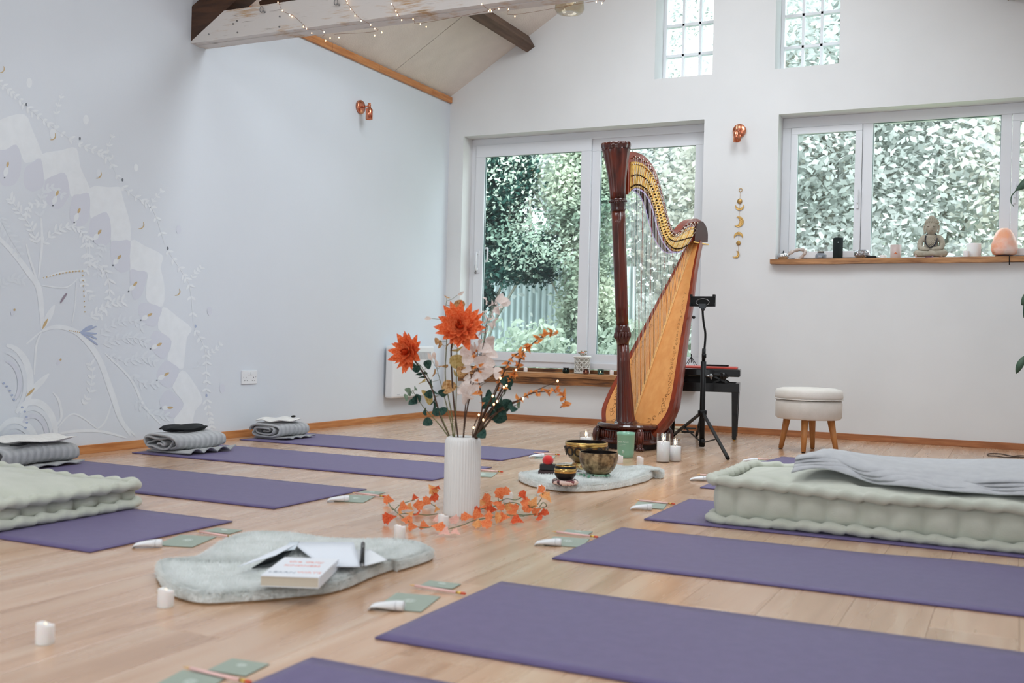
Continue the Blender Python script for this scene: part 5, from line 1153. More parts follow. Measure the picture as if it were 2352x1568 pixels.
# black piano bench with red cushion
M_BL = mat('black_lacquer', (6, 6, 7), .25, spec=.4, coat=.15); M_RC = mat('red_cushion', (196, 74, 60), .8, sheen=.3)
BA = math.radians(12); BLn, BD = .50, .33
ba, bd_ = Vector((math.cos(BA), math.sin(BA), 0)), Vector((-math.sin(BA), math.cos(BA), 0)); BC = Vector((-1.715, 7.07, 0))-ba*(BLn/2-.03)+bd_*(BD/2-.03)
t = thing('piano_bench', 'black adjustable piano bench with a red cushion behind the harp', 'bench', BC, BA)
bx0, bx1, by0, by1 = -BLn/2, BLn/2, -BD/2, BD/2
for (x, y) in ((bx0+.03, by0+.03), (bx1-.03, by0+.03), (bx0+.03, by1-.03), (bx1-.03, by1-.03)):
    mb = MB(); vs = []
    for z, s in ((.012, .014), (.33, .023), (.39, .025)):
        for i, j in ((-1, -1), (1, -1), (1, 1), (-1, 1)): vs.append((x+i*s, y+j*s, z))
    mb.add(vs, [(3, 2, 1, 0)]+[(k*4+i, k*4+(i+1) % 4, k*4+4+(i+1) % 4, k*4+4+i) for k in (0, 1) for i in range(4)]+[(8, 9, 10, 11)]); lg = obj('leg', mb, M_BL, t)
    mb = MB(); mb.lathe([(.010, 0), (.010, .013)], 12, (x, y, 0)); obj('glide', mb, M_BRASS, lg)
mb = MB(); mb.box(bx0+.005, bx1-.005, by0+.005, by0+.03, .33, .392, bev=.003); mb.box(bx0+.005, bx1-.005, by1-.03, by1-.005, .33, .392, bev=.003); mb.box(bx0+.005, bx0+.03, by0+.03, by1-.03, .33, .392, bev=.003); mb.box(bx1-.03, bx1-.005, by0+.03, by1-.03, .33, .392, bev=.003); obj('apron', mb, M_BL, t)
for x in (bx0+.10, bx1-.13):
    for yy in (by0+.05, by1-.05):
        for s in (-1, 1): mb = MB(); mb.bar((x-s*.05, yy, .392), (x+s*.05, yy, .437), .012, .018, (0, 1, 0)); obj('scissor_arm', mb, M_BL, t)
mb = MB(); mb.box(bx0+.07, bx1-.10, by0+.06, by1-.06, .392, .436); obj('mechanism_box', mb, mat('black_matt', (8, 8, 9), .6), t)
mb = MB(); mb.box(bx0, bx1, by0, by1, .436, .487, bev=.008); obj('seat_frame', mb, M_BL, t)
mb = MB(); mb.box(bx0+.02, bx1-.02, by0+.02, by1-.02, .484, .502, bev=.010); obj('cushion', mb, M_RC, t)
mb = MB(); mb.lathe([(.024, -.014), (.026, 0), (.024, .014)], 24, (bx1-.11, by0-.012, .442), M=rotm('X', PI/2)); obj('height_knob', mb, M_BL, t)
mb = MB(); mb.lathe([(.006, -.012), (.006, .0)], 12, (bx1-.19, by0-.001, .42), M=rotm('X', PI/2)); obj('bolt', mb, M_STEEL, t)
q = BC+ba*.08+bd_*.02; mb = MB(); mb.box(-.085, .085, -.055, .055, 0, .010, bev=.003); o = obj('tablet_case', mb, M_BKP); o.location = (q.x, q.y, .503); o.rotation_euler = (0, 0, .15); tag(o, 'thin black tablet case lying on the red cushion of the bench', 'tablet')
q = BC-ba*.09+bd_*.0; t = thing('small_tripod', 'tiny black folding tripod standing on the red bench cushion', 'tripod', (q.x, q.y, .503))
for k in range(4): a = PI/4+PI/2*k; mb = MB(); mb.tube([(.045*math.cos(a), .045*math.sin(a), .002), (0, 0, .062)], .0022, 6); obj('leg', mb, M_BKP, t)
mb = MB(); mb.tube([(0, 0, .02), (0, 0, .072)], .003, 8); obj('stem', mb, M_BKP, t); mb = MB(); mb.ell((0, 0, .074), .005, .005, .006, 8, 6); obj('tip', mb, M_BKP, t)

# phone stand on tripod
g0 = onz(1612, 1034, 0); tc0 = Vector((g0.x-.03, g0.y+.05, 0)); tc0 = onz(1612, 1028, 0)
t = thing('tripod_stand', 'black tripod stand with bent gooseneck and phone clamp beside the harp', 'stand', tc0, world=True)
Yt = tc0.y
def tp(x, y): return ony(x, y, Yt)
hub = tp(1613, 948); topc = tp(1616, 830)
mb = MB(); mb.tube([Vector((tc0.x, Yt, .006)), hub, topc], [.016, .017, .017], 16); obj('pole', mb, M_BKP, t)
mb = MB(); mb.tube([topc, tp(1617, 800)], .0115, 14); mb.tube([tp(1617, 822), tp(1617, 812)], .014, 14); obj('collar', mb, M_BKP, t)
gn = catmull([tp(1617, 812), tp(1619, 790), tp(1620, 765), tp(1616, 740), tp(1614, 715), tp(1615, 705)], 6)
mb = MB(); mb.tube(gn, .0068, 10); obj('gooseneck', mb, M_BKP, t)
mb = MB(); mb.lathe([(.026, -.02), (.028, .0), (.028, .014), (.02, .02)], 16, hub); obj('hub', mb, M_BKP, t)
for (x, y), (kx, ky) in (((1672, 1056), (1640, 998)), ((1546, 1003), (1562, 991)), ((1600, 1002), (1600, 990))):
    f_ = onz(x, y, 0); d = (f_-hub).normalized(); kn = hub+(f_-hub)*.58; side_ = Vector((d.y, -d.x, 0)).normalized()
    s0 = hub+Vector((f_.x-hub.x, f_.y-hub.y, 0)).normalized()*.022
    mb = MB(); mb.bar(s0, f_+Vector((0, 0, .010))-d*.01, .017, .013); lg = obj('leg', mb, M_BKP, t)
    mb = MB(); mb.tube([f_+Vector((0, 0, .009))-d*.035, f_+Vector((0, 0, .009))], .011, 10); obj('rubber_foot', mb, M_BKP, lg)
    mb = MB(); mb.bar(Vector((tc0.x, Yt, .03)), kn, .008, .006); obj('brace', mb, M_BKP, t)
mb = MB(); mb.lathe([(.019, 0), (.019, .045)], 16, (tc0.x, Yt, .012)); obj('brace_collar', mb, M_BKP, t)
mb = MB(); c = tp(1633, 863); mb.tube([tp(1618, 863), c], .006, 10); mb.ell(c, .012, .012, .014, 10, 8); obj('clamp_knob', mb, M_STEEL, t)
mb = MB(); a_, b_ = tp(1586, 678), tp(1643, 704); yv = Yt
mb.box(a_.x, b_.x, yv-.008, yv+.006, b_.z, a_.z-.006, bev=.003)
for xx in (a_.x, b_.x-.014): mb.box(xx, xx+.014, yv-.022, yv+.006, a_.z-.012, a_.z+.006, bev=.002); mb.box(xx, xx+.014, yv-.022, yv+.006, b_.z, b_.z+.022, bev=.002)
obj('phone_clamp', mb, M_BKP, t)
mb = MB(); cc = tp(1615, 694); mb.tube([cc+Vector((.042*math.cos(a), -.012, .022*math.sin(a))) for a in np.linspace(0, 2*PI, 25)], .0022, 6, cap=False); obj('chrome_ring', mb, M_STEEL, t)
mb = MB(); cc = tp(1615, 702); mb.box(cc.x-.022, cc.x+.022, yv-.022, yv-.008, cc.z-.018, cc.z+.012, bev=.003); mb.tube([cc+Vector((0, -.012, -.012)), tp(1615, 712)], .012, 12); obj('ball_joint', mb, mat('dark_grey_plastic', (56, 60, 64), .4), t)
# ================================================================= ON THE WALLS AND SILLS
M_COP = mat('copper', (214, 138, 108), .22, 1)
def wall_spot(name, c, n, label):
    # c: plate centre on the wall, n: wall normal
    t = thing(name, label, 'lamp', c, world=True); n = Vector(n); c = Vector(c); F_ = frame(n)
    mb = MB(); mb.lathe([(.05, .0), (.05, .016), (.046, .021), (.012, .0225)], 40, c, M=F_); obj('wall_plate', mb, M_COP, t)
    e = c+n*.085; mb = MB(); mb.tube([c+n*.02, e], .006, 12); obj('arm', mb, M_COP, t)
    mb = MB(); mb.lathe([(.010, .022), (.012, .012), (.012, -.01), (.020, -.018), (.026, -.024), (.026, -.096), (.0235, -.096), (.0235, -.03), (.005, -.028)], 28, e, M=rotm('Z', 0), cap=False); mb.lathe([(.0105, .0215), (.001, .022)], 16, e, cap=False); sh = obj('shade', mb, M_COP, t)
    mb = MB(); mb.lathe([(.012, -.03), (.015, -.085), (.002, -.088)], 16, e); obj('light_bulb', mb, mat('bulb_off', (240, 236, 226), .3), sh)
    mb = MB(); mb.tube([e+Vector((.027, -.006, -.03)), e+Vector((.027, -.006, -.09))], .0035, 8); obj('trim_rod', mb, M_COP, sh)
p = onx(826, 246, XL); wall_spot('wall_spotlight', (XL, p.y, p.z), (1, 0, 0), 'polished copper spotlight on the left wall below the sloping trim')
p = ony(1699, 301, YB); wall_spot('wall_spotlight', (p.x, YB, p.z), (0, -1, 0), 'polished copper spotlight on the back wall between the windows')
# double socket
a, b = onx(554, 850, XL), onx(588, 881, XL); t = thing('wall_socket', 'white double wall socket low on the left wall', 'socket', (XL, (a.y+b.y)/2, (a.z+b.z)/2)); M_SK = mat('socket_white', (226, 228, 230), .3); hy_, hz_ = .073, .043
mb = MB(); mb.box(0, .009, -hy_, hy_, -hz_, hz_, bev=.002); obj('face_plate', mb, M_SK, t)
for s in (-1, 1):
    for dy, dz, w_, h_ in ((0, -.003, .004, .008), (-.011, -.022, .007, .003), (.011, -.022, .007, .003)): mb = MB(); mb.box(.0088, .0095, s*.036+dy-w_/2, s*.036+dy+w_/2, dz-h_/2, dz+h_/2); obj('pin_slot', mb, mat('slot_dark', (60, 60, 64), .6), t)
    mb = MB(); mb.box(.0085, .0125, s*.012-.007, s*.012+.007, .014, .032, bev=.001); obj('rocker_switch', mb, M_SK, t)
    mb = MB(); mb.lathe([(.0025, 0), (.0025, .001)], 8, (.009, s*.058, .0), M=rotm('Y', PI/2)); obj('screw', mb, M_STEEL, t)
# panel heater
a = onx(880, 796, XL); b = onx(880, 915, XL); z0, z1 = b.z+.005, a.z+.01; y0_ = 6.80; t = thing('panel_heater', 'white electric panel heater mounted on the left wall near the corner', 'heater', (XL, y0_, z0))
W_, Hh = .62, z1-z0; M_HT = mat('heater_white', (222, 223, 224), .4)
mb = MB(); mb.box(.02, .095, 0, W_, 0, Hh, bev=.014); body = obj('casing', mb, M_HT, t)
mb = MB(); mb.box(0, .02, .08, .12, .04, Hh-.04); mb.box(0, .02, W_-.12, W_-.08, .04, Hh-.04); obj('wall_bracket', mb, M_STEEL, t)
mb = MB(); mb.box(.0945, .0955, .05, W_-.06, Hh-.105, Hh-.045); obj('grille_recess', mb, mat('grille_dark', (120, 122, 122), .6), body)
for k in range(48): mb = MB(); y = .053+k*(W_-.115)/47; mb.box(.095, .0985, y, y+.0035, Hh-.105, Hh-.045); obj('grille_fin', mb, M_HT, body)
mb = MB(); mb.box(.095, .0962, .06, .10, .022, .030); obj('badge', mb, mat('badge_grey', (190, 192, 196), .4), body)
# sliding moon garland
M_BRM = mat('hammered_moon_brass', (204, 164, 98), .35, .8, bump=.6, bscale=130)
tp0 = ony(1701, 436, YB-.004); t = thing('moon_wall_hanging', 'brass moon-phase hanging on a chain between the two windows', 'wall decoration', (tp0.x, YB-.004, tp0.z), world=True)
def mp_(x, y): return ony(x, y, YB-.006)
mb = MB(); c = mp_(1701, 436); mb.tube([c+Vector((.012*math.cos(a), 0, .012*math.sin(a))) for a in np.linspace(0, 2*PI, 21)], .0022, 6, cap=False); obj('ring', mb, M_BRM, t)
mb = MB(); mb.tube([mp_(1700.5, 441), mp_(1699, 470), mp_(1698, 500), mp_(1697, 540), mp_(1696, 570), mp_(1695, 585)], .0009, 5); obj('chain', mb, M_BRM, t)
def disc(c, r): mb = MB(); mb.lathe([(r, -.0015), (r, .0015)], 28, c, M=rotm('X', PI/2)); return mb
def crescent(c, R, ang, off_=.45, rin=.82):
    # outer arc radius R, inner arc radius R*rin shifted by off_*R; opening direction = ang
    P = []; d = off_*R; ri = rin*R; x = (R*R-ri*ri+d*d)/(2*d); th = math.acos(max(-1, min(1, x/R))); ph = math.acos(max(-1, min(1, (x-d)/ri)))
    n = 18
    for i in range(n+1): a = th+(2*PI-2*th)*i/n; P.append((R*math.cos(a), R*math.sin(a)))
    for i in range(1, n): a = (2*PI-ph)-(2*PI-2*ph)*i/n; P.append((d+ri*math.cos(a), ri*math.sin(a)))
    A = P[:n+1]; B = [P[0]]+[P[-i] for i in range(1, n)]+[P[n]]
    B = [A[0]]+list(reversed(P[n+1:]))+[A[-1]]
    ca, sa = math.cos(ang), math.sin(ang); g = lambda p: c+Vector((p[0]*ca-p[1]*sa, -.0015, p[0]*sa+p[1]*ca))
    mb = MB(); mb.strip([g(p) for p in A], [g(p) for p in B], (0, .003, 0)); return mb
obj('moon', disc(mp_(1699, 462), .019), M_BRM, t); obj('moon', crescent(mp_(1699, 473), .033, PI/2, .50, .93), M_BRM, t)
obj('moon', crescent(mp_(1696, 509), .040, PI*.94, .55, .80), M_BRM, t); obj('moon', crescent(mp_(1696, 543), .034, -PI/2, .55, .93), M_BRM, t)
obj('moon', disc(mp_(1696, 558), .017), M_BRM, t); obj('moon', crescent(mp_(1690, 584), .028, PI*.82, .45, .85), M_BRM, t)

# ---- things on the right-hand sill (top at z = 1.286)
ZS = 1.2875; YS = 7.78
def sp_(x, y=598, Y=YS): p = ony(x, y, Y); return Vector((p.x, Y, ZS))
def U(n, Y=YS): return n*(Y/ray(2000, 600).y)/FPX*ray(2000, 600).length/ray(2000, 600).length*1.0
PXM = 1/342.
M_SIL = mat('mirror_silver', (206, 208, 212), .12, 1, bump=.3, bscale=40)
c = sp_(1798); t = thing('silver_pumpkin', 'small silver mirrored pumpkin at the left end of the right sill', 'ornament', c)
mb = MB(); mb.lathe([(.012, .0), (.030, .004), (.040, .02), (.040, .032), (.030, .046), (.012, .052), (.003, .048)], 48, rf=lambda a, z: 1-.10*abs(math.cos(4*a))**4); obj('pumpkin_body', mb, M_SIL, t)
mb = MB(); mb.tube([(0, 0, .046), (.002, 0, .058), (.005, 0, .066)], [.005, .004, .005], 8); obj('stalk', mb, mat('dark_metal', (50, 50, 54), .4, .8), t)
c = sp_(1828, Y=7.83); t = thing('agate_slice', 'pale crystal-edged agate ring leaning behind the silver pumpkin', 'mineral', c)
M_AG = mat('agate_rind', (176, 160, 150), .8, rgb2=(210, 198, 190), nscale=60, bump=.6, bscale=90)
ring = [Vector((.066*math.cos(a)*(1+.06*math.sin(3*a)), .002*math.sin(4*a), .038+.035*math.sin(a)+.018*math.cos(a))) for a in np.linspace(0, 2*PI, 41)]
mb = MB(); mb.tube(ring, [.0115+.003*math.sin(5*i*.3) for i in range(41)], 10, cap=False); mb.v = [(x, y, max(0.0005, z)) for x, y, z in mb.v]; obj('agate_rind', mb, M_AG, t)
mb = MB()
mb.tube([Vector((p.x*.84, p.y, .040+(p.z-.040)*.80)) for p in ring], .004, 6, cap=False); obj('crystal_lining', mb, mat('dark_crystal', (70, 60, 72), .3, rgb2=(150, 140, 160), nscale=120, bump=.8, bscale=200), t)
c = sp_(1885); t = thing('glass_votive', 'clear faceted glass votive left of the black speaker', 'candle holder', c)
mb = MB(); mb.lathe([(.028, .0), (.040, .010), (.042, .03), (.024, .048), (.022, .052), (.023, .058), (.021, .058), (.019, .05), (.037, .03), (.034, .012), (.0, .008)], 10, cap=False); mb.sm = [False]*len(mb.f); obj('faceted_glass', mb, glassmat('votive_glass', (225, 228, 232), .03, .45), t)
mb = MB(); mb.lathe([(.022, .047), (.024, .05), (.024, .058), (.021, .060)], 24, cap=False); obj('metal_rim', mb, mat('pewter', (150, 146, 138), .4, .9, bump=.5, bscale=150), t)
mb = MB(); mb.lathe([(.017, .010), (.018, .026), (.003, .026)], 20); obj('tealight', mb, M_WAX, t)
c = sp_(1924); t = thing('bluetooth_speaker', 'black cylindrical portable speaker standing on the right sill', 'speaker', c); M_SPK = mat('speaker_mesh', (16, 30, 30), .75, bump=.5, bscale=700)
mb = MB(); mb.lathe([(.030, 0), (.034, .004), (.035, .148), (.031, .153), (.02, .155), (.002, .155)], 40); obj('fabric_sleeve', mb, M_SPK, t)
vdir = (Vector((0, 0, 0))-Vector((c.x, c.y, 0))).normalized(); mb = MB(); mb.ell(vdir*.0352+Vector((0, 0, .118)), .002, .002, .002, 8, 6); obj('status_light', mb, mat('led_white', (240, 250, 250), .3, emit=2), t)
c = sp_(1980); t = thing('mosaic_globe', 'round silver cracked-mirror candle globe under the window mullion', 'candle holder', c)
mb = MB(); rr2 = random.Random(2)
mb.lathe([(.024, 0), (.042, .010), (.055, .028), (.056, .04), (.048, .056), (.034, .064), (.030, .064)], 40, cap=False); g = obj('globe', mb, mat('mirror_base', (150, 150, 156), .3, .9), t)
for j in range(6):
    n = (16, 20, 22, 22, 20, 15)[j]; z = .008+.010*j; r = np.interp(z, [0, .010, .028, .04, .056, .064], [.024, .042, .055, .056, .048, .034])+.0006
    for k in range(n):
        a = 2*PI*(k+.5*(j % 2))/n; nz = np.interp(z, [0, .03, .06], [-.7, 0, .8])+rr2.uniform(-.15, .15); f3 = frame(Vector((math.cos(a+rr2.uniform(-.1, .1)), math.sin(a), nz))); w_ = PI*r/n*.9
        mb = MB(); mb.add([Vector((r*math.cos(a), r*math.sin(a), z))+f3 @ Vector(q) for q in ((-w_, -.0045, 0), (w_, -.004, 0), (w_*.9, .0045, 0), (-w_*.9, .004, 0), (-w_*.8, -.003, .0012), (w_*.8, -.003, .0012), (w_*.7, .0035, .0012), (-w_*.7, .003, .0012))], [(4, 5, 6, 7), (0, 1, 5, 4), (1, 2, 6, 5), (2, 3, 7, 6), (3, 0, 4, 7)]); obj('mirror_tile', mb, M_SIL, g)
c = sp_(2001, Y=7.74); t = thing('lighter', 'small black lighter lying on the sill edge by the mosaic globe', 'lighter', c, .1)
mb = MB(); mb.box(-.032, .032, -.012, .012, 0, .016, bev=.003); obj('casing', mb, M_BKP, t); mb = MB(); mb.tube([(.032, 0, .008), (.05, 0, .006)], .003, 8); obj('nozzle', mb, M_STEEL, t)
c = sp_(2057); t = thing('frosted_votive', 'frosted pink glass votive with an orange flame mark', 'candle holder', c); M_FP = mat('frosted_pink', (226, 206, 200), .45, trans=.25)
mb = MB(); mb.lathe([(.034, 0), (.036, .003), (.037, .094), (.0345, .094), (.034, .006), (.0, .005)], 36, cap=False); mb.lathe([(.034, .0002), (.0, .0002)], 36, cap=False); obj('glass', mb, M_FP, t)
vdir = (-Vector((c.x, c.y, 0))).normalized(); f3 = frame(vdir); mb = MB(); mb.ell(vdir*.0375+Vector((0, 0, .033)), .012, .0012, .003, 12, 6, M=Matrix((Vector((-vdir.y, vdir.x, 0)), vdir, Vector((0, 0, 1)))).transposed()); mb.ell(vdir*.0375+Vector((0, 0, .036)), .0035, .0012, .006, 10, 6, M=Matrix((Vector((-vdir.y, vdir.x, 0)), vdir, Vector((0, 0, 1)))).transposed()); obj('painted_flame', mb, mat('flame_orange', (206, 110, 60), .5), t)  # plain orange flame mark on the front of the glass
mb = MB(); mb.lathe([(.030, .006), (.031, .05), (.002, .05)], 24); obj('wax', mb, M_WAX, t)

# stone buddha statue
c = sp_(2138, Y=7.79); M_ST = mat('carved_stone', (158, 150, 132), .9, rgb2=(182, 174, 158), nscale=30, bump=.35, bscale=120); az_ = math.atan2(-c.x, c.y)
t = thing('buddha_statue', 'seated stone buddha statue in meditation wearing a dark bead necklace', 'statue', c, 0.0)
def skin_body(name, nodes, edges, m, parent, sub=2, root=0):
    me = bpy.data.meshes.new(name); me.from_pydata([n[:3] for n in nodes], edges, []); o = bpy.data.objects.new(name, me); COL.objects.link(o)
    sk = o.modifiers.new('skin', 'SKIN'); lay = me.skin_vertices[0].data if me.skin_vertices else None
    if lay is None:
        bm = bmesh.new(); bm.from_mesh(me); bm.verts.layers.skin.verify(); bm.to_mesh(me); bm.free(); lay = me.skin_vertices[0].data
    for i, n in enumerate(nodes): lay[i].radius = (n[3], n[4] if len(n) > 4 else n[3]); lay[i].use_root = (i == root)
    o.modifiers.new('sub', 'SUBSURF').levels = sub; o.modifiers['sub'].render_levels = sub
    dg = bpy.context.evaluated_depsgraph_get(); m2 = bpy.data.meshes.new_from_object(o.evaluated_get(dg)); bpy.data.objects.remove(o)
    m2.polygons.foreach_set('use_smooth', [True]*len(m2.polygons)); m2.materials.clear(); m2.materials.append(m); m2.name = name
    o = bpy.data.objects.new(name, m2); COL.objects.link(o); o.parent = parent; return o
N_ = [(0, 0, .045, .052, .042), (0, 0, .085, .046, .034), (0, .004, .122, .056, .034), (0, .004, .150, .040, .028), (0, -.002, .162, .022), (0, -.004, .172, .024)]
N_ += [(-.058, .004, .140, .026), (-.072, -.004, .105, .022), (-.070, -.034, .066, .019), (-.030, -.060, .056, .014), (-.006, -.066, .054, .012)]
N_ += [(.058, .004, .140, .026), (.072, -.004, .105, .022), (.070, -.034, .066, .019), (.030, -.060, .058, .014), (.006, -.066, .057, .012)]
N_ += [(-.055, -.012, .036, .032), (-.100, -.045, .028, .028, .026), (-.045, -.078, .024, .022), (.025, -.078, .026, .016)]
N_ += [(.055, -.012, .036, .032), (.100, -.045, .028, .028, .026), (.045, -.074, .026, .022), (-.02, -.072, .034, .016)]
E_ = [(0, 1), (1, 2), (2, 3), (3, 4), (4, 5), (3, 6), (6, 7), (7, 8), (8, 9), (9, 10), (3, 11), (11, 12), (12, 13), (13, 14), (14, 15), (0, 16), (16, 17), (17, 18), (18, 19), (0, 20), (20, 21), (21, 22), (22, 23)]
bd = skin_body('statue_body', N_, E_, M_ST, t)
zm = min(v.co.z for v in bd.data.vertices)
for v in bd.data.vertices: v.co.z = max(v.co.z-0.0, 0.0)
mb = MB(); hc = Vector((0, -.006, .212)); HS = 1.30
_hA = len(t.children)
def headf(p):
    q = 1.0
    if p.y < -.2: q += .0
    return q
mb.ell(hc, .032, .034, .042, 32, 24)
hv = []
for x, y, z in mb.v:   # shape brow, nose, cheeks, chin
    dx, dy, dz = x-hc.x, y-hc.y, z-hc.z
    if dy < 0:
        y -= .0075*math.exp(-(dx/.005)**2)*math.exp(-((dz+.004)/.009)**2)      # nose
        y -= .003*math.exp(-(dx/.013)**2)*math.exp(-((dz+.022)/.005)**2)        # lips
        y += .0035*math.exp(-((abs(dx)-.012)/.007)**2)*math.exp(-((dz-.006)/.005)**2)  # eye sockets
        y -= .002*math.exp(-((abs(dx)-.012)/.010)**2)*math.exp(-((dz-.013)/.003)**2)   # brow
        y -= .003*math.exp(-(dx/.010)**2)*math.exp(-((dz+.034)/.006)**2)        # chin
    hv.append((x*(1-.10*max(0, -dz)/.042) if True else x, y, z))
mb.v = hv; hd = obj('head', mb, M_ST, t)
for s in (-1, 1):
    mb = MB(); mb.tube(catmull([hc+Vector((s*.030, .002, .012)), hc+Vector((s*.037, .004, .008)), hc+Vector((s*.036, .003, -.012)), hc+Vector((s*.032, 0, -.032)), hc+Vector((s*.029, .0, -.02))], 3), .0042, 8); obj('ear', mb, M_ST, hd)
    mb = MB(); mb.tube([hc+Vector((s*.012+.008*k_, -.0335+.0022*abs(k_)*2+.001, .0045-.0022*math.cos(k_*1.3))) for k_ in (-1, -.5, 0, .5, 1)], .0012, 5); obj('closed_eyelid', mb, mat('stone_shadow', (96, 88, 74), .9), hd)
mb = MB(); mb.tube([hc+Vector((.010*k_, -.0375+.003*abs(k_)**2, -.0225+.0018*abs(k_))) for k_ in (-1, -.5, 0, .5, 1)], .0010, 5); obj('mouth_line', mb, mat('stone_shadow', (96, 88, 74), .9), hd)
mb = MB(); mb.ell(hc+Vector((0, .006, .012)), .0355, .0355, .040, 28, 16); mb.f = [f for f in mb.f if True]; 
keep = [i for i, v in enumerate(mb.v) if True]
cap = obj('hair_cap', mb, M_ST, hd)
for v in cap.data.vertices:
    if v.co.z < hc.z+.018-(.02 if v.co.y > hc.y else 0): v.co = Vector((v.co.x*.93, hc.y+(v.co.y-hc.y)*.80+.006, v.co.z))
for j in range(7):
    th = .12+.19*j; n = max(4, int(22*math.sin(th)))
    for k in range(n):
        a = 2*PI*(k+.5*(j % 2))/n; p = hc+Vector((0, .006, .012))+Vector((.0355*math.sin(th)*math.cos(a), .0355*math.sin(th)*math.sin(a), .040*math.cos(th)))
        if p.z < hc.z+.022 and p.y < hc.y: continue
        mb = MB(); mb.ell(p, .0042, .0042, .0042, 7, 5); obj('curl', mb, M_ST, hd)
mb = MB(); mb.ell(hc+Vector((0, .008, .052)), .016, .016, .014, 16, 10); obj('topknot', mb, M_ST, hd)
for ob_ in [x for x in t.children if x.name.split('.')[0] == 'head']:
    for q_ in [ob_]+list(ob_.children):
        if q_.data.get('_sc'): continue
        q_.data['_sc'] = 1
        for v in q_.data.vertices: v.co = Vector((hc.x+(v.co.x-hc.x)*HS, hc.y+(v.co.y-hc.y)*HS, hc.z+(v.co.z-hc.z)*HS))
# robe folds and necklace
for k in range(4):
    mb = MB(); mb.tube(catmull([(.040-.006*k, -.026-.002*k, .150), (.034-.010*k, -.040, .115), (.012-.012*k, -.042, .085), (-.01, -.040, .072)], 5), .0028, 6); obj('robe_fold', mb, M_ST, bd)
for s in (-1, 1):
    for k in range(3): mb = MB(); mb.tube(catmull([(s*.07, -.01-.01*k, .128-.018*k), (s*.084, -.012, .112-.02*k), (s*.078, -.032, .098-.018*k)], 4), .0022, 6); obj('sleeve_fold', mb, M_ST, bd)
    for k in range(3): mb = MB(); mb.tube(catmull([(s*.05, -.05+.006*k, .052), (s*.085, -.066+.008*k, .044-.004*k), (s*.112, -.052, .034-.008*k)], 4), .0022, 6); obj('leg_fold', mb, M_ST, bd)
M_BEADS = mat('necklace_beads', (34, 38, 52), .3)
bm_ = MB().ell((0, 0, 0), .0036, .0036, .0036, 8, 6).mesh('bead'); bm_.materials.append(M_BEADS)
nk = thing('bead_necklace', 'dark blue bead necklace hung round the stone statue', 'necklace', c)
for s in (-1, 1):
    for row in range(2):
        path = catmull([(s*.018, .012, .172), (s*(.030+.004*row), -.012, .160), (s*(.034+.005*row), -.036, .130), (s*(.030+.004*row), -.043, .100), (s*.016, -.0475, .078), (0, -.050, .070)], 8)
        dd = 0; last = path[0]
        for pnt in path:
            if (pnt-last).length >= .0062 or pnt is path[0]:
                o = bpy.data.objects.new('bead', bm_); COL.objects.link(o); o.parent = nk; o.location = pnt; last = pnt
# crystals in front of it
M_RQ = mat('rose_quartz', (226, 200, 196), .35, sub=.1); M_AM = mat('amethyst', (120, 88, 116), .3, rgb2=(190, 170, 196), nscale=60)
for x, s_, lab, m in ((2106, .014, 'pale pink quartz chunk at the left knee of the statue', M_RQ), (2160, .013, 'creamy quartz chunk at the right knee of the statue', mat('cream_quartz', (230, 214, 200), .4))):
    q = sp_(x, Y=7.725); mb = MB(); crystal(mb, (0, 0, 0), (s_*1.1, s_, s_*1.8), int(x)); o = obj('quartz_chunk', mb, m); o.location = q; tag(o, lab, 'crystal')
q = sp_(2133, Y=7.722); t = thing('amethyst_cluster', 'purple amethyst cluster in front of the crossed legs of the statue', 'crystal', q)
for k in range(16): mb = MB(); r_ = random.Random(k); b0 = Vector((r_.uniform(-.026, .026), r_.uniform(-.006, .006), 0)); tip = b0+Vector((r_.uniform(-.006, .006), r_.uniform(-.006, .003), r_.uniform(.012, .022))); mb.tube([b0, b0*.3+tip*.7, tip], [.005, .0045, .0006], 6); mb.sm = [False]*len(mb.f); obj('crystal_point', mb, M_AM, t)
# candles by the lamp
for x, r_, h_, lab in ((2236, .046, .098, 'wide white pillar candle left of the salt lamp'), (2219, .020, .042, 'short white candle in front of the wide pillar candle'), (2019, .024, .026, 'low white tealight between the globe and the frosted votive')):
    Yc = 7.80 if r_ > .03 else 7.735; q = sp_(x, Y=Yc) if x != 2019 else sp_(2028, Y=7.80); t = thing('pillar_candle', lab, 'candle', q)
    mb = MB(); mb.lathe([(r_*.98, 0), (r_, .003), (r_, h_-.004), (r_*.95, h_), (r_*.7, h_-.003), (.002, h_-.004)], 32); obj('wax', mb, M_WAX, t); mb = MB(); mb.tube([(0, 0, h_-.005), (.001, 0, h_+.005)], .0012, 6); obj('wick', mb, mat('wick', (50, 40, 35), .8), t)
# salt lamp
c = sp_(2306, Y=7.79); t = thing('salt_lamp', 'pink himalayan salt lamp mottled orange and pale, on a dark wooden base', 'lamp', c)
mb = MB(); mb.lathe([(.052, 0), (.056, .003), (.056, .010), (.052, .013)], 32); obj('wooden_base', mb, M_DB, t)
m = mat('salt_crystal', (242, 172, 136), .45, rgb2=(240, 218, 210), nscale=9, bump=.5, bscale=22, sub=.3); rs = random.Random(8); ph = [rs.uniform(0, 6.28) for _ in range(8)]  # random mottling from orange to pale pink
mb = MB(); mb.lathe([(.050, .013), (.074, .022), (.080, .05), (.078, .085), (.070, .12), (.058, .155), (.042, .182), (.022, .196), (.003, .198)], 40, rf=lambda a, z: 1+.05*math.sin(3*a+ph[0]+z*20)+.035*math.sin(5*a+ph[1]-z*40)+.02*math.sin(9*a+z*90)); obj('salt_block', mb, m, t)
mb = MB(); mb.tube(catmull([(.03, -.04, .004), (.034, -.075, .004), (.033, -.106, .002), (.033, -.1115, -.02), (.034, -.1115, -.06)], 4), .0028, 6); obj('flex', mb, M_BKP, t)

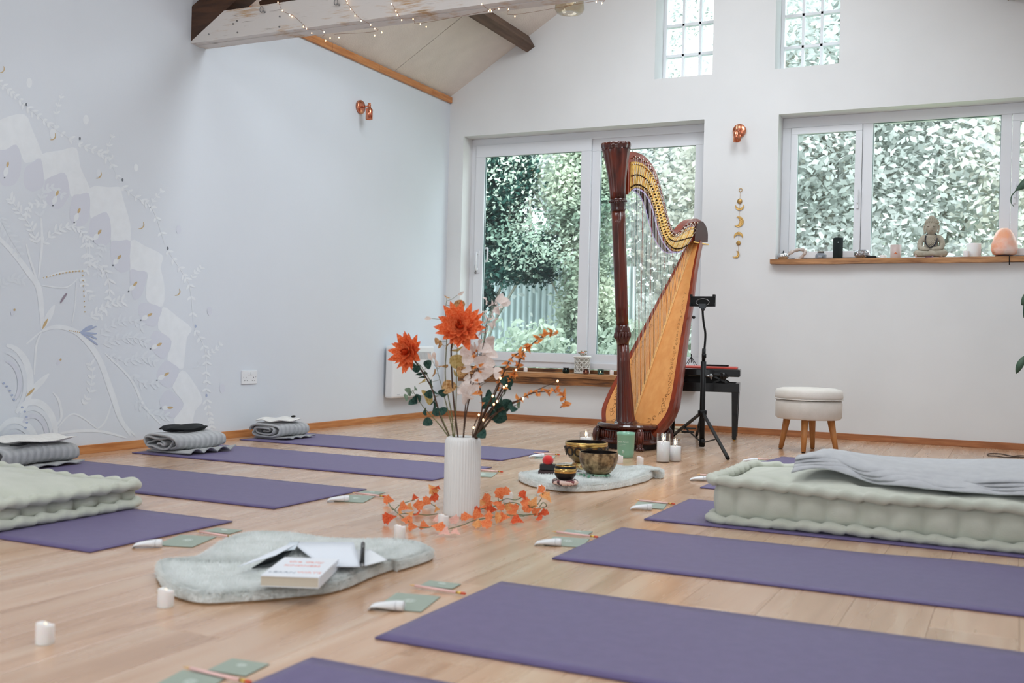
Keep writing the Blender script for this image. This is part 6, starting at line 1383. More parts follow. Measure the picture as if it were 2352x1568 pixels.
# ---- things on the left-hand sill (top at z ~ .396)
ZL = .3965; YL_ = 7.74
def sl_(x, Y=YL_): p = ony(x, 850, Y); return Vector((p.x, Y, ZL))
for x, lab in ((1207, 'battery candle on the left half of the sliding-window shelf'), (1405, 'battery candle on the shelf right beside the harp column')): led_tealight(sl_(x), lab, .85, 'small battery candles on the shelf')
c = sl_(1134, 7.76); t = thing('faceted_bowl', 'small pale faceted candle bowl at the left end of the window shelf', 'candle holder', c)
mb = MB(); mb.lathe([(.02, 0), (.042, .018), (.022, .036), (.019, .036), (.037, .018), (.0, .006)], 8, cap=False); mb.sm = [False]*len(mb.f); obj('faceted_glass', mb, glassmat('votive_glass', (225, 228, 232), .03, .45), t); mb = MB(); mb.lathe([(.017, .030), (.018, .044), (.015, .044)], 20, cap=False); obj('metal_rim', mb, mat('pewter', (150, 146, 138), .4, .9), t)
def round_votive(x, col, lab, r=.030, h=.045, jar=False):
    c = sl_(x, 7.72); t = thing('tealight_holder', lab, 'candle holder', c)
    pr = [(r*.6, 0), (r*.95, h*.15), (r, h*.5), (r*.8, h*.82), (r*.72, h*.88), (r*.82, h), (r*.76, h), (r*.66, h*.88), (r*.9, h*.5), (r*.5, h*.12), (0, h*.1)] if not jar else [(r*.85, 0), (r*.9, h*.1), (r*.9, h*.8), (r*.85, h), (r*.8, h), (r*.82, h*.1), (0, h*.08)]
    mb = MB(); mb.lathe(pr, 32, cap=False, rf=(lambda a, z: 1+.02*math.sin(10*a)) if not jar else None); obj('coloured_glass', mb, glassmat('tinted_%d' % x, col, .05, .5), t)
    mb = MB(); mb.lathe([(r*.5, h*.12), (r*.52, h*.35), (.002, h*.35)], 20); obj('wax', mb, M_WAX, t); mb = MB(); mb.lathe([(.0006, h*.36), (.003, h*.5), (.0005, h*.75)], 8); obj('flame', mb, M_FLAME, t)
    mb = MB(); mb.lathe([(r*.80, h*.93), (r*.86, h*.97), (r*.82, h*1.01)], 24, cap=False); obj('wire_rim', mb, mat('wire_dark', (90, 84, 70), .4, .8), t)
round_votive(1300, (70, 128, 130), 'round teal glass tealight holder on the window shelf'); round_votive(1346, (216, 186, 178), 'round pink glass tealight holder in front of the white planter', .026, .040); round_votive(1380, (196, 216, 216), 'clear ribbed jar tealight holder right of the white planter', .030, .042, True)
# white pierced lantern planter
c = sl_(1337, 7.80); t = thing('lattice_planter', 'white pierced-lattice pot with a dried plant, standing on the window shelf', 'planter', c); M_LT = mat('white_ceramic', (224, 222, 216), .45); r_, z0, z1 = .062, .012, .128
mb = MB(); mb.lathe([(.055, 0), (.064, .003), (.064, .012), (.058, .014)], 40); obj('foot_ring', mb, M_LT, t)
mb = MB(); mb.lathe([(.066, .127), (.071, .130), (.071, .138), (.066, .141), (.060, .138), (.060, .128)], 40, cap=False); obj('rim', mb, M_LT, t)
mb = MB(); mb.lathe([(.050, .014), (.052, .13)], 36); obj('inner_pot', mb, mat('inner_pot', (150, 140, 120), .8), t)
nc, nr = 10, 3; cw = 2*PI/nc; rhh = (z1-z0)/nr
for k in range(nc):
    for j in range(nr):
        a0_, a1_ = k*cw, (k+1)*cw; b0_, b1_ = z0+j*rhh, z0+(j+1)*rhh; am, bm2 = (a0_+a1_)/2, (b0_+b1_)/2; mb = MB()
        def cp(a, z): return Vector((r_*math.cos(a), r_*math.sin(a), z))
        def arc(pa, pb, bow):
            P_ = []
            for q in np.linspace(0, 1, 6):
                a = pa[0]*(1-q)+pb[0]*q; z = pa[1]*(1-q)+pb[1]*q; da, dz = pb[0]-pa[0], pb[1]-pa[1]; s = math.sin(PI*q)*bow; P_.append(cp(a-dz/r_*s, z+da*r_*s))
            return P_
        corners = [(a0_, b0_), (a1_, b0_), (a1_, b1_), (a0_, b1_)]
        for q in range(4):
            p_, n_ = corners[q], corners[(q+1) % 4]; mb.tube(arc(p_, n_, .16), .0022, 4, cap=False); mb.tube(arc(p_, n_, -.16), .0022, 4, cap=False)
            mb.tube(arc(p_, (am, bm2), 0), .0024, 4, cap=False)
        obj('lattice_cell', mb, M_LT, t)
for k in range(9): a = k*2.4; mb = MB(); tip = Vector((.03*math.cos(a), .03*math.sin(a), .155+.012*(k % 3))); mb.tube([(0, 0, .128), tip*.6+Vector((0, 0, .052)), tip], .0015, 5); mb.ell(tip, .008, .008, .005, 8, 5); obj('dried_sprig', mb, mat('dried_plant', (150, 140, 110), .8), t)
mb = MB()
for k in range(6): a = k*1.05; mb.ell((.008+.010*math.cos(a), -.02+.010*math.sin(a), .168), .009, .004, .004, 8, 4, M=rotm('Z', a))
obj('orange_bloom', mb, mat('orange_bloom', (236, 150, 110), .6), t)

# ---- trailing houseplant at the right edge of the frame
M_HP = mat('houseplant_leaf', (48, 74, 60), .5, rgb2=(70, 96, 76), nscale=10)
def blade(mb, a, b, w_, n, bend=0):
    a, b = Vector(a), Vector(b); n = Vector(n).normalized(); d = b-a; s = d.cross(n).normalized(); A, B = [], []
    for q in np.linspace(0, 1, 12):
        c_ = a+d*q+n*bend*math.sin(PI*q); ww = w_*math.sin(PI*min(1, q*.94+.05))**.75; A.append(c_-s*ww); B.append(c_+s*ww)
    mb.strip(A, B, n*.0006, True)
Yh = 6.85; t = thing('trailing_houseplant', 'tall dark-leaved houseplant whose leaves poke in at the right edge', 'plant', (.33, Yh+.02, 0), world=True)
def hq(x, y, dy=0): return ony(x, y, Yh+dy)
mb = MB(); mb.lathe([(.10, 0), (.13, .02), (.15, .24), (.145, .25), (.13, .24), (.115, .22), (.0, .22)], 36, (.33, Yh+.02, 0)); obj('pot', mb, mat('terracotta', (170, 110, 82), .8), t)
stems = [[(.33, Yh, .2), (.28, Yh, .7), (.22, Yh, 1.2), (.17, Yh, 1.72)], [(.33, Yh, .2), (.25, Yh+.03, .45), (.13, Yh, .60), (.08, Yh, .66)], [(.34, Yh, .2), (.33, Yh+.05, .7), (.34, Yh, 1.2)]]
for s_ in stems: mb = MB(); mb.tube(catmull(s_, 6), .004, 6); obj('stem', mb, mat('stem_brown', (150, 110, 92), .7), t)
def addleaf(a, b, w_, bend=.01): mb = MB(); blade(mb, a, b, w_, (-.1, -1, .2), bend); obj('leaf', mb, M_HP, t)
addleaf(hq(2395, 395), hq(2333, 438), .03); addleaf(hq(2385, 670), hq(2346, 700), .04); addleaf(hq(2353, 818), hq(2334, 858), .020); addleaf(hq(2400, 640), hq(2352, 730), .045)
cu = catmull([hq(2334, 437), hq(2324, 450), hq(2323, 465), hq(2330, 475)], 4)
mb = MB(); mb.strip([p+Vector((-.004, 0, 0)) for p in cu], [p+Vector((.004*(1-i/len(cu)), .002, 0)) for i, p in enumerate(cu)], (0, -.0006, 0)); obj('curled_leaf', mb, M_HP, t)
for k in range(14): r_ = random.Random(k+40); s_ = catmull(stems[k % 3], 6); a = s_[r_.randrange(4, len(s_))]; b = a+Vector((r_.uniform(.02, .16), r_.uniform(-.1, .1), r_.uniform(-.03, .14))); mb = MB(); blade(mb, a, b, .03, (0, -1, .3), .01); obj('leaf', mb, M_HP, t)
# ================================================================= VASE, BOUQUET AND LEAF GARLAND
M_VASE = mat('white_ribbed_ceramic', (226, 226, 224), .35)
vb = Vector((-1.815, 3.375, 0)); VS = 3.375
t = thing('vase', 'tall white ribbed ceramic vase on the floor holding the bouquet', 'vase', vb)
rv, hv_ = .0665, .288
prv = [(rv*.90, 0), (rv*.97, .004), (rv*.985, .01), (rv, .05), (rv, hv_-.03), (rv*.98, hv_-.014), (rv*.90, hv_-.004), (rv*.80, hv_), (rv*.62, hv_), (rv*.60, hv_-.008), (rv*.85, hv_-.03), (rv*.88, .03), (.001, .02)]
mb = MB(); mb.lathe(prv, 240, cap=False, rf=lambda a, z: 1-(.028*(abs(math.sin(20*a))**.6)*(1 if .006 < z < hv_-.012 else .2) if True else 0)); mb.lathe([(rv*.9, .0002), (.001, .0002)], 60, cap=False); obj('vase_body', mb, M_VASE, t)

def fv(x, y, dy=0): return ony(x, y, VS+dy)
def F(cx, cy, dy=0): return fv(860+cx/3.92, 640+cy/3.92, dy)
M_ORG = leafmat('dahlia_petal', (226, 92, 44), (246, 142, 92), 14, .25); M_ORGD = leafmat('dahlia_heart', (176, 48, 26), (226, 96, 50), 30, .2)
M_STM = mat('stem_dark', (72, 50, 36), .7); M_STG = mat('stem_green', (104, 104, 66), .7)
def petal_mesh(nm, m, wr=.30, curl=.18):
    mb = MB(); vs = []; fs = []; n = 9
    for i in range(n):
        q = i/(n-1); w_ = wr*math.sin(PI*min(.999, q**.75*.96+.04))**.8*.5+.004; z = curl*q*q-.10*math.sin(PI*q); x = q
        vs += [(x, -w_, z+.35*w_), (x, 0, z), (x, w_, z+.35*w_)]
    for i in range(n-1):
        for k in (0, 1): fs.append((i*3+k, i*3+k+1, (i+1)*3+k+1, (i+1)*3+k))
    mb.add(vs, fs, True); me = mb.mesh(nm, fix=False); me.materials.append(m); return me
PM1 = petal_mesh('petal', M_ORG, .42); PM2 = petal_mesh('petal', M_ORGD, .40, .5)
def dahlia(label, c, face, R, stem, seed):
    t = thing('dahlia', label, 'flower', stem[0], world=True); o0 = Vector(stem[0]); rr = random.Random(seed); fr = frame(face)
    mb = MB(); mb.tube(catmull(stem, 8), .0032, 8); obj('stem', mb, M_STM, t)
    mb = MB(); mb.ell(c-Vector(face)*R*.06, R*.16, R*.16, R*.12, 16, 10, M=fr); head = obj('flower_head', mb, M_ORGD, t)
    for ring, (n, ln, el, me) in enumerate(((12, 1.0, -.12, PM1), (13, .95, .10, PM1), (12, .82, .36, PM1), (11, .66, .62, PM1), (9, .48, .92, PM2), (7, .34, 1.2, PM2))):
        for k in range(n):
            a = 2*PI*(k+.5*(ring % 2))/n+rr.uniform(-.14, .14); e = el+rr.uniform(-.14, .14); L_ = R*ln*rr.uniform(.82, 1.16)
            Mx = fr @ rotm('Z', a) @ rotm('Y', -e) @ rotm('X', rr.uniform(-.35, .35))
            o = bpy.data.objects.new('petal', me); COL.objects.link(o); o.parent = head
            M4 = Mx.to_4x4() @ Matrix.Diagonal((L_, L_*rr.uniform(.8, 1.1), L_, 1)); M4.translation = c-o0; o.matrix_local = M4
    return t
dirc = (O3-fv(1058, 745)).normalized()
dahlia('larger orange dahlia, the tallest bloom of the bouquet', fv(1056, 750, -.02), (dirc+Vector((-.15, 0, .38))).normalized(), .092, [fv(1053, 1012), fv(1042, 920), fv(1037, 840), fv(1038, 790), fv(1054, 755, .0)], 1)
dahlia('smaller orange dahlia leaning out to the left of the bouquet', fv(936, 808, -.03), (dirc+Vector((-.55, 0, .10))).normalized(), .078, [fv(1038, 1012), fv(1013, 959), fv(993, 895), fv(972, 857), fv(942, 812)], 2)

def leafshape(nm, m, kind='round', fold=.12):
    mb = MB(); pts = []
    n = 16
    if kind == 'round':
        A = [(q, -.42*math.sin(PI*q**.85)**.6) for q in np.linspace(0, 1, 9)]; Bp = [(q, .42*math.sin(PI*q**.85)**.6) for q in np.linspace(0, 1, 9)]
    elif kind == 'lance':
        A = [(q, -.2*math.sin(PI*q**.8)) for q in np.linspace(0, 1, 9)]; Bp = [(q, .2*math.sin(PI*q**.8)) for q in np.linspace(0, 1, 9)]
    else:   # ivy: three-pointed
        hw_ = [0, .36, .30, .46, .34, .22, .16, .08, 0]; A = [(q, -w_) for q, w_ in zip(np.linspace(0, 1, 9), hw_)]; Bp = [(q, w_) for q, w_ in zip(np.linspace(0, 1, 9), hw_)]
    vs = []; fs = []
    for (xa, ya), (xb, yb) in zip(A, Bp): z = .10*math.sin(PI*xa)-.16*xa*xa; vs += [(xa, ya, z+fold*abs(ya)), (xa, 0, z), (xb, yb, z+fold*abs(yb))]
    for i in range(8):
        for k in (0, 1): fs.append((i*3+k, i*3+k+1, (i+1)*3+k+1, (i+1)*3+k))
    mb.add(vs, fs, True); me = mb.mesh(nm, fix=False); me.materials.append(m); return me
M_EU = leafmat('eucalyptus_leaf', (38, 62, 58), (66, 92, 82), 8, .15); M_EUP = leafmat('pale_eucalyptus', (110, 136, 116), (140, 160, 138), 8, .2); M_GLD = leafmat('golden_leaf', (150, 104, 60), (214, 176, 128), 9, .3); M_GLO = leafmat('olive_leaf', (176, 150, 90), (206, 186, 130), 9, .3)
M_WPT = leafmat('white_petal', (236, 222, 214), (246, 238, 234), 10, .4); M_BUD = leafmat('orange_bud', (226, 84, 48), (238, 190, 110), 26, .3); M_CRM2 = leafmat('cream_bud', (222, 200, 186), (240, 230, 222), 20, .3)
LM = {'eu': leafshape('leaf', M_EU), 'eup': leafshape('leaf', M_EUP), 'gold': leafshape('leaf', M_GLD), 'olive': leafshape('leaf', M_GLO), 'white': leafshape('petal', M_WPT, 'round', .5), 'bud': leafshape('bud', M_BUD, 'lance', .9), 'cream': leafshape('bud', M_CRM2, 'lance', .6)}
bulbm = MB().ell((0, 0, 0), .0034, .0034, .0045, 8, 6).mesh('bulb'); bulbm.materials.append(M_LED)
def put_leaf(par, o0, kind, p, size, rr, droop=0, base=None, facing=None):
    me = LM[kind]; o = bpy.data.objects.new(me.name.split('.')[0], me); COL.objects.link(o); o.parent = par
    d = (p-base) if base is not None and (p-base).length > 1e-4 else Vector((rr.uniform(-1, 1), rr.uniform(-.4, .4), rr.uniform(-.5, 1)))
    d = d.normalized(); n = (facing or dirc)+Vector((rr.uniform(-.7, .7), rr.uniform(-.4, .4), rr.uniform(-.5, .7))); n = (n-d*n.dot(d)).normalized(); y = n.cross(d)
    M4 = Matrix((d, y, n)).transposed().to_4x4() @ Matrix.Diagonal((size, size, size, 1)); st = p-d*size*.5; M4.translation = st-o0; o.matrix_local = M4; return st
def spray(name, label, cat, stem, leaves, kind, sz, r0=.0026, sm=M_STM, seed=0, group=None, twig=True, dy=0):
    o0 = Vector(stem[0]); t = thing(name, label, cat, o0, world=True, group=group); rr = random.Random(seed); S_ = catmull(stem, 8); n = len(S_)
    mb = MB(); mb.tube(S_, [r0*(1-.65*i/n) for i in range(n)], 6); obj('stem', mb, sm, t)
    for it in leaves:
        x, y = it[0], it[1]; kd = it[2] if len(it) > 2 else kind; s = (it[3] if len(it) > 3 else 1)*sz*rr.uniform(.85, 1.15)
        s *= 1.6; p = F(x, y, dy+rr.uniform(-.03, .03)); j = min(range(n), key=lambda k: (S_[k]-p).length+(.15*max(0, (S_[k]-p).z))); b = S_[j]
        st = put_leaf(t, o0, kd, p, s, rr, base=b)
        if twig and (st-b).length > .006: mb = MB(); mb.tube([b, (b+st)*.5+Vector((0, 0, -.004)), st], .0008, 4); obj('twig', mb, sm, t)
    return t
spray('golden_branch', 'branch of round golden-brown leaves rising behind the larger dahlia', 'foliage', [F(705, 1440), F(700, 1250), F(640, 900), F(650, 560), F(640, 300), F(650, 200)], [(650, 165), (765, 235, 'gold', 1.5), (590, 590), (655, 600), (780, 130, 'cream'), (480, 358, 'cream'), (560, 560)], 'gold', .022, seed=1, sm=M_STG, dy=.03)
spray('golden_branch', 'branch of larger golden-brown leaves in the middle left of the bouquet', 'foliage', [F(715, 1440), F(690, 1300), F(640, 1100), F(600, 950), F(560, 800)], [(620, 790), (540, 850, 'gold', .9), (670, 975, 'gold', 1.5), (475, 1060, 'olive', 1.6), (500, 700, 'cream'), (540, 690, 'cream', .9), (555, 760, 'cream', .9), (430, 930, 'olive')], 'gold', .026, seed=2, sm=M_STG, dy=.02)
spray('golden_branch', 'olive and gold leaves hanging under the larger dahlia', 'foliage', [F(720, 1440), F(735, 1100), F(740, 800), F(745, 620)], [(745, 640, 'olive', 1.6), (750, 740, 'olive', 1.7), (735, 860, 'olive', .9), (805, 785, 'gold'), (790, 830, 'gold'), (870, 955, 'gold'), (820, 700, 'olive'), (700, 580, 'olive')], 'olive', .028, seed=3, sm=M_STG, dy=.03)
spray('eucalyptus_branch', 'dark eucalyptus branch arching left under the smaller dahlia', 'foliage', [F(690, 1440), F(610, 1260), F(545, 1080), F(500, 920), F(430, 800), F(390, 760)], [(380, 810), (425, 885), (482, 770), (395, 860, 'eu', .7), (512, 945), (450, 850, 'eu', .8), (490, 1040), (548, 1025), (617, 1025), (540, 1150, 'eu', 1.2), (620, 1190), (560, 1200, 'eu'), (530, 1110, 'eu', 1.1), (350, 780, 'eu', .8)], 'eu', .025, seed=4, sm=M_STG)
spray('eucalyptus_branch', 'eucalyptus twig with small pale tips low on the left of the bouquet', 'foliage', [F(680, 1440), F(600, 1330), F(520, 1240), F(430, 1140), F(340, 1000)], [(455, 1195), (480, 1290), (400, 1070), (345, 1115), (365, 1085, 'eu', .8), (318, 1030, 'eup', .8), (285, 1070, 'eup', .8), (370, 985, 'eup', .6), (300, 1000, 'eup', .6)], 'eu', .023, seed=5, sm=M_STG)
spray('eucalyptus_branch', 'dark eucalyptus branch leaning right between the bud sprays', 'foliage', [F(880, 1440), F(980, 1300), F(1090, 1150), F(1180, 1010), F(1220, 920)], [(1030, 1040), (1015, 1095), (1050, 1130), (1140, 1095), (1140, 1165, 'eu', 1.2), (1130, 1245, 'eu', 1.3), (1095, 1160), (1195, 925, 'eu', 1.2), (1180, 1000), (1205, 960), (1060, 1080), (1150, 1200), (970, 1400, 'eu', 1.1), (1080, 1230), (1000, 1140)], 'eu', .026, seed=6, sm=M_STG)
spray('eucalyptus_branch', 'short eucalyptus twig pointing right towards the harp', 'foliage', [F(900, 1440), F(1050, 1260), F(1150, 1190), F(1240, 1150), F(1300, 1130)], [(1230, 1150, 'eu', 1.1), (1250, 1170), (1205, 1165), (1300, 1135, 'eup', .9), (1190, 1120)], 'eu', .024, seed=7, sm=M_STG)
WL = [(1010, 190), (1060, 230), (1110, 250), (1160, 200), (1130, 170), (1180, 215), (1090, 205), (1000, 300), (1060, 320), (1020, 360), (1080, 385), (985, 400), (1040, 410), (1100, 300)]
spray('white_blossom', 'white artificial blossom spray standing tall right of the larger dahlia', 'flower', [F(800, 1440), F(830, 1200), F(900, 900), F(980, 600), F(1010, 400), F(1060, 240)], [(x, y) for x, y in WL]+[(1000, 480), (1030, 545), (1050, 560), (960, 470)], 'white', .026, seed=8, dy=.04)
spray('white_blossom', 'dense cluster of peachy white petals in the heart of the bouquet', 'flower', [F(800, 1440), F(820, 1150), F(860, 950), F(920, 780), F(960, 640)], [(x, y, 'white', s) for x, y, s in ((960, 600, 1.2), (900, 640, 1.3), (850, 640, 1.1), (1000, 640, 1.3), (1040, 610, 1), (900, 720, 1.2), (960, 735, 1.3), (1000, 700, 1.2), (1030, 760, 1.2), (960, 800, 1.3), (850, 870, 1.2), (905, 850, 1.1), (1000, 850, 1), (1060, 690, 1), (840, 720, 1), (820, 660, 1), (930, 900, 1), (1040, 820, .9), (830, 800, 1.0))], 'white', .030, seed=9, dy=.02)
spray('white_blossom', 'lower drooping bunch of white petals just above the vase mouth', 'flower', [F(800, 1440), F(820, 1250), F(840, 1120), F(830, 1020)], [(x, y, 'white', s) for x, y, s in ((840, 1000, 1.1), (800, 980, 1.1), (880, 1020, 1.1), (830, 1070, 1.1), (790, 1030, 1), (860, 960, 1), (900, 985, .9), (1110, 830, .7), (1110, 872, .7))], 'white', .030, seed=10)
def budrow(path, n, spread, seed):
    rr = random.Random(seed); P_ = catmull([(a, b, 0) for a, b in path], 10); out = []
    for k in range(n): p = P_[int((.32+.68*(k+.5)/n)*(len(P_)-1))]; out.append((p.x+rr.uniform(-spread, spread), p.y+rr.uniform(-spread, spread), 'bud', rr.uniform(.8, 1.25)))
    return out
B1 = [(895, 1435), (970, 1260), (1080, 1050), (1150, 880), (1230, 720), (1350, 640), (1480, 540), (1560, 490), (1640, 500)]
B2 = [(920, 1430), (1050, 1180), (1180, 930), (1260, 850), (1320, 700), (1400, 610)]
B3 = [(890, 1435), (970, 1170), (945, 950), (930, 760), (925, 640)]
B4 = [(930, 1430), (1080, 1220), (1180, 1140), (1290, 1095), (1420, 1030), (1560, 1012), (1640, 1000), (1700, 1060), (1722, 1115), (1670, 1165)]
B5 = [(905, 1435), (1000, 1280), (1150, 1180), (1290, 1100), (1450, 1010), (1650, 920)]
for k, (P_, n, lab) in enumerate(((B1, 46, 'orange bud spray reaching highest on the right side of the bouquet'), (B2, 34, 'orange bud spray running close under the highest one on the right'), (B3, 20, 'thin orange bud spray standing upright in the middle of the bouquet'), (B4, 32, 'orange bud spray drooping far out to the right, below the shelf'))):
    t = spray('bud_spray', lab, 'foliage', [F(a, b) for a, b in P_], budrow(P_, n, 26 if k != 2 else 34, k+3), 'bud', .019, seed=20+k, r0=.0034)
lt = thing('lit_twigs', 'bunch of dark twigs carrying tiny warm lights on the right of the bouquet', 'lights', F(905, 1440, -.01), world=True)
for P_ in (B5, [(895, 1440), (960, 1260), (1065, 1050), (1135, 895), (1200, 800)], [(910, 1440), (1000, 1280), (1105, 1105), (1190, 960), (1275, 820), (1355, 640)], [(885, 1440), (893, 1340), (940, 1225)], [(915, 1440), (980, 1270), (1075, 1130), (1165, 975)], [(920, 1440), (1080, 1230), (1195, 1145), (1340, 1078)]):
    S_ = catmull([F(a, b, -.01) for a, b in P_], 6); mb = MB(); mb.tube(S_, [.0030*(1-.6*i/len(S_)) for i in range(len(S_))], 6); obj('twig', mb, M_STM, lt)
for x, y in ((1650, 920), (1355, 640), (1275, 820), (1135, 895), (1190, 960), (1165, 975), (1105, 1105), (1075, 1130), (1195, 1145), (1340, 1078), (940, 1225), (980, 1270), (893, 1340), (1065, 1055)):
    o = bpy.data.objects.new('bulb', bulbm); COL.objects.link(o); o.parent = lt; o.location = F(x, y, -.016)-Vector(lt['_w'])

# garland of orange leaves on the floor round the vase
M_GL1 = leafmat('garland_orange', (232, 110, 66), (246, 160, 110), 12, .3); M_GL2 = leafmat('garland_amber', (232, 150, 90), (244, 190, 130), 12, .3); M_GL3 = leafmat('garland_red', (206, 76, 48), (236, 116, 78), 12, .3); M_GL4 = leafmat('garland_pink', (238, 176, 160), (246, 206, 194), 12, .3); M_VINE = mat('vine_green', (92, 108, 72), .7)
GM = [leafshape('leaf', m, 'ivy', .25) for m in (M_GL1, M_GL2, M_GL3, M_GL4)]
def G(cx, cy, dy=None):
    x, y = 860+cx/3.459, 980+cy/3.459; p = onz(x, y, .014)
    if p.y > 3.60 or dy is not None: p = ony(x, y, 3.46 if dy is None else dy); p.z = max(.012, p.z)
    return p
gl = thing('leaf_garland', 'garland of orange artificial ivy leaves on green wire lying round the foot of the vase', 'garland', (vb.x, vb.y-.06, 0), world=True); g0 = Vector(gl['_w'])
GL = [(110, 590, 0), (110, 745, 2), (320, 570, 2), (275, 640, 1), (230, 650, 0), (285, 690, 1), (410, 610, 0), (465, 500, 1), (492, 490, 2), (475, 560, 2), (495, 660, 1), (260, 745, 0), (300, 800, 0), (395, 790, 0), (520, 740, 3), (630, 745, 3), (510, 815, 0), (560, 838, 3), (640, 842, 3), (730, 725, 0), (752, 590, 2), (795, 645, 1), (890, 565, 0), (900, 625, 0), (870, 640, 0), (820, 710, 0), (800, 690, 2), (815, 775, 1), (910, 735, 0), (885, 785, 0), (993, 530, 0), (1040, 515, 0), (965, 610, 0), (1000, 650, 0), (1060, 640, 1), (1110, 650, 0), (1020, 735, 0), (980, 740, 1), (1180, 540, 2), (1195, 600, 0), (1210, 670, 0), (1265, 600, 1), (1360, 558, 1), (1325, 500, 0), (1285, 690, 0), (1310, 725, 2), (1345, 690, 2), (1130, 745, 2), (850, 600, 1), (930, 660, 2), (1090, 690, 0), (350, 640, 0), (690, 670, 0), (1245, 650, 0), (340, 690, 2), (200, 700, 1)]
rr = random.Random(12)
V_ = [[(110, 600), (150, 660), (200, 620), (280, 590), (320, 580)], [(140, 640), (190, 690), (260, 740), (330, 790), (420, 800), (480, 780)], [(200, 690), (300, 690), (420, 700), (500, 690)], [(470, 500), (460, 560), (440, 600), (500, 640)], [(590, 810), (700, 780), (800, 740), (930, 720), (1040, 700), (1190, 710)], [(820, 660), (900, 640), (1000, 620), (1100, 600), (1160, 620)], [(985, 540), (990, 590), (1050, 570), (1120, 580), (1170, 560)], [(1230, 640), (1290, 620), (1330, 560), (1340, 520)], [(1200, 610), (1280, 650), (1365, 630), (1340, 600), (1310, 640)], [(1090, 680), (1180, 700), (1290, 690), (1340, 670)]]
for P_ in V_: mb = MB(); mb.tube(catmull([G(a, b) for a, b in P_], 6), .0016, 5); obj('vine', mb, M_VINE, gl)
for x, y, k in GL:
    p = G(x, y, None); sz = .031*rr.uniform(.85, 1.3); o = bpy.data.objects.new('leaf', GM[k]); COL.objects.link(o); o.parent = gl
    d = Vector((rr.uniform(-1, 1), rr.uniform(-.4, .4), rr.uniform(-.9, .9) if p.z > .03 else rr.uniform(-.1, .3))).normalized(); n = dirc*.8+Vector((rr.uniform(-.6, .6), rr.uniform(-.5, .5), rr.uniform(0, .8))); n = (n-d*n.dot(d)).normalized(); y_ = n.cross(d)
    M4 = Matrix((d, y_, n)).transposed().to_4x4() @ Matrix.Diagonal((sz*1.35, sz*1.35, sz*1.35, 1)); st = p-d*sz*.6; st.z = max(st.z, .012); M4.translation = st-g0; o.matrix_local = M4
    zz = min((M4 @ v.co).z for v in GM[k].vertices)
    if zz < .0015: M4.translation.z += .0015-zz; o.matrix_local = M4
# ================================================================= THE PAINTED MURAL ON THE LEFT WALL
M_MW = mat('mural_white', (226, 231, 235), .8, rgb2=(222, 227, 231), nscale=20); M_MS = mat('mural_soft', (217, 223, 229), .8); M_ML = mat('mural_lilac', (209, 213, 223), .8); M_MB = mat('mural_blue', (166, 178, 204), .8); M_MG = mat('mural_gold', (196, 172, 130), .6); M_MD = mat('mural_dot', (110, 116, 124), .8)
mo = onx(250, 700, XL); mur = thing('wall_mural', 'large hand-painted white and lilac mandala of petals and leafy sprays on the left wall', 'mural', (XL, mo.y, mo.z), world=True)
LAY = [0.0]
def bump_layer(): LAY[0] = (LAY[0]+.000008) % .0003
def flat(mb, A, B):
    n = len(A); vs = list(A)+list(B); mb.add(vs, [(i, i+1, n+i+1, n+i) for i in range(n-1)])
def Wp(x, y, k=0): p = onx(x, y, XL); return Vector((XL+.0006+.0004*k+LAY[0], p.y, p.z))
def poly(name, pts, m, k=0, smooth=4):
    P_ = catmull([(a, b, 0) for a, b in pts], smooth, closed=True) if smooth else [Vector((a, b, 0)) for a, b in pts]
    bump_layer(); mb = MB(); q_ = [Wp(p.x, p.y, k) for p in P_]; mb.add(q_, [tuple(range(len(q_)))]); return obj(name, mb, m, mur)
def stroke(mb, pts, w_, k=1, taper=True, n=8):
    bump_layer()
    P_ = catmull([(a, b, 0) for a, b in pts], n); N_ = len(P_); A, B = [], []
    for i, p in enumerate(P_):
        d = (P_[min(i+1, N_-1)]-P_[max(i-1, 0)]); d = d.normalized() if d.length else Vector((1, 0, 0)); ww = w_/2*(math.sin(PI*(.08+.84*i/(N_-1)))**.6 if taper else 1); A.append(Wp(p.x-d.y*ww, p.y+d.x*ww, k)); B.append(Wp(p.x+d.y*ww, p.y-d.x*ww, k))
    flat(mb, A, B)
def lf(mb, x, y, a, ln, w_, k=1):
    bump_layer(); n = 6; A, B = [], []
    for i in range(n+1): q = i/n; ww = w_/2*math.sin(PI*min(.98, q*.9+.05))**.8; cx_, cy_ = x+math.cos(a)*ln*q, y+math.sin(a)*ln*q; A.append(Wp(cx_-math.sin(a)*ww, cy_+math.cos(a)*ww, k)); B.append(Wp(cx_+math.sin(a)*ww, cy_-math.cos(a)*ww, k))
    flat(mb, A, B)
# white outer petals
WH = [[(-30, 300), (0, 275), (55, 262), (75, 300), (92, 340), (96, 362), (60, 374), (50, 360), (37, 334), (0, 352), (-30, 380)],
      [(96, 354), (140, 345), (175, 340), (185, 385), (205, 430), (200, 446), (165, 452), (158, 425), (148, 398), (118, 405), (101, 412), (98, 380)],
      [(206, 432), (250, 430), (277, 430), (281, 451), (298, 509), (300, 543), (295, 555), (256, 555), (253, 520), (245, 490), (225, 493), (208, 500)],
      [(301, 552), (333, 565), (373, 586), (369, 615), (377, 653), (373, 703), (338, 691), (336, 655), (337, 624), (299, 620)],
      [(374, 705), (406, 726), (440, 754), (429, 776), (424, 825), (417, 848), (384, 826), (394, 783), (363, 754)],
      [(418, 850), (440, 871), (465, 917), (448, 944), (436, 986), (408, 978), (400, 961), (422, 927), (396, 890)]]
for P_ in WH: poly('white_petal', P_, M_MW, 0, 3)
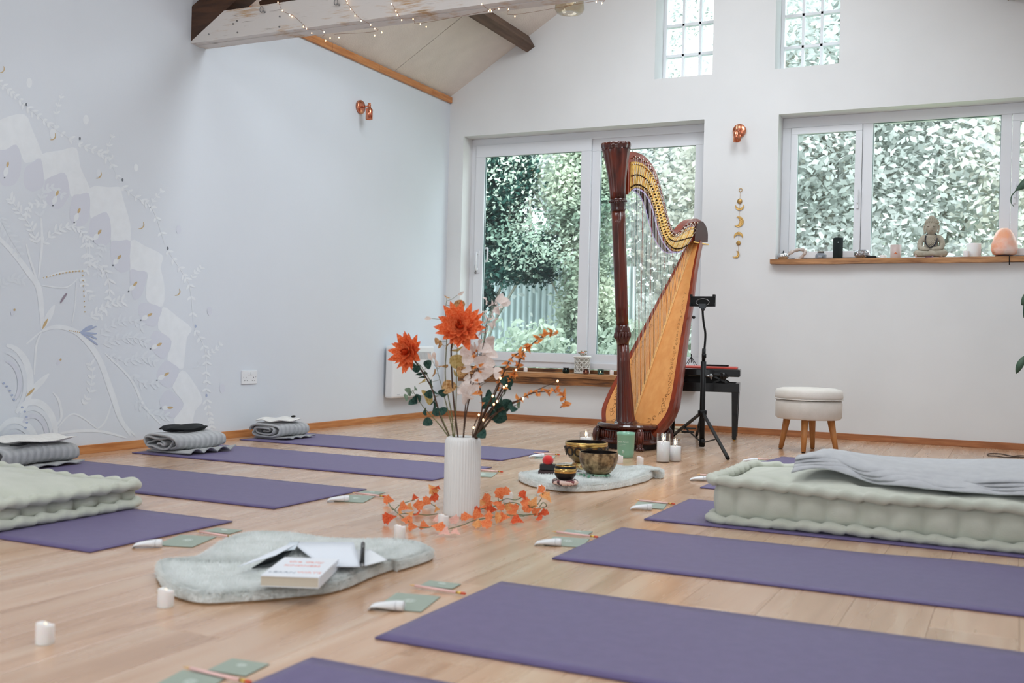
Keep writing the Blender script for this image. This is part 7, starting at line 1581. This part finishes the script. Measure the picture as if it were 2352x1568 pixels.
LI = [[(-5, 352), (15, 343), (37, 332), (48, 362), (46, 400), (30, 425), (0, 420)], [(57, 388), (72, 375), (92, 364), (100, 400), (98, 428), (75, 440), (55, 425)], [(103, 418), (125, 403), (148, 397), (158, 425), (157, 452), (135, 480), (108, 465)],
      [(166, 452), (185, 446), (203, 444), (207, 472), (200, 510), (178, 520), (160, 500)], [(208, 505), (225, 493), (245, 488), (254, 515), (252, 555), (228, 565), (205, 540)], [(255, 556), (275, 553), (298, 553), (298, 590), (297, 618), (275, 625), (256, 600)],
      [(298, 622), (318, 622), (336, 626), (333, 655), (322, 682), (305, 684)], [(322, 697), (348, 698), (371, 708), (366, 728), (358, 748), (335, 745), (318, 720)], [(352, 760), (375, 766), (393, 782), (388, 805), (376, 824), (356, 812), (345, 790)],
      [(380, 828), (398, 836), (411, 848), (404, 872), (389, 891), (368, 880), (360, 855)], [(384, 895), (405, 908), (421, 929), (412, 946), (397, 960), (378, 948), (366, 920)]]
for P_ in LI: poly('lilac_petal', P_, M_ML, 0, 3)
for (gx, gy), (dx, dy) in zip([(17, 378), (131, 444), (181, 484), (228, 533), (273, 591), (310, 652), (343, 723), (365, 791), (382, 859), (390, 936)], [(10, 408), (121, 472), (170, 511), (214, 553), (259, 609), (295, 669), (323, 735), (345, 801), (360, 873), (369, 937)]):
    a = math.atan2(gy-dy, gx-dx); mb = MB(); lf(mb, gx-math.cos(a)*6, gy-math.sin(a)*6, a, 13, 6, 2); obj('gold_fleck', mb, M_MG, mur)
    mb = MB(); lf(mb, dx+math.cos(a)*3, dy+math.sin(a)*3, a, math.hypot(gx-dx, gy-dy)*.7, 11, 1); obj('seed_drop', mb, M_MW, mur)
    mb = MB(); lf(mb, dx-2, dy, 0, 4, 3.5, 2); obj('dot', mb, M_MD, mur)
# leafy outer garland, arcs between the scallops
ARC = [[(-20, 180), (10, 200), (38, 222), (60, 245)], [(60, 245), (90, 268), (130, 298), (172, 326)], [(176, 330), (215, 345), (247, 365), (277, 420)], [(277, 428), (315, 455), (350, 480), (378, 560)], [(382, 572), (415, 620), (436, 660), (444, 745)], [(446, 755), (470, 800), (474, 860), (473, 905)], [(474, 915), (480, 950), (486, 980), (484, 1000)]]
rr = random.Random(5)
def leafy(pts, n, ln, w_, m=M_MW, name='painted_spray', wd=1.6, both=True, k=1):
    mb = MB(); stroke(mb, pts, wd, k); P_ = catmull([(a, b, 0) for a, b in pts], 8); N_ = len(P_)
    for i in range(n):
        j = int((i+.5)/n*(N_-2)); p, q = P_[j], P_[j+1]; a = math.atan2(q.y-p.y, q.x-p.x)
        for s in ((-1, 1) if both else ((-1)**i,)): lf(mb, p.x, p.y, a+s*rr.uniform(.6, 1.0), ln*rr.uniform(.7, 1.2), w_, k)
    o = obj(name, mb, m, mur); return o
for P_ in ARC: leafy(P_, 8, 13, 5.5)
for P_ in ([(130, 300), (128, 262), (134, 238), (142, 215)], [(262, 365), (246, 352), (250, 330), (262, 305)], [(345, 480), (350, 462), (362, 448), (374, 435)], [(440, 640), (446, 628), (456, 620), (464, 612)], [(476, 815), (486, 808), (498, 800), (510, 787)]): leafy(P_, 4, 10, 4.5)
# moons
for x, y, r, m in ((67, 190, 9, M_MW), (197, 275, 9, M_MW), (120, 307, 9, M_MW), (312, 385, 7, M_MW), (226, 397, 7, M_MS), (410, 527, 8, M_ML), (481, 714, 8, M_ML), (510, 892, 9, M_ML), (60, 240, 3, M_MD), (183, 318, 3, M_MD), (281, 413, 3, M_MD), (385, 570, 3, M_MD), (449, 749, 3, M_MB), (474, 908, 3, M_MB)):
    poly('moon', [(x+r*.72*math.cos(a), y+r*1.25*math.sin(a)) for a in np.linspace(0, 2*PI, 9)[:-1]], m, 1, 3)
for x, y in ((120, 314), (225, 402), (323, 518), (406, 671), (449, 837), (2, 160)):
    mb = MB(); stroke(mb, [(x+6, y-8), (x+7, y), (x+2, y+6), (x-5, y+7)], 2.4, 2); obj('moon_edge', mb, M_MG if y < 700 else M_MS, mur)
# big inner stems and leafy branches
mb = MB()
for P_, w_ in (([(-20, 530), (30, 580), (65, 625), (88, 660), (96, 720), (97, 756)], 14), ([(94, 500), (96, 560), (88, 640)], 6), ([(60, 560), (70, 600), (88, 650)], 5), ([(97, 760), (130, 750), (170, 760), (200, 785), (230, 830), (255, 900), (275, 960), (300, 1000)], 13), ([(215, 800), (240, 850), (262, 910), (280, 965), (310, 1000)], 8),
              ([(240, 810), (300, 870), (330, 930), (370, 975)], 6), ([(96, 760), (84, 790), (80, 830), (78, 860)], 5), ([(98, 640), (140, 625), (190, 620)], 4), ([(95, 655), (150, 660), (178, 640)], 4), ([(60, 790), (95, 760)], 4), ([(175, 640), (172, 700), (164, 748)], 3),
              ([(120, 900), (135, 920), (140, 960), (118, 985)], 6), ([(118, 1000), (170, 990), (230, 990), (290, 1005)], 7), ([(130, 985), (170, 950), (230, 990)], 4), ([(255, 930), (240, 970), (215, 990)], 4)): stroke(mb, P_, w_, 1)
obj('painted_stems', mb, M_MW, mur)
for P_, n, ln in (([(85, 560), (70, 520), (40, 480), (20, 450)], 9, 18), ([(92, 500), (95, 450), (120, 430), (150, 455)], 8, 16), ([(97, 560), (130, 530), (170, 520), (195, 545), (200, 600)], 11, 17), ([(205, 540), (205, 600), (190, 650), (215, 690)], 9, 16), ([(200, 600), (240, 620), (250, 680), (220, 740)], 9, 18), ([(230, 770), (260, 745), (300, 735), (330, 750)], 8, 18),
                 ([(235, 790), (270, 780), (310, 775), (340, 790)], 8, 20), ([(250, 815), (290, 830), (330, 820), (360, 835)], 8, 18), ([(300, 860), (330, 880), (370, 880)], 6, 16), ([(310, 920), (350, 950), (390, 955)], 6, 16), ([(190, 930), (205, 900), (212, 860), (205, 830)], 7, 15), ([(0, 660), (25, 640), (60, 645)], 6, 16), ([(0, 500), (20, 540), (50, 590)], 8, 18), ([(240, 560), (225, 590), (225, 640)], 6, 15), ([(110, 470), (70, 470), (60, 500)], 5, 14), ([(205, 730), (250, 700), (290, 690)], 7, 16)):
    leafy(P_, n, ln, 6, M_MW if n % 2 else M_MS, wd=2.2)
# central half-flowers at the lower left
for cx_, cy_, R_ in ((10, 880, 70), (75, 1000, 62), (35, 1040, 60)):
    for k_, (q, m) in enumerate(((1.0, M_MW), (.80, M_MS), (.58, M_ML))):
        a0_, a1_ = (-1.5, .9) if cy_ < 950 else (-2.4, .2); pts = [(cx_+R_*q*.85*math.cos(a), cy_+R_*q*1.25*math.sin(a)) for a in np.linspace(a0_, a1_, 12)]
        mb = MB(); stroke(mb, pts, 16 if k_ == 0 else 10, k_+1); obj('petal_ring', mb, m, mur)
for pts in ([(8, 880), (15, 887), (22, 897), (27, 907), (31, 917)], [(50, 935), (56, 945), (60, 957), (61, 970), (58, 982)]):
    for x, y in pts: mb = MB(); lf(mb, x-3, y, 0, 6, 5, 4); obj('dot', mb, M_MB, mur)
# feathers, spear and dots
for a, b, m in (((97, 755), (125, 700), M_MW), ((60, 910), (112, 858), M_MW)):
    an = math.atan2(b[1]-a[1], b[0]-a[0]); mb = MB(); lf(mb, a[0], a[1], an, math.hypot(b[0]-a[0], b[1]-a[1]), 15, 2); obj('feather', mb, m, mur); mb = MB(); lf(mb, a[0], a[1], an, 26, 6, 3); obj('feather_quill', mb, M_MG, mur)
mb = MB(); stroke(mb, [(138, 696), (146, 683), (153, 673)], 5, 3); obj('dragonfly', mb, mat('mural_mauve', (150, 138, 150), .8), mur)
for p_ in ([(184, 763), (202, 757), (221, 749)], [(184, 764), (204, 765), (222, 766)], [(185, 763), (200, 752), (212, 748)], [(186, 765), (205, 778), (224, 792)], [(188, 764), (208, 771), (222, 778)]): mb = MB(); stroke(mb, p_, 4.5, 3); obj('blue_spear', mb, M_MB, mur)
mb = MB()
for k_ in range(13): x = 98+k_*7.4; y = 638-16*math.sin(k_/12*1.5); lf(mb, x, y, 0, 3+.1*k_, 3+.1*k_, 3)
for k_ in range(8): lf(mb, 188+k_*.7, 632+k_*12, 0, 3.2, 3.2, 3)
for k_ in range(6): lf(mb, 158+k_*4.5, 759+k_*.8, 0, 2.4, 2.4, 3)
e = obj('dotted_line', mb, M_MG, mur); e['kind'] = 'stuff'
for x, y in ((31, 718), (137, 832)): mb = MB(); lf(mb, x-5, y+6, -1.2, 16, 9, 2); obj('speckled_bud', mb, M_ML, mur); mb = MB(); lf(mb, x, y-4, -1, 6, 5, 3); obj('gold_fleck', mb, M_MG, mur)
# the mandala's other half, towards the camera and out of the picture
ym_ = onx(-28, 700, XL).y
for ch in list(mur.children):
    if ch.name.split('.')[0] in ('dragonfly', 'moon_edge', 'dotted_line'): continue
    c_ = ch.copy(); COL.objects.link(c_); c_.parent = mur; c_.scale = (1, -1, 1); c_.location = (.0004, 2*(ym_-mo.y), 0)
for o in bpy.data.objects:
    if '_w' in o: del o['_w']
